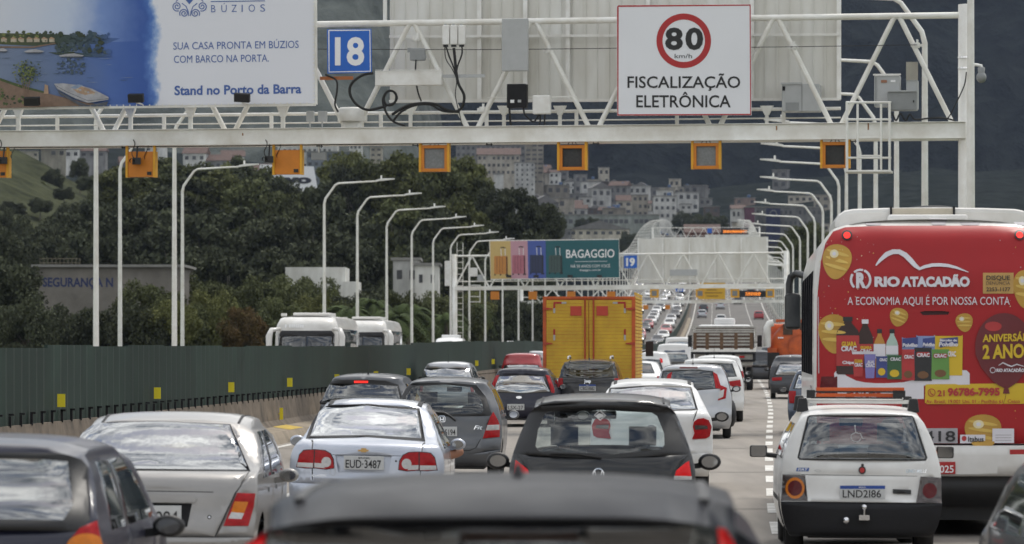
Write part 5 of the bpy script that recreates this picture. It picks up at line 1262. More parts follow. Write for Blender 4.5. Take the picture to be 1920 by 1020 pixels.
    def antenna(s, x, y, h=.28, lean=-.1):
        z = s.T(y) - s.cv(x / (s.Wf(s.T(y) - s.ce) + 1e-3))
        MB().path([(x, y, z - .01), (x, y + .01, z + .035)], [.022, .012], 8).path([(x, y, z + .03), (x, y + lean, z + h)], [.006, .003], 6).build('antenna', 'black_plastic', s.root)
        return s
    def cabin(s, seats=True, mat='seat_grey', yf=None, yb=.72, top=1.13):
        """front seats, rear bench and dashboard, seen through the glass"""
        yf = s.L * .47 if yf is None else yf; W = s.Wf(.8) - .1
        MB().span(-W, W, .35, s.L * .62, .40, .52).build('cabin_floor', 'interior_dark', s.root)
        MB().span(-W, W, s.L * .60, s.L * .68, .5, .93).build('dashboard', 'interior_dark', s.root, bevel=.04)
        if seats:
            b = MB().span(-W + .05, W - .05, yb, yb + .16, .5, top - .22)
            b.build('rear_bench', mat, s.root, bevel=.05)
            for x in (-.37, .37):
                q = MB().span(x - .23, x + .23, yf, yf + .13, .5, top)
                o = q.build('front_seat', mat, s.root, bevel=.06)
                MB().span(x - .13, x + .13, yf + .01, yf + .11, top + .03, top + .21).tube((x - .06, yf + .06, top - .02), (x - .06, yf + .06, top + .1), .01).tube((x + .06, yf + .06, top - .02), (x + .06, yf + .06, top + .1), .01).build('headrest', mat, o, bevel=.04)
            MB().span(-.12, .12, s.S['ws'][0] + .12, s.S['ws'][0] + .15, s.T(s.S['ws'][0]) - .17, s.T(s.S['ws'][0]) - .09).build('interior_mirror', 'black_plastic', s.root, bevel=.015)
        return s
def cdt2(outline, polys, grid, extra):
    V = []; E = []
    for loop in [outline] + polys:
        b = len(V); V += [Vector(p) for p in loop]; E += [(b + i, b + (i + 1) % len(loop)) for i in range(len(loop))]
    A = np.array(outline); lo = A.min(0); hi = A.max(0)
    gx, gy = np.meshgrid(np.arange(lo[0] + grid * .5, hi[0], grid), np.arange(lo[1] + grid * .5, hi[1], grid))
    G = np.stack([gx.ravel(), gy.ravel()], 1)
    G = G[inside(G, outline)] if len(G) else G
    V += [Vector((float(a), float(b))) for a, b in G] + [Vector(p) for p in extra]
    rv, _, rf, _, _, _ = delaunay_2d_cdt(V, E, [], 0, 1e-4)
    rv = np.array([(p[0], p[1]) for p in rv])
    C = np.array([rv[list(t)].mean(0) for t in rf])
    reg = np.full(len(rf), -1); ok = inside(C, outline)
    for k, p in enumerate(polys): reg[inside(C, p)] = k
    return [tuple(map(float, p)) for p in rv], [tuple(t) for t, o in zip(rf, ok) if o], [int(r) for r, o in zip(reg, ok) if o]

def side_glass(zb, zt, yd, yc, yb, ya, pillars=(), quarter=None):
    """side windows: belt, top, rear-bottom, rear-top, front-top, front-bottom; dark pillars between"""
    g = [(ya, zb), (yb, zt), (yc, zt), (yd, zb)]
    r = [('side_window', 'G', g)]
    for p in pillars:
        t = (zt - zb) * .0
        r.append(('side_pillar', 'black_plastic', [(p - .05, zb), (p + .05, zb), (p + .03, zt), (p - .07, zt)]))
    return r
def gaps(xs, z0, z1, w=.008):
    return [('door_gap', 'black_plastic', [(x - w, z0), (x + w, z0), (x + w, z1), (x - w, z1)]) for x in xs]
def handles(ys, z):
    return [('door_handle', 'black_plastic', rrect(y - .09, z - .02, y + .09, z + .02, .015, 3)) for y in ys]
def S_hatch(h=1.50, w=.83, L=3.9, roofw=.60, zb=.95, tail=.42, wr=.30, lift=0, glassz=None):
    zr = h - .05
    return dict(rp=[(.22, .10), (.32, .03), (.48, 0), (.60, .015), (.66, .05), (.85, .07), (zb, .09), (zb + .08, .12), (zr - .10, tail * .82), (zr - .05, tail * .80), (zr, tail)],
                W=[(.2, w - .06), (.4, w - .01), (.62, w), (.85, w - .005), (zb, w - .03), (zb + .1, w - .06), (zr - .12, roofw + .04), (zr - .07, roofw)], zr=zr, L=L, wr=wr,
                top=[(tail + .35, h - .012), (1.5, h), (2.0, h - .02), (2.35, h - .09), (3.02, zb + .06), (3.3, zb), (L - .15, .78), (L, .62)], ws=(2.3, 3.0), z0=.22,
                axle=(.68 * L / 3.9, L - .78), side=side_glass(zb, zr - .14, .50, tail + .30, 2.1, 2.78, (1.25,)) + gaps((1.22, 2.55), .4, zb - .02) + handles((.95, 1.75), .82))
def S_sedan(h=1.43, w=.81, L=4.15, roofw=.56, zb=.93, deck=.98, wr=.30):
    zr = h - .03
    return dict(rp=[(.22, .10), (.32, .03), (.48, 0), (.60, .015), (.66, .04), (.82, .055), (deck - .05, .09), (deck - .01, .16), (deck + .015, .42), (deck + .05, .56), (zr - .06, 1.16), (zr - .02, 1.26), (zr, 1.36)],
                W=[(.2, w - .06), (.4, w - .01), (.62, w), (.8, w - .01), (zb - .03, w - .04), (deck + .02, w - .10), (zr - .10, roofw + .035), (zr - .06, roofw)], zr=zr, L=L, ce=.06, wr=wr, k=(.05, .09),
                top=[(1.75, h), (2.2, h - .005), (2.5, h - .06), (3.18, zb + .04), (3.4, zb - .02), (L - .15, .74), (L, .6)], ws=(2.45, 3.15), z0=.22,
                axle=(.78, L - .80), side=side_glass(zb, zr - .13, .85, 1.40, 2.25, 2.95, (1.72,)) + gaps((1.7, 2.75), .4, zb - .02) + handles((1.3, 2.1), .82))

def person(name, label, fr, pts, mat, shirt, hair=True, group=None):
    """a seated figure: one continuous skinned body; pts = joints in the car's frame"""
    root_v = ['pelvis', 'chest', 'neck', 'headb', 'headt', 'shl', 'ell', 'hal', 'shr', 'elr', 'har', 'hipl', 'knl', 'ftl', 'hipr', 'knr', 'ftr']
    E = [('pelvis', 'chest'), ('chest', 'neck'), ('neck', 'headb'), ('headb', 'headt'), ('chest', 'shl'), ('shl', 'ell'), ('ell', 'hal'), ('chest', 'shr'), ('shr', 'elr'), ('elr', 'har'), ('pelvis', 'hipl'), ('hipl', 'knl'), ('knl', 'ftl'), ('pelvis', 'hipr'), ('hipr', 'knr'), ('knr', 'ftr')]
    rad = dict(pelvis=.15, chest=.16, neck=.06, headb=.085, headt=.09, shl=.07, ell=.046, hal=.03, shr=.07, elr=.046, har=.03, hipl=.09, knl=.06, ftl=.045, hipr=.09, knr=.06, ftr=.045)
    def skin(nm, keys, edges, grow, parent, m):
        me = bpy.data.meshes.new(nm); ks = [k for k in root_v if k in keys]
        me.from_pydata([pts[k] for k in ks], [(ks.index(a), ks.index(b)) for a, b in edges if a in keys and b in keys], [])
        o = bpy.data.objects.new(nm, me); COL.objects.link(o); me.materials.append(MATS[m])
        if parent is None: o.matrix_world = fr.M
        else: o.parent = parent
        o.modifiers.new('skin', 'SKIN'); sb = o.modifiers.new('smooth', 'SUBSURF'); sb.levels = 2; sb.render_levels = 2
        for i, k in enumerate(ks):
            r = rad[k] + grow; me.skin_vertices[0].data[i].radius = (r, r)
        me.skin_vertices[0].data[0].use_root = True
        return o
    b = skin(name, set(root_v), E, 0, None, mat); tag(b, label, 'person', group)
    skin('shirt', {'pelvis', 'chest', 'shl', 'shr', 'neck'}, E, .018, b, shirt)
    if hair:
        h = pts['headt']; MB().ball((h[0], h[1] + .005, h[2] + .03), (.10, .112, .10), 16).build('hair', 'hair_dark', b)
    return b
def seated(x, y, z=.30, elbow=None, side=1):
    """joints of somebody sitting on a car seat, one elbow optionally out of the window"""
    p = dict(pelvis=(x, y, z + .18), chest=(x, y - .06, z + .58), neck=(x, y - .05, z + .76), headb=(x, y - .02, z + .84), headt=(x, y, z + .98),
             hipl=(x - .1, y + .1, z + .17), knl=(x - .12, y + .5, z + .22), ftl=(x - .12, y + .75, z - .08), hipr=(x + .1, y + .1, z + .17), knr=(x + .12, y + .5, z + .22), ftr=(x + .12, y + .75, z - .08),
             shl=(x - .2, y - .05, z + .62), ell=(x - .24, y + .1, z + .38), hal=(x - .12, y + .35, z + .42), shr=(x + .2, y - .05, z + .62), elr=(x + .24, y + .1, z + .38), har=(x + .12, y + .35, z + .42))
    if elbow:
        k = ('elr', 'har') if side > 0 else ('ell', 'hal'); p[k[0]] = elbow; p[k[1]] = (elbow[0] - side * .10, elbow[1] + .25, elbow[2] + .05)
    return p
# ------------------------------------------------------------------ the near cars, each drawn from its own outline in the photograph
def px_x(px, D): return (px - CX) / F * D

# dark grey car right ahead of the lens: only its roof, spoiler and the top of its rear window are in the picture
S = S_hatch(1.60, .82, 3.95, .70, 1.0, .35)
S.update(zr=1.522, ce=.06, k=(.05, .10), rp=[(.22, .12), (.5, 0), (.95, .03), (1.1, .10), (1.40, .24), (1.452, .26), (1.474, .10), (1.486, .035), (1.505, .04), (1.522, .10)],
         W=[(.2, .74), (.6, .82), (1.0, .83), (1.25, .815), (1.42, .775), (1.445, .74), (1.462, .695)], top=[(.35, 1.582), (.9, 1.602), (1.5, 1.60), (1.9, 1.56), (2.2, 1.50), (2.95, 1.07), (3.25, .98), (3.8, .8), (3.95, .65)], ws=(1.95, 2.9))
S['side'] = side_glass(1.02, 1.40, .55, .75, 2.1, 2.8, (1.3,)) + gaps((1.3, 2.5), .4, 1.0)
A = Car('car', 'dark grey car right in front, only its curved roof and rear window top in view', 'car', -.045, 11.55, S, 'paint_front', .035, 0, .04)
A.R('rear_window', 'glass_dark', [(500, 988), (1340, 988), (1352, 1090), (478, 1090)])
A.R('spoiler_edge', 'paint_grey', [(530, 969), (1322, 969), (1326, 984), (526, 984)])  # sky highlight along the spoiler, put in as a lighter grey strip
A.R('brake_light', 'lamp_smoke', [(860, 992), (1085, 992), (1085, 1016), (860, 1016)], off=.004)
A.R('tail_light', 'lamp_glow', [(476, 985), (492, 990), (484, 1090), (448, 1090), (462, 1010)]); A.R('tail_light', 'lamp_glow', [(1345, 985), (1358, 988), (1378, 1020), (1392, 1090), (1356, 1090)]); A.regs[-1][5] = 1
A.body().roof_trim(.87, None, .03, 'black_plastic').mirrors(2.0, 1.05); A.cabin(False); A.antenna(.03, .95, .05, .02)

# silver saloon at the left
S = S_sedan(1.466, .845, 4.3, .64, .93, .995)
S['zr'] = 1.405
S['W'] = [(.2, .75), (.4, .80), (.62, .825), (.8, .835), (.93, .825), (1.02, .815), (1.2, .77), (1.30, .725), (1.345, .67)]
C1 = Car('car', 'silver saloon at the left with an elbow out of its right window', 'car', px_x(286, 32.6), 32.6, S, 'paint_silver_warm', .022, .008, .045, glassmats=('glass_sky', 'glass_clear', 'glass_dark'))
C1.R('window_seal', 'dark_trim', [(154, 793), (292, 789), (432, 795), (470, 884), (118, 880)])
C1.R('rear_window', 'glass_sky', [(156, 794), (292, 789.8), (430, 796), (465.5, 880.5), (124, 877)])
C1.R('boot_gap', 'black_plastic', [(468, 884), (452, 912), (443, 925), (404, 1007), (402, 1006), (440, 924), (450, 911), (466, 884)], True)
C1.R('boot_crease', 'dark_trim', [(205, 918.5), (400, 922), (400, 923.5), (205, 920.3)])
C1.R('plate_garnish', 'paint_silver_warm', [(222, 926), (360, 928), (369, 935), (366, 942), (222, 941)], off=.02)
C1.R('plate_recess', 'dark_trim', [(226, 942), (360, 944), (351, 988), (235, 986)], off=-.03)
C1.R('tail_light', 'lamp_red', [(445, 924), (479, 925), (476, 950), (466, 986), (419, 986), (430, 960)], True, .012)
C1.R('tail_light', 'lamp_amber', [(440, 940), (466, 941), (458, 962), (434, 960)], True, .0125)
C1.R('tail_light', 'lamp_clear', [(434, 960), (458, 962), (453, 973), (428, 972)], True, .0125)
C1.R('boot_lock', 'dark_trim', circle(392.5, 969.5, 4, 4, 10)); C1.R('boot_lock', 'chrome', circle(392.5, 969.5, 2, 2, 8))
C1.R('bumper', 'paint_silver_warm', [(84, 1004), (510, 1008), (520, 1120), (74, 1120)], off=.03)
C1.body().roof_trim(.86, 2.3, .02).mirrors(1.95, .92, .13, (.085, .05, .06), 'paint_silver_warm'); C1.cabin(top=1.1)
C1.plate(238, 948, 340, 985, 'IZ·3084', y=.035)
person('person', 'passenger in a pale pink shirt with a bare elbow out of the left silver saloon', C1.fr, seated(.42, 1.95, .22, (.765, 2.02, .99)), 'skin', 'shirt_pink')

# silver-blue saloon with the readable plate
S = S_sedan(1.478, .80, 4.15, .565, .97, 1.05)
S['zr'] = 1.437
S['W'] = [(.2, .73), (.4, .78), (.62, .80), (.85, .795), (.96, .77), (1.06, .705), (1.2, .645), (1.32, .59), (1.377, .54)]
C2 = Car('car', 'pale blue silver saloon with a gold cross badge and plate EUD 3487', 'car', px_x(683, 41), 41, S, 'paint_bluesilver', .026, .022, .04, glassmats=('glass_film', 'glass_clear', 'glass_dark'))
C2.R('window_seal', 'dark_trim', [(594, 759.5), (690, 757), (787, 765), (797.5, 828), (690, 820), (573, 822.5)])
C2.R('rear_window', 'glass_film', [(601, 763), (690, 760.5), (782, 768.5), (790, 821.5), (690, 815.5), (582, 817)])
C2.R('boot_gap', 'black_plastic', [(796, 829), (791, 833), (790, 850), (786, 905), (788, 905), (792, 851), (793, 834), (798, 830)], True)
C2.R('boot_line', 'dark_trim', [(612, 852), (752, 854.4), (752, 855.4), (612, 853)])
C2.R('plate_recess', 'paint_bluesilver', [(628.7, 852.8), (734.7, 855.2), (728, 888.4), (634, 885.7)], off=-.035)
L0 = [(747.5, 880), (749.5, 865), (756, 854), (767, 848.6), (785, 847.6), (807, 850), (815, 859), (819.5, 881), (800, 882.5), (783, 881.5), (764, 883)]
C2.R('tail_light', 'black_plastic', [(a + (1.2 if a > 783 else -1.2), b_ + (1.2 if b_ > 865 else -1.2)) for a, b_ in L0], True)
C2.R('tail_light', 'lamp_red', L0, True, .014)
C2.R('tail_light', 'lamp_clear', [(770, 872.5), (785, 872), (784.5, 880.5), (764, 881.5)], True, .0145); C2.R('tail_light', 'lamp_clear', [(787.6, 872.6), (818, 872.8), (818.5, 881), (787.2, 881.5)], True, .0145)
C2.R('tail_light', 'lamp_clear', circle(762.5, 869.7, 9.2, 9.6, 22), True, .0155); C2.R('tail_light', 'grey_box', circle(762.5, 869.7, 2.2, 2.2, 10), True, .017)
C2.R('tail_light', 'black_plastic', [(785, 847.6), (787, 847.8), (787, 882), (785, 882)], True, .0147)
C2.R('boot_lock', 'black_plastic', circle(742.6, 864.7, 2, 2, 8))
C2.R('bumper', 'paint_bluesilver', [(545, 905), (822, 909), (826, 1000), (541, 1000)], off=.03)
C2.body().roof_trim(.87, 2.35, .05, 'dark_trim').mirrors(1.95, 1.0, .115, (.085, .05, .062), 'paint_bluesilver'); C2.cabin(top=1.12)
C2.plate(645, 854.5, 720, 880, 'EUD·3487', (648, 714.5), tilt=.02, topline='BRASIL', y=.012)
m = MB(); bt = [(672, 843), (677, 843), (677.5, 840), (687, 840.3), (687.5, 843.2), (692, 843.4), (690, 846.6), (687, 846.5), (686.8, 848), (677, 847.8), (676.6, 846.2), (670.5, 846)]
C2.decal(m, bt, 0, .012); m.build('badge', M('badge_gold', (.45, .27, .09), .35, metal=.5), C2.root)
C2.text('CLASSIC', 585, 613, 893.5, 889.5, 'chrome', 'lettering', .0)
m = MB(); stroke(m, circle(624, 884, 5, 8, 20, 0, 361), .8, lambda a, b_: C2.pt(a, b_, .004)); m.build('sticker', 'grey_box', C2.root, normals=False)
person('person', 'passenger leaning a tanned forearm out of the blue silver saloon window', C2.fr, seated(.42, 1.95, .22, (.90, 2.05, .915)), 'skin', 'shirt_white')

# dark compact hatchback, see-through rear window
S = S_hatch(1.59, .85, 3.82, .62, 1.0, .40, .30)
S.update(zr=1.535, W=[(.2, .77), (.4, .82), (.7, .85), (.9, .845), (1.0, .825), (1.16, .775), (1.3, .72), (1.42, .665), (1.465, .62)], rp=[(.22, .10), (.32, .03), (.48, 0), (.60, .015), (.66, .05), (.9, .07), (1.02, .10), (1.1, .14), (1.42, .33), (1.455, .335), (1.475, .22), (1.535, .26)])
S['top'][0:4] = [(.75, 1.572), (1.4, 1.592), (1.9, 1.575), (2.3, 1.50)]
C3 = Car('car', 'near black hatchback in the middle with a see-through rear window and round badge', 'car', px_x(1128, 36.1), 36.1, S, 'paint_nearblack', .030, .004, .04, glassmats=('glass_clear', 'glass_clear', 'glass_clearer'))
C3.R('window_seal', 'black_plastic', [(996, 762), (1128, 756), (1258, 764), (1292, 846), (1290, 852), (1128, 860), (962, 851), (961, 846)])
C3.R('rear_window', 'glass_clear', [(1022, 776), (1030, 772), (1128, 769), (1222, 774), (1232, 780), (1245, 812), (1246, 834), (1239, 843), (1180, 848), (1150, 852), (1010, 846), (1004, 836), (1009, 805)])
C3.R('tail_light', 'lamp_glow', [(1292, 864), (1285, 868), (1268, 882), (1264, 896), (1297, 897)], True, .012)
C3.R('tail_light', 'lamp_clear', [(1264, 892), (1297, 893), (1297, 899), (1263, 899)], True, .0125)
C3.R('hatch_gap', 'black_plastic', [(1290, 852), (1262, 885), (1258, 940), (1260, 940), (1264.5, 886), (1292, 853)], True)
C3.R('bumper', 'paint_nearblack', [(952, 935), (1306, 935), (1310, 1010), (946, 1010)], off=.03)
C3.body().roof_trim(.90, 2.2, .018).mirrors(2.15, .93, .17, (.11, .06, .082)); C3.cabin(top=1.06, yf=1.75, yb=.8)
m = MB(); stroke(m, circle(1122, 889, 10, 10.5, 28, 0, 361), 1.8, lambda a, b_: C3.pt(a, b_, .012)); stroke(m, [(1115, 883), (1119, 896), (1122, 889), (1125, 896), (1129, 883)], 1.3, lambda a, b_: C3.pt(a, b_, .012)); m.build('badge', 'chrome', C3.root, normals=False)
m = MB(); f = lambda a, b_: C3.pt(a, b_, .006)
stroke(m, [(1124.5, 769.5), (1135.5, 779), (1125.5, 787.5), (1114.5, 778.5), (1124.5, 769.5)], 2.0, f); flat(m, [(1117, 779), (1123, 775), (1129, 776), (1133, 780), (1127, 783), (1121, 785)], f); m.build('sticker', 'text_white', C3.root, normals=False)
C3.line([(1032, 850), (1080, 851), (1127, 858)], .012, 'wiper', 'black_plastic', .025)
person('person', 'driver seen from behind through the near black hatchback window', C3.fr, seated(-.37, 1.98, .26), 'skin_dark', 'shirt_grey')

# dark grey compact with tall red lamps
S = S_hatch(1.575, .84, 3.85, .60, 1.0, .40)
S['W'] = [(.2, .77), (.4, .82), (.7, .84), (.9, .835), (1.0, .81), (1.16, .76), (1.3, .70), (1.41, .64), (1.455, .59)]
C4 = Car('car', 'dark grey compact with a square chrome H badge, tall red lamps and a curved wiper', 'car', px_x(836, 61), 61, S, 'paint_grey', .034, .010, .05, glassmats=('glass_clearer', 'glass_clear', 'glass_dark'))
C4.R('window_seal', 'black_plastic', [(766, 721), (836, 717), (893, 722), (911, 744), (922, 776), (918, 780), (836, 781), (746, 779), (741, 774), (750, 745)])
C4.R('rear_window', 'glass_clearer', [(771, 728), (780, 724), (836, 721), (885, 726), (900, 745), (908, 768), (902, 775), (836, 776), (757, 773), (754, 766), (762, 742)])
C4.R('hatch_gap', 'black_plastic', [(902, 823), (893, 840), (880, 845.5), (836, 847), (836, 845.5), (880, 843.8), (891.5, 839), (900.5, 823)], True)
C4.R('tail_light', 'lamp_red', [(925, 772), (934, 788), (937.5, 798), (937, 819), (905, 822), (911, 805), (919, 782)], True, .014)
C4.R('tail_light', 'lamp_clear', [(914, 797), (936.5, 796), (936.5, 806), (911, 807)], True, .0145); C4.R('tail_light', 'grey_box', circle(919, 801, 3.4, 3.6, 12), True, .0155); C4.R('tail_light', 'grey_box', circle(929, 800.5, 3.4, 3.6, 12), True, .0155)
C4.R('bumper', 'paint_grey', [(735, 845), (800, 852), (880, 852), (938, 843), (942, 893), (732, 893)], off=.02)
C4.body().mirrors(2.0, .98, .14, (.09, .05, .07), 'paint_grey'); C4.cabin(top=1.12)
C4.plate(811, 800, 857, 818, 'GPE-5194', (813, 854))
m = MB(); f = lambda a, b_: C4.pt(a, b_, .012); stroke(m, rrect(822, 780, 834.5, 791, 2.5) + [(834.5, 788.5)], 1.2, f); stroke(m, [(825.5, 782), (826, 789)], 1.6, f); stroke(m, [(831.5, 782), (831, 789)], 1.6, f); stroke(m, [(826, 786.5), (831, 786.5)], 1.3, f); m.build('badge', 'chrome', C4.root, normals=False)
C4.line([(810, 773), (833, 774), (843, 779), (854.5, 788.5)], .018, 'wiper', 'black_plastic', .03)
C4.text('Fit', 888, 905, 805, 798, 'chrome', 'lettering', .02, .3); C4.R
# white saloon
S = S_sedan(1.585, .86, 4.25, .60, 1.05, 1.145)
S['zr'] = 1.535
S['W'] = [(.2, .79), (.4, .84), (.65, .86), (.9, .855), (1.05, .83), (1.16, .755), (1.3, .695), (1.42, .64), (1.475, .585)]
C5 = Car('car', 'white saloon behind the near black hatchback with big wraparound red lamps', 'car', px_x(1221, 56), 56, S, 'paint_white', .040, .006, .05, glassmats=('glass_sky', 'glass_clear', 'glass_dark'))
C5.R('window_seal', 'black_plastic', [(1143, 727), (1220, 722), (1296, 725), (1309, 769), (1220, 772), (1131, 768)])
C5.R('rear_window', 'glass_sky', [(1146, 729.5), (1220, 725), (1293, 728), (1304, 766), (1220, 769), (1135, 765)])
C5.R('tail_light', 'lamp_red', [(1301, 791), (1308, 785.5), (1319, 784), (1329, 788), (1334.5, 800), (1331, 818), (1324, 822), (1297.5, 823.5), (1302, 812), (1299, 800)], True, .016)
C5.R('tail_light', 'lamp_smoke', [(1302, 797), (1326, 798), (1327.5, 804), (1303, 806)], True, .0165)
C5.R('boot_gap', 'dark_trim', [(1306, 770), (1299, 790), (1300.2, 790), (1307.5, 770)], True)
C5.R('bumper', 'paint_white', [(1107, 850), (1335, 850), (1340, 905), (1102, 905)], off=.02)
C5.body().roof_trim(.90, 2.4, .05).mirrors(2.0, 1.03, .17, (.105, .06, .075)); C5.cabin(top=1.18)
C5.plate(1194, 838, 1246, 855, 'QNB-7D42')
m = MB(); C5.decal(m, circle(1221, 800, 7, 3.4, 18), 0, .01); m.build('badge', 'paint_blue', C5.root)

# old white boxy hatchback carrying a ladder
S = S_hatch(1.45, .775, 3.65, .565, .92, .26)
S.update(zr=1.39, ce=.045, k=(.03, .055), rp=[(.19, .10), (.22, .02), (.52, 0), (.545, .035), (.60, .06), (.80, .085), (.90, .095), (1.0, .11), (1.33, .19), (1.355, .20), (1.39, .25)],
         W=[(.19, .68), (.30, .735), (.52, .775), (.7, .775), (.86, .765), (.95, .745), (1.12, .69), (1.25, .63), (1.32, .59), (1.345, .56)], top=[(.5, 1.42), (1.1, 1.452), (1.7, 1.44), (2.05, 1.38), (2.7, .98), (3.0, .92), (3.5, .75), (3.65, .6)], ws=(2.0, 2.68), wr=.27, z0=.19, axle=(.62, 2.95))
S['side'] = side_glass(.93, 1.27, .42, .62, 1.9, 2.5, (1.1,)) + gaps((1.05, 2.25), .35, .92) + [('side_moulding', 'dark_trim', [(.9, .50), (2.6, .50), (2.6, .55), (.9, .55)])]
U = Car('car', 'old boxy white hatchback carrying an orange ladder on its roof rack', 'car', px_x(1615, 38.5), 38.5, S, 'paint_white_old', .034, .006, .04, glassmats=('glass_tint', 'glass_clear', 'glass_clearer'))
U.R('window_seal', 'black_plastic', [(1518, 778.5), (1710, 779.5), (1714, 783), (1739, 858), (1736, 864), (1499, 862.5), (1495, 858), (1514, 781)])
U.R('rear_window', 'glass_tint', [(1519.5, 781), (1708.5, 782), (1711, 784), (1735, 857.5), (1732.5, 861), (1501, 859.5), (1498.5, 857), (1516.5, 783)])
U.R('crease', 'dark_trim', [(1503, 889.3), (1720, 892.5), (1720, 893.3), (1503, 890.1)])
for sgn in (0, 1):
    o_ = 0 if not sgn else 1
    q = [(1467.5, 889.5), (1509.5, 891), (1514.5, 939), (1464, 938.5)] if not sgn else [(1726, 893.5), (1766, 896), (1769.5, 943.5), (1718, 942.5)]
    mm = [(a, b_) for a, b_ in q]
    U.regs.append(['tail_light', 'lamp_smoke', [U.loc(*t) for t in q], .014, 'grey smoked tail lamp with an amber ring' if not sgn else 'grey smoked tail lamp with a dark red centre', sgn, None])
    cc = (1490.5, 915) if not sgn else (1743, 920)
    if not sgn: U.regs.append(['tail_light', 'lamp_amber', [U.loc(*t) for t in circle(*cc, 18, 20, 26)], .0145, None, sgn, None])
    U.regs.append(['tail_light', 'lamp_dark_red', [U.loc(*t) for t in circle(*cc, 13.5, 14.5, 24)], .0155, None, sgn, None])
U.R('boot_handle', 'black_plastic', [(1674, 917), (1708, 918.5), (1708, 926.5), (1674, 925)], off=.015)
U.R('bumper', 'dark_trim', [(1453.5, 940), (1771, 944), (1769, 975), (1762, 1007), (1470, 1006), (1456, 978)], off=.045)
U.body().mirrors(1.95, .965, .20, (.088, .04, .06), 'black_plastic', (1, -1), 'box'); U.cabin(top=1.05, yf=1.6, yb=.7)
U.plate(1575, 910.5, 1659.5, 936, 'LND2I86', (1580, 1652), blue=True, y=.03)
U.text('UNO MILLE', 1699, 1738.5, 886.5, 880, 'chrome', 'lettering', .02, .25); 
m = MB(); f = lambda a, b_: U.pt(a, b_, .006); flat(m, [(1494, 877), (1517.5, 877), (1516, 883.5), (1492.5, 883.5)], f, 0)
put_text(m, 'FIAT', 1496, 1514.5, 882.6, 878, lambda a, b_: U.pt(a, b_, .008), 1, .02, .2); m.build('badge', ['text_blue', 'text_white'], U.root, normals=False)
m = MB(); U.decal(m, circle(1616.5, 881.5, 7, 7.5, 20), 0, .01); U.decal(m, circle(1616.5, 881.5, 4.6, 5, 16), 1, .013); U.decal(m, rrect(1614.5, 869.5, 1619.5, 874.5, 1.5), 2, .01); m.build('badge', ['sign_black', 'plate_red', 'sign_black'], U.root)
m = MB(); stroke(m, [(1527, 883), (1531, 880.8), (1536, 881), (1540, 884), (1536, 884.8), (1531, 884.2), (1527, 881.5)], .7, lambda a, b_: U.pt(a, b_, .005)); m.build('sticker', 'grey_box', U.root, normals=False)
m = MB(); f = lambda a, b_: U.pt(a, b_, .006)
stroke(m, circle(1605, 820, 9.5, 8.5, 20, 20, 290), 1.5, f); stroke(m, [(1603, 800), (1604.5, 812), (1613, 813), (1618, 823), (1622, 822)], 1.6, f); flat(m, circle(1603, 798.5, 1.8, 1.8, 8), f); m.build('sticker', 'grey_box', U.root, normals=False)
m = MB(); m.ball((.02, -.10, .485), .028, 12).tube((.02, -.10, .40), (.02, -.10, .47), .016, 8).box((.02, -.06, .385), (.10, .12, .05)).ball((-.15, -.05, .355), .038, 12); m.tube((-.15, -.05, .36), (-.15, .1, .36), .02, 6); m.build('tow_hitch', 'chrome', U.root)
# roof rack, and the ladder on it
for y, z in ((.62, 1.487), (1.5, 1.50)): MB().span(-.50, .50, y - .02, y + .02, z - .018, z + .018).build('rack_bar', 'white_paint', U.root, bevel=.006)
for y, z in ((.62, 1.487), (1.5, 1.50)):
    for x in (-.55, .53): MB().prism([(x - .06, 1.385), (x + .06, 1.385), (x + .04, z + .035), (x - .04, z + .035)], y - .05, y + .05).build('rack_foot', 'black_plastic', U.root, bevel=.012)
ld = thing('ladder', 'orange ladder strapped with black rails on the roof rack of the old white hatchback', 'ladder', U.fr)
for z in (1.555, 1.612): MB().bar((-.42, .60, z - .005), (.44, .62, z), .05, .034).build('side_rail', M('ladder_orange', (.62, .10, .015), .5), ld)
for x in (-.35, -.1, .12, .35): MB().tube((x, .61, 1.555), (x, .61, 1.612), .016, 8).build('rung', 'grey_box', ld)
MB().bar((-.47, .58, 1.583), (.42, .58, 1.586), .02, .016).bar((-.47, .58, 1.525), (.42, .58, 1.525), .025, .016).span(.33, .45, .57, .65, 1.53, 1.60).span(-.51, -.43, .56, .66, 1.52, 1.60).build('strap', 'black_plastic', ld)
person('person', 'passenger resting a bare elbow on the right window of the old white hatchback', U.fr, seated(.38, 1.72, .22, (.835, 1.85, .955)), 'skin', 'shirt_grey')

# dark navy hatchback at the far left
S = S_hatch(1.51, .82, 4.0, .66, .98, .55)
S.update(zr=1.455, W=[(.2, .76), (.4, .81), (.7, .82), (.9, .815), (1.0, .79), (1.2, .735), (1.34, .685), (1.385, .64)])
S['side'] = side_glass(.98, 1.36, .75, .95, 2.1, 2.8, (1.45,)) + gaps((1.45, 2.6), .4, .97) + handles((1.2,), .86)
N1 = Car('car', 'dark navy hatchback cut by the left edge with an orange and red tail lamp', 'car', -3.10, 22, S, 'paint_navy', .030, .01, .045, glassmats=('glass_sky', 'glass_clear', 'glass_dark'))
N1.R('window_seal', 'black_plastic', [(.66, 1.42), (-.66, 1.42), (-.74, 1.06), (-.68, 1.0), (.68, 1.0), (.74, 1.06)], px=False)
N1.R('rear_window', 'glass_soft', [(.57, 1.375), (.4, 1.39), (-.4, 1.39), (-.57, 1.375), (-.64, 1.14), (-.60, 1.06), (.60, 1.06), (.64, 1.14)], px=False)
N1.R('tail_light', 'lamp_red', [(150, 990), (186, 974), (192, 990), (203, 1100), (122, 1100), (126, 1020)], True, .015)
N1.R('tail_light', 'lamp_amber', circle(163, 1024, 37, 24, 28), True, .0155)
N1.body().mirrors(2.15, .945, .15, (.10, .06, .068)); N1.cabin(top=1.08)

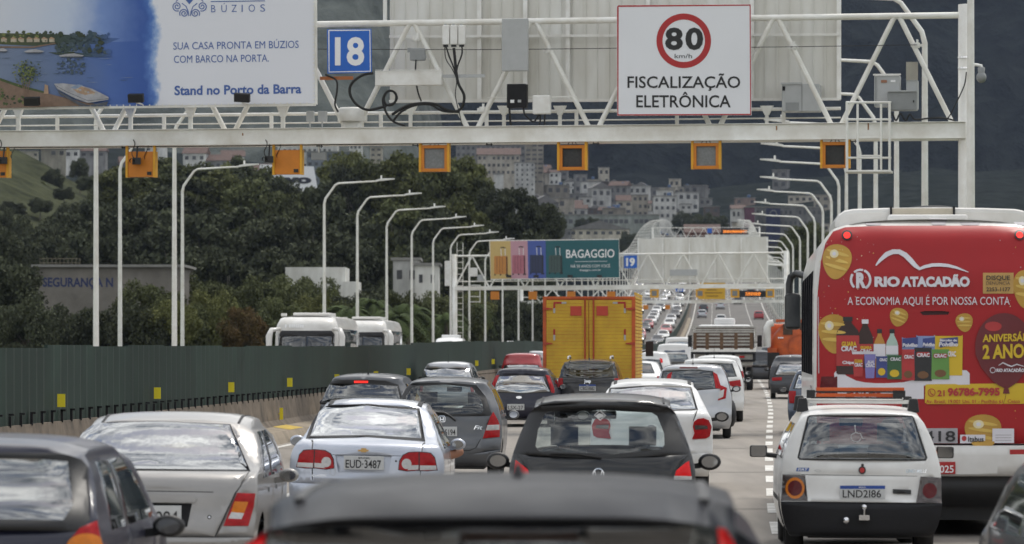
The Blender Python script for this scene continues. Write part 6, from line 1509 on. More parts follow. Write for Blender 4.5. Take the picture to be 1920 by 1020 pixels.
# dark car at the lower right corner
S = S_hatch(1.49, .81, 3.9, .62, .97, .5)
N2 = Car('car', 'near black car cut by the lower right corner of the picture', 'car', 3.53, 20.5, S, 'paint_nearblack', .01, 0, .05, glassmats=('glass_dark', 'glass_clear', 'glass_dark'))
N2.R('rear_window', 'glass_dark', [(.58, 1.36), (-.58, 1.36), (-.66, 1.03), (.66, 1.03)], px=False); N2.R('tail_light', 'lamp_red', [(.62, .95), (.78, .95), (.79, .72), (.6, .72)], True, .012, px=False)
N2.body().mirrors(2.05, .95, .14, sides=(1,)).roof_trim(.93, None, .016)

# ------------------------------------------------------------------ middle rows
def simple(name, label, X, D, S, paint_, win, lamp, plate=None, lampmat='lamp_red', wmat='glass_tint', yaw=None, roll=0, extra=None, seal=True, det=.07, gm=None, cat='car', group=None):
    c = Car(name, label, cat, X, D, S, paint_, yaw, roll, det, group, gm or (wmat, 'glass_clear', 'glass_dark'))
    if seal:
        cx_ = sum(p[0] for p in win) / len(win); cy_ = sum(p[1] for p in win) / len(win)
        c.R('window_seal', 'black_plastic', [(cx_ + (a - cx_) * 1.06, cy_ + (b_ - cy_) * 1.10) for a, b_ in win])
    c.R('rear_window', wmat, win)
    for l in lamp: c.R('tail_light', l[1] if isinstance(l, tuple) else lampmat, l[0] if isinstance(l, tuple) else l, True, .014)
    if extra: extra(c)
    c.body().mirrors(2.0, S['W'][4][0] if len(S['W']) > 4 else .98, .13, (.10, .05, .07))
    if plate: c.plate(*plate[:4], plate[4], **plate[5])
    return c
c = Car('car', 'grey hatchback by the green screen with a lit red brake strip and thin aerial', 'car', px_x(682, 72), 72, dict(S_hatch(1.56, .84, 3.9, .63, 1.0, .42)), 'paint_grey', None, .008, .06)
c.R('window_seal', 'black_plastic', [(611, 717), (640, 713), (682, 711.5), (722, 714), (747, 721), (757, 760), (601, 758)]); c.R('rear_window', 'glass_tint', [(611, 721), (682, 720), (745, 724), (752, 755), (604, 753)])
c.R('brake_light', 'lamp_lit', [(664, 714), (690, 714), (690, 718), (664, 718)], off=.006); c.R('tail_light', 'lamp_red', [(752, 768), (764, 770), (766, 800), (754, 800)], True, .01)
c.body().mirrors(2.0, 1.0, .13, (.09, .05, .07), 'paint_navy').antenna(0, .7, .42, .05); c.cabin(top=1.12); c.plate(656, 800, 703, 816, 'KXO-4A71')
simple('car', 'small silver car by the green screen, second farthest of its lane with an aerial', px_x(837, 121), 121, S_hatch(1.52, .83, 3.9, .64, .98, .5), 'paint_silver', [(790, 692), (837, 690.5), (880, 692), (886, 712), (785, 711)], [[(881, 720), (888, 721), (889, 735), (883, 735)]], None, wmat='glass_sky').antenna(0, .7, .5, .02)
c = simple('car', 'dark blue hatchback with lamps rising beside its rear window and an oval badge', px_x(978, 100), 100, S_hatch(1.50, .83, 3.9, .62, .98, .36), 'paint_navy', [(930, 706), (978, 704), (1018, 706), (1031, 734), (978, 737), (924, 734)], [[(1023, 703), (1030, 704), (1041, 732), (1039, 737), (1034, 736)]], (951, 757.5, 983, 769, 'LSX-27', dict(blue=False)), wmat='glass_sky')
m = MB(); c.decal(m, circle(973, 745, 5.5, 2.6, 16), 0, .012); m.build('badge', 'chrome', c.root)
def jx(c):
    c.R('badge_strip', 'dark_trim', [(1060, 718), (1148, 718), (1148, 719), (1060, 719)])
S = S_hatch(1.69, .82, 4.2, .64, 1.12, .28, .34); S['z0'] = .3; S['k'] = (.03, .06)
c = simple('car', 'black boxy off-road car with square red lamps in front of the yellow truck', px_x(1103, 103), 103, S, 'paint_black', [(1053, 679), (1103, 677), (1152, 679), (1159, 706), (1103, 709), (1046, 706)], [[(1152, 709), (1164, 709.5), (1164, 728), (1151, 728)]], (1086, 721, 1117, 733, 'CBG5B82', dict(blue=True)), wmat='glass_dark', extra=jx, gm=('glass_dark', 'glass_clear', 'glass_dark'))
c.R('brake_light', 'lamp_dark_red', [(1088, 674), (1118, 674), (1118, 676), (1088, 676)])
c.text('Jeep', 1095, 1108, 717.5, 711, 'chrome', 'lettering', .02); c.antenna(0, .6, .5, .1)
for sx in (-1, 1): MB().path([(sx * .55, .5, 1.68), (sx * .55, .6, 1.745), (sx * .56, 1.8, 1.755), (sx * .56, 2.0, 1.69)], .022, 6).build('roof_rail', 'grey_box', c.root)
MB().path(circle(0, 0, .001, .001, 2), .001, 3) if 0 else None
def hx(c):
    c.R('brake_light', 'lamp_dark_red', [(1274, 688), (1308, 688), (1308, 691), (1274, 691)], off=.006)
    c.R('tail_light', 'lamp_clear', [(1349, 733), (1358, 730), (1356, 744), (1347, 748)], True, .0145)
S = S_hatch(1.655, .86, 4.0, .66, 1.08, .40, .33)
S['W'] = [(.2, .80), (.4, .86), (.7, .865), (.9, .86), (1.08, .82), (1.2, .79), (1.4, .73), (1.5, .68), (1.535, .64)]
c = simple('car', 'silver crossover with bracket shaped red lamps in the lane behind the white saloon', px_x(1298, 88), 88, S, 'paint_silver', [(1245, 697), (1298, 694.5), (1334, 697), (1345, 727), (1298, 731), (1238, 728)], [[(1337, 697), (1345, 702), (1351, 722), (1363, 727), (1361, 747), (1346, 751), (1351, 729), (1342, 728)]], (1278, 757, 1316, 770, 'RIO-2C95', dict(blue=True)), lampmat='lamp_red', wmat='glass_dark', extra=hx)
c.antenna(0, .7, .5, .1)
MB().ball((.86, .75, .55), (.10, .55, .30), 16).build('wheel_arch', 'dark_trim', c.root)
S = S_hatch(1.71, .90, 4.4, .68, 1.1, .45, .35); S['z0'] = .3
c = simple('car', 'white sport utility car with slim red lamps ahead of the silver crossover', px_x(1331, 106), 106, S, 'paint_white', [(1292, 683), (1331, 681.5), (1371, 683), (1379, 705), (1331, 708), (1284, 706)], [[(1361, 716), (1388, 712), (1390, 724), (1380, 727), (1364, 721)]], None, wmat='glass_dark'); c.antenna(.1, .9, .3)
simple('car', 'white car hidden behind the white sport utility car, one red lamp showing', px_x(1347, 130), 130, S_hatch(1.66, .84, 4.1, .66, 1.05, .4), 'paint_white', [(1312, 682), (1347, 681), (1380, 682), (1386, 700), (1308, 700)], [[(1386, 696), (1394, 695), (1396, 708), (1388, 708)]], None, wmat='glass_dark')
S = S_hatch(1.58, .90, 4.4, .68, 1.05, .6, .34)
simple('car', 'dark charcoal crossover just left of the bus with a thin red lamp', px_x(1491, 142), 142, S, 'paint_darkgrey', [(1462, 684), (1491, 683), (1521, 684), (1529, 703), (1454, 703)], [[(1447, 708), (1466, 707), (1466, 713), (1448, 714)]], None, wmat='glass_sky')
simple('car', 'pale blue grey car squeezed beside the bus with a tall red lamp', px_x(1546, 92), 92, S_hatch(1.55, .84, 3.9, .62, 1.0, .42), 'paint_blue', [(1498, 703), (1546, 701), (1594, 703), (1602, 728), (1490, 728)], [[(1478, 733), (1492, 733), (1492, 756), (1480, 756)]], None, wmat='glass_sky')
simple('car', 'red car behind the dark blue hatchback at the foot of the green screen', px_x(978, 160), 160, S_hatch(1.56, .84, 3.9, .66, 1.0, .4), 'paint_red', [(948, 685), (978, 684), (1008, 685), (1013, 697), (943, 697)], [[(1010, 700), (1016, 700), (1017, 709), (1011, 709)]], None, wmat='glass_sky')
simple('car', 'silver car roof just above the red car beside the yellow truck', px_x(1000, 188), 188, S_hatch(1.60, .84, 3.9, .66, 1.0, .4), 'paint_silver', [(974, 680), (1000, 679), (1026, 680), (1030, 692), (970, 692)], [[(1028, 696), (1034, 696), (1034, 704), (1029, 704)]], None, wmat='glass_sky')
simple('car', 'white car right of the yellow truck, nearest of the small white ones', px_x(1196, 128), 128, S_sedan(1.48, .84, 4.2, .58, .97, 1.03), 'paint_white', [(1166, 682), (1196, 680.5), (1219, 682), (1226, 699), (1160, 699)], [[(1232, 705), (1243, 706), (1243, 716), (1233, 716)]], None, wmat='glass_dark')
c = simple('car', 'white car with black rear window and a lit red lamp right of the yellow truck', px_x(1217, 152), 152, S_hatch(1.66, .86, 4.1, .66, 1.05, .4), 'paint_white', [(1198, 675), (1217, 674), (1236, 675), (1242, 692), (1192, 692)], [([(1237, 671), (1242, 673), (1243, 680), (1239, 680)], 'lamp_glow')], None, wmat='glass_dark')
c = simple('van', 'white van with a blue roof stripe in front of the stake truck', px_x(1264, 186), 186, S_hatch(1.95, .88, 4.4, .72, 1.15, .3), 'paint_white', [(1242, 665), (1264, 664), (1287, 665), (1291, 682), (1238, 682)], [[(1290, 685), (1296, 685), (1296, 694), (1291, 694)]], None, wmat='glass_tint', cat='van')
m = MB(); c.decal(m, [(1246, 657), (1284, 656.4), (1285, 661), (1244, 661.5)], 0, .01); m.build('stripe', 'paint_blue', c.root)
simple('van', 'white minivan left of the stake truck with a wide rear window', px_x(1275, 232), 232, S_hatch(2.35, .95, 4.6, .80, 1.3, .35), 'paint_white', [(1254, 642), (1275, 641), (1296, 642), (1300, 655), (1251, 655)], [[(1300, 655), (1305, 655), (1305, 664), (1300, 664)]], None, wmat='glass_sky', cat='van')
simple('car', 'dark hatchback between the stake truck and the orange tank truck', px_x(1426, 196), 196, S_hatch(1.6, .85, 4.0, .66, 1.02, .4), 'paint_darkgrey', [(1398, 676), (1426, 675), (1453, 676), (1457, 688), (1394, 688)], [[(1457, 692), (1462, 692), (1462, 700), (1458, 700)]], None, wmat='glass_dark')

# ------------------------------------------------------------------ city bus
S = dict(rp=[(.32, .12), (.6, .03), (.64, .0), (.97, .0), (1.0, .05), (2.0, .06), (2.75, .085), (2.9, .12), (2.96, .15), (3.2, .22), (3.33, .36), (3.40, .62)], W=[(.32, 1.2), (.7, 1.265), (1.2, 1.28), (2.5, 1.28), (2.9, 1.265), (3.1, 1.22), (3.22, 1.14), (3.29, 1.06)], zr=3.40, ce=.11, k=(.02, .09), L=12.0, z0=.32, wr=.48, axle=(3.0, 9.4),
         top=[(1.2, 3.42), (10.5, 3.42), (11.6, 3.36), (11.85, 3.1), (11.97, 1.6), (12.0, 1.0)], ws=(11.8, 11.98),
         side=[('side_window', 'G', [(.9, 1.72), (11.2, 1.72), (11.2, 2.86), (.9, 2.86)])] + [('side_pillar', 'black_plastic', [(y - .07, 1.72), (y + .07, 1.72), (y + .07, 2.86), (y - .07, 2.86)]) for y in (2.2, 3.6, 5.0, 6.4, 7.8, 9.2)] + [('side_skirt', 'chrome', [(1.2, .9), (2.2, .9), (2.2, 1.6), (1.2, 1.6)]), ('side_line', 'paint_blue', [(.35, .7), (.52, .7), (.52, 2.6), (.35, 2.6)])])
BUS = Car('bus', 'city bus with a red supermarket advert covering its whole back', 'bus', px_x(1752, 42.6), 42.6, S, 'bus_white', .056, 0, .10, glassmats=('glass_far', 'glass_far', 'bus_window'))
bx = lambda a: 2 * 1752 - a
lw_ = [(1531.5, 832), (1531, 700), (1532, 560), (1539, 490), (1548, 455), (1562, 434), (1585, 426), (1650, 423)]
M('wrap_red', (.35, .012, .015), .4, var=.10, scale=.9, spec=.35)
BUS.R('advert_wrap', 'wrap_red', [(a, b_) for a, b_ in lw_] + [(bx(a), b_) for a, b_ in reversed(lw_)], off=.004)
BUS.R('marker_light', 'black_plastic', circle(1588, 441, 10, 9.5, 20), True, .02); BUS.R('marker_light', 'lamp_lit', circle(1588, 441, 6.5, 6.2, 16), True, .024)
BUS.R('engine_handle', M('wrap_dark', (.045, .004, .006), .5), [(1725, 585), (1735, 583), (1770, 583), (1780, 585), (1778, 590), (1730, 591)], off=-.02)
BUS.R('tail_light', 'lamp_dark_red', [(1540, 706), (1570, 706), (1570, 738), (1536, 738)], True, .012)
BUS.R('bumper_gap', 'dark_trim', [(1533, 832.5), (1971, 832.5), (1971, 834.5), (1533, 834.5)])
BUS.R('bumper', 'bus_white', [(1528, 834.5), (1976, 834.5), (1974, 892), (1530, 892)], off=.03)
BUS.R('lower_skirt', 'black_plastic', [(1529, 893), (1975, 893), (1968, 960), (1536, 960)], off=.01)
BUS.R('reflector', 'plate_red', [(1893, 843), (1970, 842), (1970, 851), (1893, 852)], off=.032)
BUS.R('plate_surround', 'bus_white', [(1780, 860), (1842, 858), (1868, 886), (1780, 890)], off=.034)
BUS.body()
gold, gold2, glow = M('print_gold', (.46, .26, .035), .4, var=.15, scale=3), M('print_gold_light', (.62, .42, .09), .4, var=.1), M('print_pale', (.75, .66, .40), .4)
pm = ['print_gold', 'print_gold_light', 'print_pale', M('print_white', (.66, .64, .68), .45, var=.04), M('print_maroon', (.13, .012, .016), .35, var=.15), M('print_yellow', (.62, .42, .02), .45, var=.05), M('print_cola', (.030, .012, .010), .4), M('print_label', (.40, .03, .03), .4), M('print_amber', (.46, .22, .04), .4), M('print_mint', (.38, .50, .44), .4), M('print_violet', (.20, .18, .45), .4), M('print_navy', (.04, .06, .22), .4), M('print_green', (.03, .10, .04), .4), M('print_lime', (.12, .28, .06), .4), M('print_bluebag', (.22, .28, .50), .4), M('print_box', (.50, .30, .09), .45), M('print_grey', (.40, .38, .40), .5), M('print_dark', (.02, .02, .022), .45), M('print_brown', (.16, .075, .03), .45)]
ad = MB(); st = [0]
def dec(poly, mi, l=1): BUS.decal(ad, poly, mi, .004 + .0035 * l, .22)
def balloon(x, y, rx, ry, tilt=0):
    ct, sn = math.cos(R_(tilt)), math.sin(R_(tilt))
    tr = lambda P: [(x + a * ct - b_ * sn, y + a * sn + b_ * ct) for a, b_ in P]
    egg = [(rx * math.cos(t) * (1 - .18 * math.sin(t)), ry * math.sin(t) * (1 + .06 * math.sin(t))) for t in [2 * math.pi * k / 30 for k in range(30)]]
    dec(tr(egg), 0, 2)
    for k in (-.45, -.05, .35): dec(tr([(rx * .82 * math.cos(t), ry * (k + .10 * math.sin(t)) + rx * .12 * math.cos(t)) for t in [2 * math.pi * q / 14 for q in range(14)]]), 1, 3)
    dec(tr(circle(-rx * .25, -ry * .38, rx * .30, ry * .24, 16)), 2, 4); dec(tr(circle(-rx * .25, -ry * .38, rx * .14, ry * .12, 12)), 3, 5)
for a in ((1569, 489, 27, 33, 8), (1563, 624, 28, 37, -5), (1685, 594, 17, 17.5, 12), (1808, 604, 16, 17.5, -8), (1922, 540, 22, 36, 0), (1843, 808, 34, 33, 0)): balloon(*a)
cf = random.Random(9)
for _ in range(80):
    a, b_ = (cf.uniform(1536, 1640), cf.uniform(440, 640)) if cf.random() < .7 else (cf.uniform(1870, 1930), cf.uniform(440, 800)); s_ = cf.uniform(.5, 1.4); dec([(a - s_, b_), (a, b_ - s_), (a + s_, b_), (a, b_ + s_)], cf.choice((1, 2, 16)), 1)
pb = lambda a, b_: BUS.pt(a, b_, .022)
def ribbon(pts, w): 
    n = len(pts); up = []; dn = []
    for i in range(n):
        a = pts[max(0, i - 1)]; b_ = pts[min(n - 1, i + 1)]; dx, dy = b_[0] - a[0], b_[1] - a[1]; l = math.hypot(dx, dy) or 1
        up.append((pts[i][0] + dy / l * w[i] / 2, pts[i][1] - dx / l * w[i] / 2)); dn.append((pts[i][0] - dy / l * w[i] / 2, pts[i][1] + dx / l * w[i] / 2))
    dec(up + dn[::-1], 3, 4)
ribbon([(1642, 498), (1650, 488), (1662, 477), (1674, 472), (1686, 472), (1697, 478), (1707, 488), (1716, 498), (1724, 504)], [2, 6, 9, 9, 9, 9.5, 9.5, 8, 5])
ribbon([(1722, 505), (1734, 500), (1748, 497), (1762, 496.5), (1778, 498), (1794, 502), (1816, 510.5)], [4, 6, 6.5, 6.5, 6, 4.5, 1])
arc_ = circle(1613.5, 524.5, 18, 18.5, 34, -70, 60); ribbon(arc_, [1.5] + [4.5] * (len(arc_) - 2) + [1.5]); arc_ = circle(1613.5, 524.5, 18, 18.5, 34, 130, 215); ribbon(arc_, [1.5] + [4.5] * (len(arc_) - 2) + [1.5]); ribbon(circle(1613.5, 524.5, 18, 18.5, 34, 228, 285), [1] + [4] * 33 + [1])
dec([(1843, 511.5), (1900.5, 511.5), (1900.5, 550.5), (1843, 550.5)], 15, 2)
# shelf with the goods
dec([(1564, 700), (1567, 696), (1812, 694), (1818, 700), (1818, 721), (1732, 723), (1732, 748), (1567, 748)], 3, 2)
dec(rrect(1591, 731, 1651, 748, 7), 7, 3)
def bottle(x0, x1, y0, y1, ysh, body, cap, label=None, capc=17):
    c_ = (x0 + x1) / 2; wn_ = (x1 - x0) * .16
    dec([(c_ - wn_, y0 + 6), (c_ + wn_, y0 + 6), (c_ + wn_ * 1.1, y0 + 12), (x1 - 2, ysh), (x1, ysh + 8), (x1, y1 - 3), (x1 - 3, y1), (x0 + 3, y1), (x0, y1 - 3), (x0, ysh + 8), (x0 + 2, ysh), (c_ - wn_ * 1.1, y0 + 12)], body, 3)
    dec([(c_ - wn_ * 1.3, y0), (c_ + wn_ * 1.3, y0), (c_ + wn_ * 1.3, y0 + 8), (c_ - wn_ * 1.3, y0 + 8)], capc, 4)
    if label: dec([(x0, label[0]), (x1, label[0]), (x1, label[1]), (x0, label[1])], label[2], 4)
bottle(1568, 1611, 594, 702, 620, 6, 17, (629, 686, 7)); bottle(1607, 1637, 599, 690, 628, 6, 3, (645, 668, 7), 3); bottle(1638, 1660, 617, 690, 640, 8, 17, (645, 672, 3)); bottle(1661, 1684, 617, 690, 640, 9, 17, (648, 664, 3))
for x0, x1, y0, y1, c_ in ((1691, 1722, 632, 690, 14), (1718, 1753, 628, 690, 14), (1751, 1805, 628, 704, 5)): dec([(x0, y0), (x0 + 3, y0 + 2), (x1 - 3, y0 + 2), (x1, y0), (x1 - 1, y1), (x0 + 1, y1)], c_, 3)
for x0, x1 in ((1692, 1721), (1730, 1753), (1762, 1796)): dec([(x0, 635), (x1, 632), (x1, 645), (x0, 652)], 11, 4)
for x0, x1, y0, y1, c_ in ((1598, 1620, 660, 706, 7), (1620, 1642, 660, 709, 10)): dec([(x0, y0), (x1, y0), (x1 - 3, y1), (x0 + 3, y1)], c_, 5); dec([(x0 - 1, y0 - 1), (x1 + 1, y0 - 1), (x1, y0 + 4), (x0, y0 + 4)], 3, 6)
for x0, x1, y0, y1, c_ in ((1642, 1664, 668, 708, 11), (1663, 1691, 666, 711, 12), (1690, 1715, 655, 713, 7), (1714, 1747, 652, 714, 17), (1746, 1780, 655, 711, 13)):
    dec([(x0, y0), (x1, y0), (x1 - 1, y0 + 5), (x1, y1), (x0, y1), (x0 + 1, y0 + 5)], c_, 5)
    dec(circle((x0 + x1) / 2, y1 - 11, (x1 - x0) * .32, 7, 16), 18 if c_ not in (11, 12) else 5, 6)
    if c_ in (7, 17, 13): dec(rrect(x0 + 4, y0 + 8, x1 - 4, y0 + 16, 3), 7, 6)
dec([(1735, 722), (1738, 720.5), (1930, 718.5), (1930, 757), (1738, 757.5), (1734, 755)], 5, 4)
dk = [(1882 + 54 * math.cos(t), 650 + 63 * math.sin(t)) for t in [math.pi + math.pi * k / 20 for k in range(21)]] + [(1935, 665), (1927, 690), (1908, 716), (1889, 729), (1884, 729), (1862, 716), (1840, 690), (1829, 665)]
dec(dk, 4, 6); dec(circle(1862, 612, 16, 9, 18), 7, 7); dec([(1882, 729), (1891, 729), (1893, 738), (1880, 738)], 4, 6)
stroke(ad, [(1886, 738), (1884, 748), (1881, 757)], .8, lambda a, b_: BUS.pt(a, b_, .034), 4)
dec([(1690, 803), (1795.5, 803), (1795.5, 831), (1690, 831)], 16, 2); dec([(1800, 815), (1847, 815), (1847, 831), (1800, 831)], 3, 5); dec([(1860.5, 803.5), (1901, 803.5), (1901, 830.5), (1860.5, 830.5)], 3, 6); dec(circle(1807.5, 822, 4.5, 5, 14), 7, 6)
for k, yy in enumerate((815, 820, 825)): dec([(1866, yy), (1896, yy), (1896, yy + 1.2), (1866, yy + 1.2)], 16, 7)
for x0, x1, y0, y1 in ((1620, 1653, 417.5, 422), (1742, 1776, 409, 421.5), (1798, 1838, 416.5, 422), (1900, 1930, 416, 422)): dec([(x0, y0), (x1, y0 + 1), (x1 - 3, y1), (x0 + 6, y1)], 16, 0)
dec([(1535, 470), (1533, 560), (1534, 700), (1536, 700), (1535, 560)], 16, 1)
ad.build('printed_goods', pm, BUS.parts[('advert_wrap', 0)], normals=False)
tx = MB(); T1 = lambda a, b_: BUS.pt(a, b_, .032)
put_text(tx, 'RIO', 1639.5, 1687, 536.5, 520, T1, 0, .055); put_text(tx, 'ATACADÃO', 1690, 1818, 536.5, 520, T1, 0, .055); put_text(tx, 'R', 1605, 1624, 538, 513, T1, 0, .06)
put_text(tx, 'A ECONOMIA AQUI É POR NOSSA CONTA', 1589, 1893, 571.5, 557, T1, 0, 0)
put_text(tx, 'DISQUE', 1849, 1893.5, 525, 517, T1, 1, .02); put_text(tx, 'DENÚNCIA', 1849, 1893.5, 534, 528, T1, 1, -.004); put_text(tx, '2253-1177', 1849, 1894, 546, 539, T1, 1, .02)
put_text(tx, '21', 1757.5, 1771, 742.5, 732, T1, 2, .03); put_text(tx, '96786-7995', 1776.5, 1874.5, 741.5, 728.5, T1, 2, .05, 0, -.006)
put_text(tx, 'Av. Brasil, 19.001 Uni. 01 - Pavilhão 61', 1736, 1880, 755.8, 749.5, T1, 2, .012); put_text(tx, 'Ceasa', 1889, 1912, 755.3, 749, T1, 2, .012)
stroke(tx, circle(1746.5, 736, 6.5, 7, 20, 0, 361), 1.4, T1, 2); stroke(tx, [(1743.5, 732.5), (1744, 736), (1746.5, 739), (1749.8, 740)], 1.8, T1, 2)
T2 = lambda a, b_: BUS.pt(a, b_, .04)
put_text(tx, 'ANIVERSÁRIO', 1842, 1944, 641, 628, T2, 3, .03, 0, -.03); put_text(tx, '2 ANOS', 1842, 1932, 672, 648, T2, 3, .035, 0, -.03)
stroke(tx, [(1872, 685), (1880, 680), (1888, 684), (1896, 687), (1906, 683), (1920, 687)], [1, 2, 2.4, 2.4, 2, 1], T2, 0); put_text(tx, 'RIO ATACADÃO', 1868, 1920, 697, 691.5, T2, 0, .05); stroke(tx, circle(1861, 694, 5, 5, 14, 0, 361), 1.2, T2, 0)
put_text(tx, '16418', 1699, 1791, 827.5, 808.5, T1, 1, .015); put_text(tx, 'Itabus', 1815, 1844, 828, 818.5, T1, 1, .02)
for s_, a, b_, yb, yt, mi in (('GUARA', 1578, 1606, 649, 641, 3), ('CRAC', 1577, 1606, 658, 649.5, 0), ('GUARA', 1613, 1634, 654, 649, 3), ('CRAC', 1613, 1634, 660, 655, 0), ('GUARA', 1602, 1617, 680, 674, 3), ('CRAC', 1602, 1617, 687, 681, 0), ('ALAI', 1626, 1638, 681, 676, 0), ('CRAC', 1623, 1640, 688, 682, 0), ('CRAC', 1649, 1663, 677, 672, 0), ('CRAC', 1669, 1689, 676, 670.5, 0), ('CRAC', 1695, 1713, 672, 666, 0), ('CRAC', 1719, 1743, 669, 662.5, 0), ('CRAC', 1751, 1774, 670, 664, 0), ('CRAC', 1777, 1792, 668, 659, 0), ('Polvilho', 1692, 1720, 650, 644, 0), ('Polvilho', 1730, 1752, 649, 643, 0), ('Polvilho', 1760, 1796, 649, 642, 0), ('Biscoito de', 1762, 1794, 640, 636, 0), ('CRAC', 1599, 1643, 745.5, 733.5, 0), ('Chips', 1579, 1601, 682, 677, 0)): put_text(tx, s_, a, b_, yb, yt, T2, mi, .045, .12 if 'olv' in s_ else 0)
tx.build('lettering', ['print_white', 'print_dark', 'print_label', 'print_yellow'], BUS.parts[('advert_wrap', 0)], normals=False)
BUS.plate(1714, 866, 1791.5, 889, '025', (1762, 1788), mat='plate_red', ink='text_white', y=-.05)
# roof unit, mirrors
ac = MB(); n = 14
prof = [(1566, 414), (1572, 402), (1584, 394), (1600, 391), (1660, 389), (1752, 388), (1844, 389), (1904, 391), (1920, 394), (1932, 402), (1938, 414)]
P_ = [BUS.fr.plane(a, b_, 1.2) for a, b_ in prof]; P_ = [(x, max(z, 3.3)) for x, z in P_]
ac.prism([(P_[0][0], 3.30)] + P_ + [(P_[-1][0], 3.30)], 1.3, 4.2); ac.build('roof_unit', 'bus_white', BUS.root, bevel=.05)
for px in (1671, 1789): a = BUS.fr.plane(px, 388, 1.25); MB().span(a[0] - .012, a[0] + .012, 1.27, 4.2, 3.4, a[1] + .006).build('seam', 'dark_trim', BUS.root)
a, b_ = BUS.fr.plane(1673, 403, 1.25), BUS.fr.plane(1787, 390, 1.25); MB().span(a[0], b_[0], 1.285, 1.3, a[1], b_[1]).build('unit_panel', M('bus_cream', (.52, .47, .38), .5), BUS.root)
a, b_ = BUS.fr.plane(1665, 411, 1.0), BUS.fr.plane(1815, 402, 1.0); MB().span(a[0], b_[0], 1.0, 1.28, a[1] - .05, b_[1]).build('vent_cover', 'bus_white', BUS.root, bevel=.03)
MB().ball((BUS.fr.plane(1752, 388, 2)[0], 2.5, 3.56), (.35, .5, .06), 14).build('roof_fan', 'dark_trim', BUS.root)
for sg in (-1, 1):
    x = sg * 1.335; q = MB().span(x - .11, x + .11, 12.1, 12.3, 2.27, 2.77).build('mirror', 'black_plastic', BUS.root, bevel=.05)
    MB().path([(sg * 1.15, 12.0, 3.0), (sg * 1.28, 12.25, 3.04), (sg * 1.36, 12.3, 2.99), (sg * 1.38, 12.28, 2.9), (sg * 1.38, 12.25, 2.7)], .05, 8).build('mirror_arm', 'black_plastic', BUS.root)
    MB().span(x - .09, x + .09, 12.085, 12.1, 2.31, 2.73).build('mirror_glass', 'glass_far', q)

# ------------------------------------------------------------------ trucks
def wheelset(root, ys, x, r=.48, w=.28, dual=False):
    for y in ys:
        for sg in (-1, 1):
            for k in range(2 if dual else 1):
                xo = sg * (x - k * (w + .03)); t = MB().lathe([(.28, 0), (r * .9, 0), (r, -.04), (r, -w + .04), (r * .9, -w), (.28, -w)], (0, 0, 0), 'X', 16)
                t.v = [((p[0] if sg > 0 else -p[0]) + xo, p[1] + y, p[2] + r) for p in t.v]; wh = t.build('wheel', 'rubber', root)
                if k == 0: h = MB().lathe([(.28, -.03), (.2, -.07), (.1, -.02), (.001, -.02)], (0, 0, 0), 'X', 14); h.v = [((p[0] if sg > 0 else -p[0]) + xo, p[1] + y, p[2] + r) for p in h.v]; h.build('rim', 'alloy', wh)
YT = Fr(px_x(1104, 108.5), 108.5, .062, 0, ZR(108.5)); yt = thing('box_truck', 'yellow wooden box truck with orange frame, two rear doors and red squares', 'truck', YT)
q = lambda a, b_, v=0: YT.plane(a, b_, v)
x0, zt = q(1018, 556); x1, _ = q(1191, 556); zb_ = 1.0
MB().span(x0 + .03, x1 - .03, .02, 6.5, zb_, zt - .02).build('cargo_box', 'truck_orange', yt)
MB().span(x0, x0 + .09, -.03, .05, zb_, zt).span(x1 - .09, x1, -.03, .05, zb_, zt).span(x0 + .09, x1 - .09, -.028, .05, zt - .06, zt).span(x0, x1, -.04, .05, zb_ - .14, zb_).build('rear_frame', 'truck_orange', yt)
xm = q(1104, 600)[0]
for a, b_ in ((x0 + .095, xm - .01), (xm + .01, x1 - .095)):
    d = MB(); z = zb_ + .01
    while z < zt - .12: d.span(a, b_, -.012 - .006 * (int(z * 20) % 2), .03, z, min(z + .088, zt - .065)); z += .094
    dd = d.build('rear_door', 'truck_yellow', yt)
    sgn = -1 if a < xm - .5 else 1
    for px in ((1097,) if sgn < 0 else (1113,)): xx = q(px, 600)[0]; MB().tube((xx, -.05, zb_), (xx, -.05, zt - .04), .022, 8).build('lock_bar', 'truck_red', dd)
    u = q(1069.5 if sgn < 0 else 1118.5, 592); v = q(1090.5 if sgn < 0 else 1140, 574); MB().span(u[0], v[0], -.04, -.018, u[1], v[1]).build('vent_plate', M('hatch_red', (.50, .055, .03), .5), dd, bevel=.004)
    for lst in (((1038, 1053, 566, 569.5, 0), (1053, 1062, 566, 569.5, 1), (1037.5, 1041, 569.5, 578, 0), (1037.5, 1041, 578, 587, 1), (1037.5, 1041, 617, 628, 0), (1037.5, 1041, 628, 638, 1)),):
        for a0, a1, c0, c1, k in lst:
            if sgn > 0: a0, a1 = 2 * 1104 - a1 + 3, 2 * 1104 - a0 + 3
            u = q(a0, c1); v = q(a1, c0); MB().span(u[0], v[0], -.03, -.019, u[1], v[1]).build('reflective_tape', 'plate_red' if k == 0 else 'grey_box', dd)
for py in (579, 644):
    for a0, a1 in ((1018, 1036), (1173, 1191)): u = q(a0, py + 3); v = q(a1, py - 3); MB().prism([(u[0], u[1] + .03), (v[0], u[1] - .0), (v[0], v[1]), (u[0], v[1] - .03)] if a0 > 1100 else [(u[0], u[1]), (v[0], u[1] + .03), (v[0], v[1] - .03), (u[0], v[1])], -.06, -.03).build('hinge', 'truck_red', yt)
m = MB()
for k in range(26): z = zb_ + .05 + k * .094; m.span(x1 - .028, x1 + .005, .1, 6.4, z, z + .07)
m.build('side_slats', 'truck_yellow', yt)
MB().span(x0 + .15, x1 - .15, .1, 8.5, .62, .86).build('chassis', 'dark_trim', yt); MB().span(x0 + .05, x1 - .05, .0, .08, .55, .72).build('rear_bumper', 'grey_box_dark', yt)
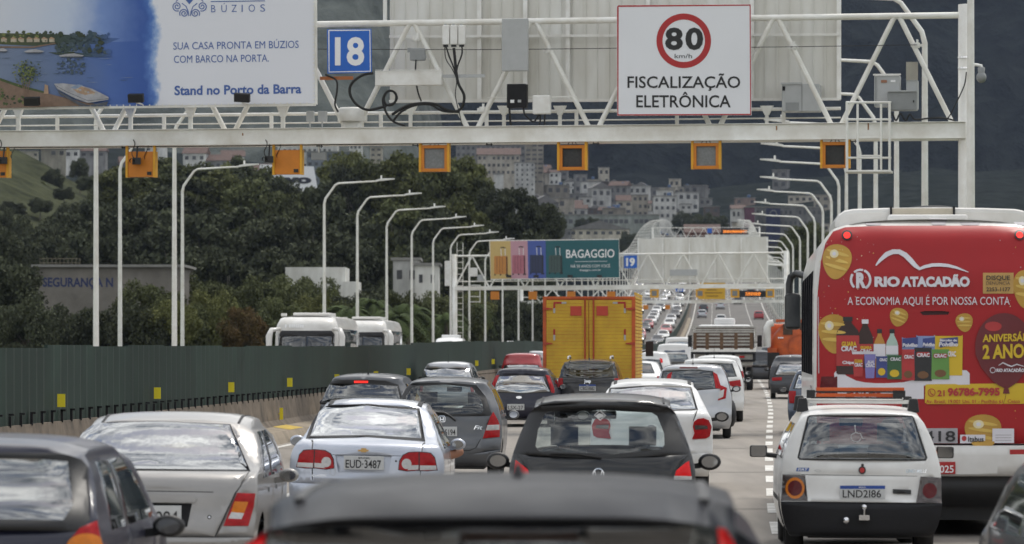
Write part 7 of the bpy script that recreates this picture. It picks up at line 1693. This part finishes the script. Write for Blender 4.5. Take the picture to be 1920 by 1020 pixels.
for sx in (x0 + .25, x1 - .25): MB().span(sx - .16, sx + .16, -.02, .02, .74, .84).build('tail_light', 'lamp_red', yt)
MB().span(x0 + .15, x1 - .15, 6.7, 8.6, .6, 2.6).build('cab', 'truck_orange', yt, bevel=.12)
for sg in (-1, 1):
    xx = (x0 + x1) / 2 + sg * 1.42; MB().span(xx - .11, xx + .11, 7.9, 8.0, 1.72, 2.15).tube((xx, 7.95, 1.9), (xx - sg * .4, 8.0, 1.8), .025, 6).build('wing_mirror', 'black_plastic', yt)
wheelset(yt, (1.6, 7.8), 1.2, .46, .26)
# white stake truck
ST = Fr(px_x(1356, 165), 165, .062, 0, ZR(165)); stt = thing('stake_truck', 'white stake bed truck with slatted tailgate and brown uprights', 'truck', ST)
q = lambda a, b_, v=0: ST.plane(a, b_, v)
x0, x1 = q(1298, 650)[0], q(1416, 650)[0]; ztop = q(1356, 612)[1]; zfl = q(1356, 653)[1]; zf2 = q(1356, 676)[1]
m = MB()
for py in (613, 618, 622): z = q(1356, py)[1]; m.span(x0 + .05, x1 - .05, -.02, .02, z - .035, z + .035)
for py in (627, 634, 640, 646): z = q(1356, py)[1]; m.span(x0 + .12, x1 - .12, -.02, .02, z - .04, z + .032)
m.build('tailgate', 'wood_white', stt)
for px in (1303, 1326, 1353, 1380, 1409): xx = q(px, 640)[0]; MB().span(xx - .07, xx + .07, -.05, -.022, zfl - .05, q(px, 624)[1]).build('upright', 'wood_brown', stt)
for sx in (x0, x1):
    m = MB()
    for k in range(7): z = zfl + .08 + k * (ztop - zfl - .1) / 6.3; m.span(sx - .02, sx + .02, .05, 6.2, z - .04, z + .05)
    m.build('side_rack', 'wood_white', stt)
MB().span(x0 + .06, x1 - .06, 5.9, 6.2, zfl + .01, ztop).span(x0 + .1, x1 - .1, 2.2, 5.8, zfl + .01, zfl + .7).build('load_and_shade_backing', 'dark_rust_and_backing', stt)  # dark headboard and load block, added so the slat gaps look shaded
MB().span(x0, x1, 0, 6.3, zfl - .12, zfl).span(x0 - .03, x1 + .03, -.04, .0, zfl - .15, zfl - .02).build('bed', 'white_paint', stt)
m = MB().span(x0, x1, -.03, .03, zf2 - .05, zf2 + .04).span(x0, x1, -.05, .0, zfl - .24, zfl - .15)
for px in (1298, 1326, 1350, 1375, 1414): xx = q(px, 650)[0]; m.span(xx - .06, xx + .06, -.02, .03, zf2, zfl - .15)
m.build('under_frame', 'dark_trim', stt); MB().span(x0 + .1, x1 - .1, .1, 6.3, zf2 - .2, zfl - .16).build('chassis', 'wood_white', stt)
for px in (1319, 1342, 1365, 1391): xx = q(px, 668)[0]; MB().span(xx - .11, xx + .11, -.06, -.03, q(px, 671)[1], q(px, 667)[1]).build('tail_light', 'lamp_red', stt)
MB().span(-1.15, 1.15, 6.5, 8.3, .7, 2.75).build('cab', 'paint_white', stt, bevel=.15); MB().span(-.45, .45, 6.8, 7.6, 2.74, 3.03).build('cab_cap', 'paint_white', stt, bevel=.08)
for sg in (-1, 1): MB().span(sg * 1.5 - .1, sg * 1.5 + .1, 8.0, 8.1, 1.8, 2.3).tube((sg * 1.5, 8.05, 2.0), (sg * 1.1, 8.1, 2.0), .025, 6).build('wing_mirror', 'black_plastic', stt)
wheelset(stt, (1.3, 6.9), 1.22, .48, .28, True)
# orange tank truck left of the bus
OT = Fr(px_x(1495, 168), 168, .062, 0, ZR(168)); ot = thing('tank_truck', 'stained orange tank truck with a white pipe at its left side', 'truck', OT)
m = MB(); m.lathe([(.0, -.0), (.7, .02), (1.0, .1), (1.12, .3), (1.12, 5.0), (.9, 5.2), (0, 5.25)], (0, 0, 1.78), 'Y', 22); m.build('tank', 'truck_orange', ot)
MB().lathe([(.5, -.03), (.5, .03)], (.1, 0, 1.8), 'Y', 18).span(-.6, -.2, -.02, .12, 2.3, 2.75).span(.1, .4, -.0, .1, 2.5, 2.8).build('rust_patch', 'dark_rust_and_backing', ot)
MB().span(-.9, .9, .05, .6, 2.83, 2.95).build('walkway', 'truck_orange', ot)
MB().path([(-1.0, .0, 2.8), (-1.18, .0, 2.76), (-1.26, 0, 2.6), (-1.26, 0, 1.8)], .16, 10).build('pipe', 'white_paint', ot)
MB().span(-1.2, 1.2, .0, 7.5, .75, 1.0).build('chassis', 'dark_rust_and_backing', ot); MB().span(-1.25, -.75, -.05, .6, .95, 1.55).span(.75, 1.25, -.05, .6, .95, 1.55).build('side_box', 'black_plastic', ot); MB().span(-1.25, -.85, -.04, .5, 1.56, 1.75).build('step', 'truck_orange', ot)
for sx in (-.7, .7): MB().span(sx - .12, sx + .12, -.05, 0, 2.15, 2.2).build('reflector', 'text_white', ot)
for sx in (-1.0, 1.0): MB().span(sx - .12, sx + .12, -.06, -.0, .84, .96).build('tail_light', 'lamp_red', ot)
MB().span(-1.15, 1.15, 5.8, 7.6, .8, 2.8).build('cab', 'truck_orange', ot, bevel=.12); wheelset(ot, (1.3, 2.5, 6.8), 1.2, .48, .28)

# ------------------------------------------------------------------ coaches and vans on the other carriageway, seen over the green screen
def coach(label, pxc, D, wpx, pytop, dark):
    zt = zat(pytop, D) - ZR(D); hw_ = wpx / 2 / F * D
    S = dict(rp=[(.35, .15), (.7, 0), (1.2, .02), (zt - 1.5, .12), (zt - .45, .40), (zt - .25, .52), (zt - .1, .9), (zt - .02, 1.6)], W=[(.35, hw_ * .95), (1, hw_), (zt - .8, hw_), (zt - .4, hw_ * .97), (zt - .12, hw_ * .86)], zr=zt - .02, ce=.12, k=(.08, .18), L=13, z0=.35, wr=.5, axle=(2.6, 9.5), top=[(2.2, zt), (12.5, zt - .02), (12.9, zt - .5), (13, 1)], ws=(12.95, 12.99), side=[('side_window', 'G', [(1.4, 1.7), (12.2, 1.7), (12.2, zt - .55), (1.4, zt - .55)])])
    c = Car('coach', label, 'coach', px_x(pxc, D), D, S, 'bus_white', -.02 + math.atan(slope(D)), 0, .14, 'white coaches on the other carriageway', ('glass_dark', 'glass_dark', 'glass_dark'))
    z0, z1 = 1.35, zt - .62
    c.R('windscreen', 'glass_tint' if not dark else 'glass_dark', [(hw_ * .9, z0), (hw_ * .9, z1 - .15), (hw_ * .8, z1), (-hw_ * .8, z1), (-hw_ * .9, z1 - .15), (-hw_ * .9, z0)], px=False)
    c.R('headlight', 'lamp_clear', [(hw_ * .6, .75), (hw_ * .9, .8), (hw_ * .9, 1.0), (hw_ * .62, .95)], True, .01, px=False)
    c.R('centre_post', 'black_plastic', [(.02, z0), (.02, z1), (-.02, z1), (-.02, z0)], px=False, off=.005)
    c.R('sun_band', 'interior_dark', [(hw_ * .87, z1 - .22), (hw_ * .8, z1 - .01), (-hw_ * .8, z1 - .01), (-hw_ * .87, z1 - .22)], px=False, off=.003)
    c.body()
    for sg in (-1, 1): MB().path([(sg * hw_ * .85, .5, zt - .55), (sg * (hw_ + .12), .1, zt - .6), (sg * (hw_ + .2), -.05, zt - .85), (sg * (hw_ + .2), -.05, zt - 1.35)], [.05, .1, .13, .11], 8).build('mirror', 'bus_white', c.root)
    MB().span(-hw_ * .6, hw_ * .6, 2.6, 5.5, zt - .02, zt + .10).build('roof_unit', 'bus_white', c.root, bevel=.05)
    for sx in (-.55, .5): MB().span(sx * hw_ * 1.5 - .1, sx * hw_ * 1.5 + .1, 1.6, 1.9, zt - .05, zt + .07).build('roof_light', 'white_paint', c.root)
    return c
c = coach('nearer white coach with a wide dark windscreen above the green screen', 573, 156, 118, 590, True)
m = MB()
for k in range(9):
    if k != 1: m.add([c.ptm(-.85 + k * .085, 2.56, .02), c.ptm(-.79 + k * .085, 2.56, .02), c.ptm(-.79 + k * .085, 2.68, .02), c.ptm(-.85 + k * .085, 2.68, .02)], [(0, 1, 2, 3)])
m.build('lettering', 'text_white', c.root, normals=False)
coach('second white coach just right of the nearer one above the green screen', 679, 182, 92, 597, True)
def van(label, pxc, D, wpx, pytop, light):
    zt = zat(pytop, D) - ZR(D); hw_ = wpx / 2 / F * D
    S = dict(rp=[(.3, .15), (.6, 0), (.95, .05), (1.2, .35), (zt - .55, 1.35), (zt - .3, 1.6), (zt - .05, 2.2)], W=[(.3, hw_ * .9), (.8, hw_), (1.4, hw_ * .98), (zt - .5, hw_ * .88), (zt - .12, hw_ * .8)], zr=zt - .04, ce=.1, k=(.08, .15), L=5.6, z0=.3, wr=.34, axle=(.95, 4.5), top=[(2.8, zt), (5.4, zt - .05), (5.6, 1)], ws=(5.55, 5.59), side=[('side_window', 'G', [(2.0, 1.3), (5.0, 1.3), (5.0, zt - .45), (2.3, zt - .45)])])
    c = Car('van', label, 'van', px_x(pxc, D), D, S, 'paint_white', None, 0, .12, None, ('glass_far', 'glass_far', 'glass_far'))
    c.R('windscreen', 'glass_far', [(hw_ * .84, 1.25), (hw_ * .72, zt - .55), (-hw_ * .72, zt - .55), (-hw_ * .84, 1.25)], px=False)
    c.R('headlight', 'headlamp_lit' if light else 'lamp_clear', [(hw_ * .6, .78), (hw_ * .88, .85), (hw_ * .88, 1.0), (hw_ * .6, .92)], True, .01, px=False)
    c.body().mirrors(1.6, 1.3, .15, (.1, .06, .14)); MB().span(-hw_ * .55, hw_ * .55, 3.0, 4.6, zt - .03, zt + .14).build('roof_unit', 'paint_white', c.root, bevel=.05); return c
van('white van with a roof unit above the green screen left of the second gantry', 838, 232, 62, 632, False)
van('bright white van roof above the green screen near the yellow truck', 957, 290, 40, 643, False)

# ------------------------------------------------------------------ distant traffic climbing and descending the bridge
FAR = {}
def far_proto(front, pm_):
    if (front, pm_) in FAR: return FAR[(front, pm_)], False
    S = S_hatch(1.52, .85, 4.1, .64, .98, .45)
    if front: S.update(rp=[(.22, .12), (.4, 0), (.62, .02), (.72, .10), (.90, .75), (1.0, 1.15), (1.44, 1.95), (1.47, 2.05)], zr=1.475, top=[(2.6, 1.52), (3.3, 1.49), (3.9, 1.1), (4.1, .8)], ws=(3.4, 3.9))
    S['side'] = S['side'][:1] if not front else [('side_window', 'G', [(1.6, .98), (2.1, 1.33), (3.2, 1.33), (3.6, .98)])]
    c = Car('car', 'x', 'car', 0, 500, S, pm_, 0, 0, .16, None, ('glass_far', 'glass_far', 'glass_far'), far=True)
    if front:
        c.R('windscreen', 'glass_far', [(.70, 1.0), (.58, 1.40), (-.58, 1.40), (-.70, 1.0)], px=False); c.R('headlight', 'headlamp_lit' if pm_ in ('paint_black', 'paint_grey') else 'lamp_clear', [(.5, .62), (.76, .66), (.76, .78), (.52, .74)], True, .01, px=False); c.R('grille', 'black_plastic', [(.45, .42), (.45, .62), (-.45, .62), (-.45, .42)], px=False)
    else:
        c.R('rear_window', 'glass_far', [(.68, 1.03), (.56, 1.36), (-.56, 1.36), (-.68, 1.03)], px=False); c.R('tail_light', 'lamp_red', [(.62, .74), (.80, .74), (.78, .95), (.64, .95)], True, .01, px=False)
    c.body(); FAR[(front, pm_)] = c; return c, True
paints = ['paint_white', 'paint_silver', 'paint_black', 'paint_darkgrey', 'paint_grey', 'paint_silver', 'paint_beige', 'paint_white', 'paint_red', 'paint_grey', 'paint_darkgrey', 'paint_black']
pn = dict(paint_white='white', paint_silver='silver', paint_black='black', paint_darkgrey='dark grey', paint_beige='beige', paint_red='red', paint_grey='grey')
fr2 = random.Random(21)
def far_car(front, off, D, pm_):
    c, new = far_proto(front, pm_)
    lane = {-11.4: 'nearest the median', -14.7: 'second from the median', -18: 'third from the median', -21.2: 'outermost', -6.6: 'beside the median', -3.3: 'second from the median', 0: 'third from the median', 3.3: 'rightmost'}[off]
    dist = 'nearer' if D < 560 else 'middle' if D < 760 else 'farther'
    lb = '%s car %s the far rise, lane %s, %s stretch' % (pn[pm_], 'oncoming down' if front else 'driving up', lane, dist)
    r = c.root if new else dup(c.root); r['label'] = lb; r['category'] = 'car'; r['group'] = 'oncoming cars on the far rise' if front else 'cars driving away on the far rise'
    D0 = D; x = L3(D) + off + fr2.uniform(-.3, .3); g_ = math.atan((ZR(D + 3) - ZR(D - 3)) / 6)
    r.matrix_world = Matrix.Translation((x, D, ZR(D))) @ Matrix.Rotation(-math.atan(slope(D)), 4, 'Z') @ Matrix.Rotation(g_, 4, 'X')
for off, st_, gap in ((-11.4, 505, 26), (-14.7, 490, 24), (-18, 500, 31), (-21.2, 520, 48)):
    D = st_
    while D < 980: far_car(True, off, D, fr2.choice(paints)); D += gap * fr2.uniform(.8, 1.6)
for off, Ds in ((-6.6, (262, 305, 350, 400, 452, 700, 745, 840, 930)), (-3.3, (300, 345, 392, 440, 660, 765, 880)), (0, (232, 290, 340, 420, 520, 800, 950)), (3.3, (240, 330, 470, 690, 860))):
    for D in Ds: far_car(False, off, D, fr2.choice(paints))
# ------------------------------------------------------------------ air
hz = MB().span(-1950, 1950, -550, 4000, -15.5, 640).build('haze', M('haze_surface', (.5, .5, .5)))
hm = bpy.data.materials.new('haze_air'); hm.use_nodes = True; t = hm.node_tree; t.nodes.clear()
o = t.nodes.new('ShaderNodeOutputMaterial'); pv = t.nodes.new('ShaderNodeVolumePrincipled')
pv.inputs['Color'].default_value = (.50, .60, .84, 1); pv.inputs['Density'].default_value = .000035; pv.inputs['Anisotropy'].default_value = .1
t.links.new(pv.outputs[0], o.inputs['Volume']); hz.data.materials.clear(); hz.data.materials.append(hm)
try: hm.cycles.homogeneous_volume = True
except Exception: pass
tag(hz, None, None, None, 'stuff')
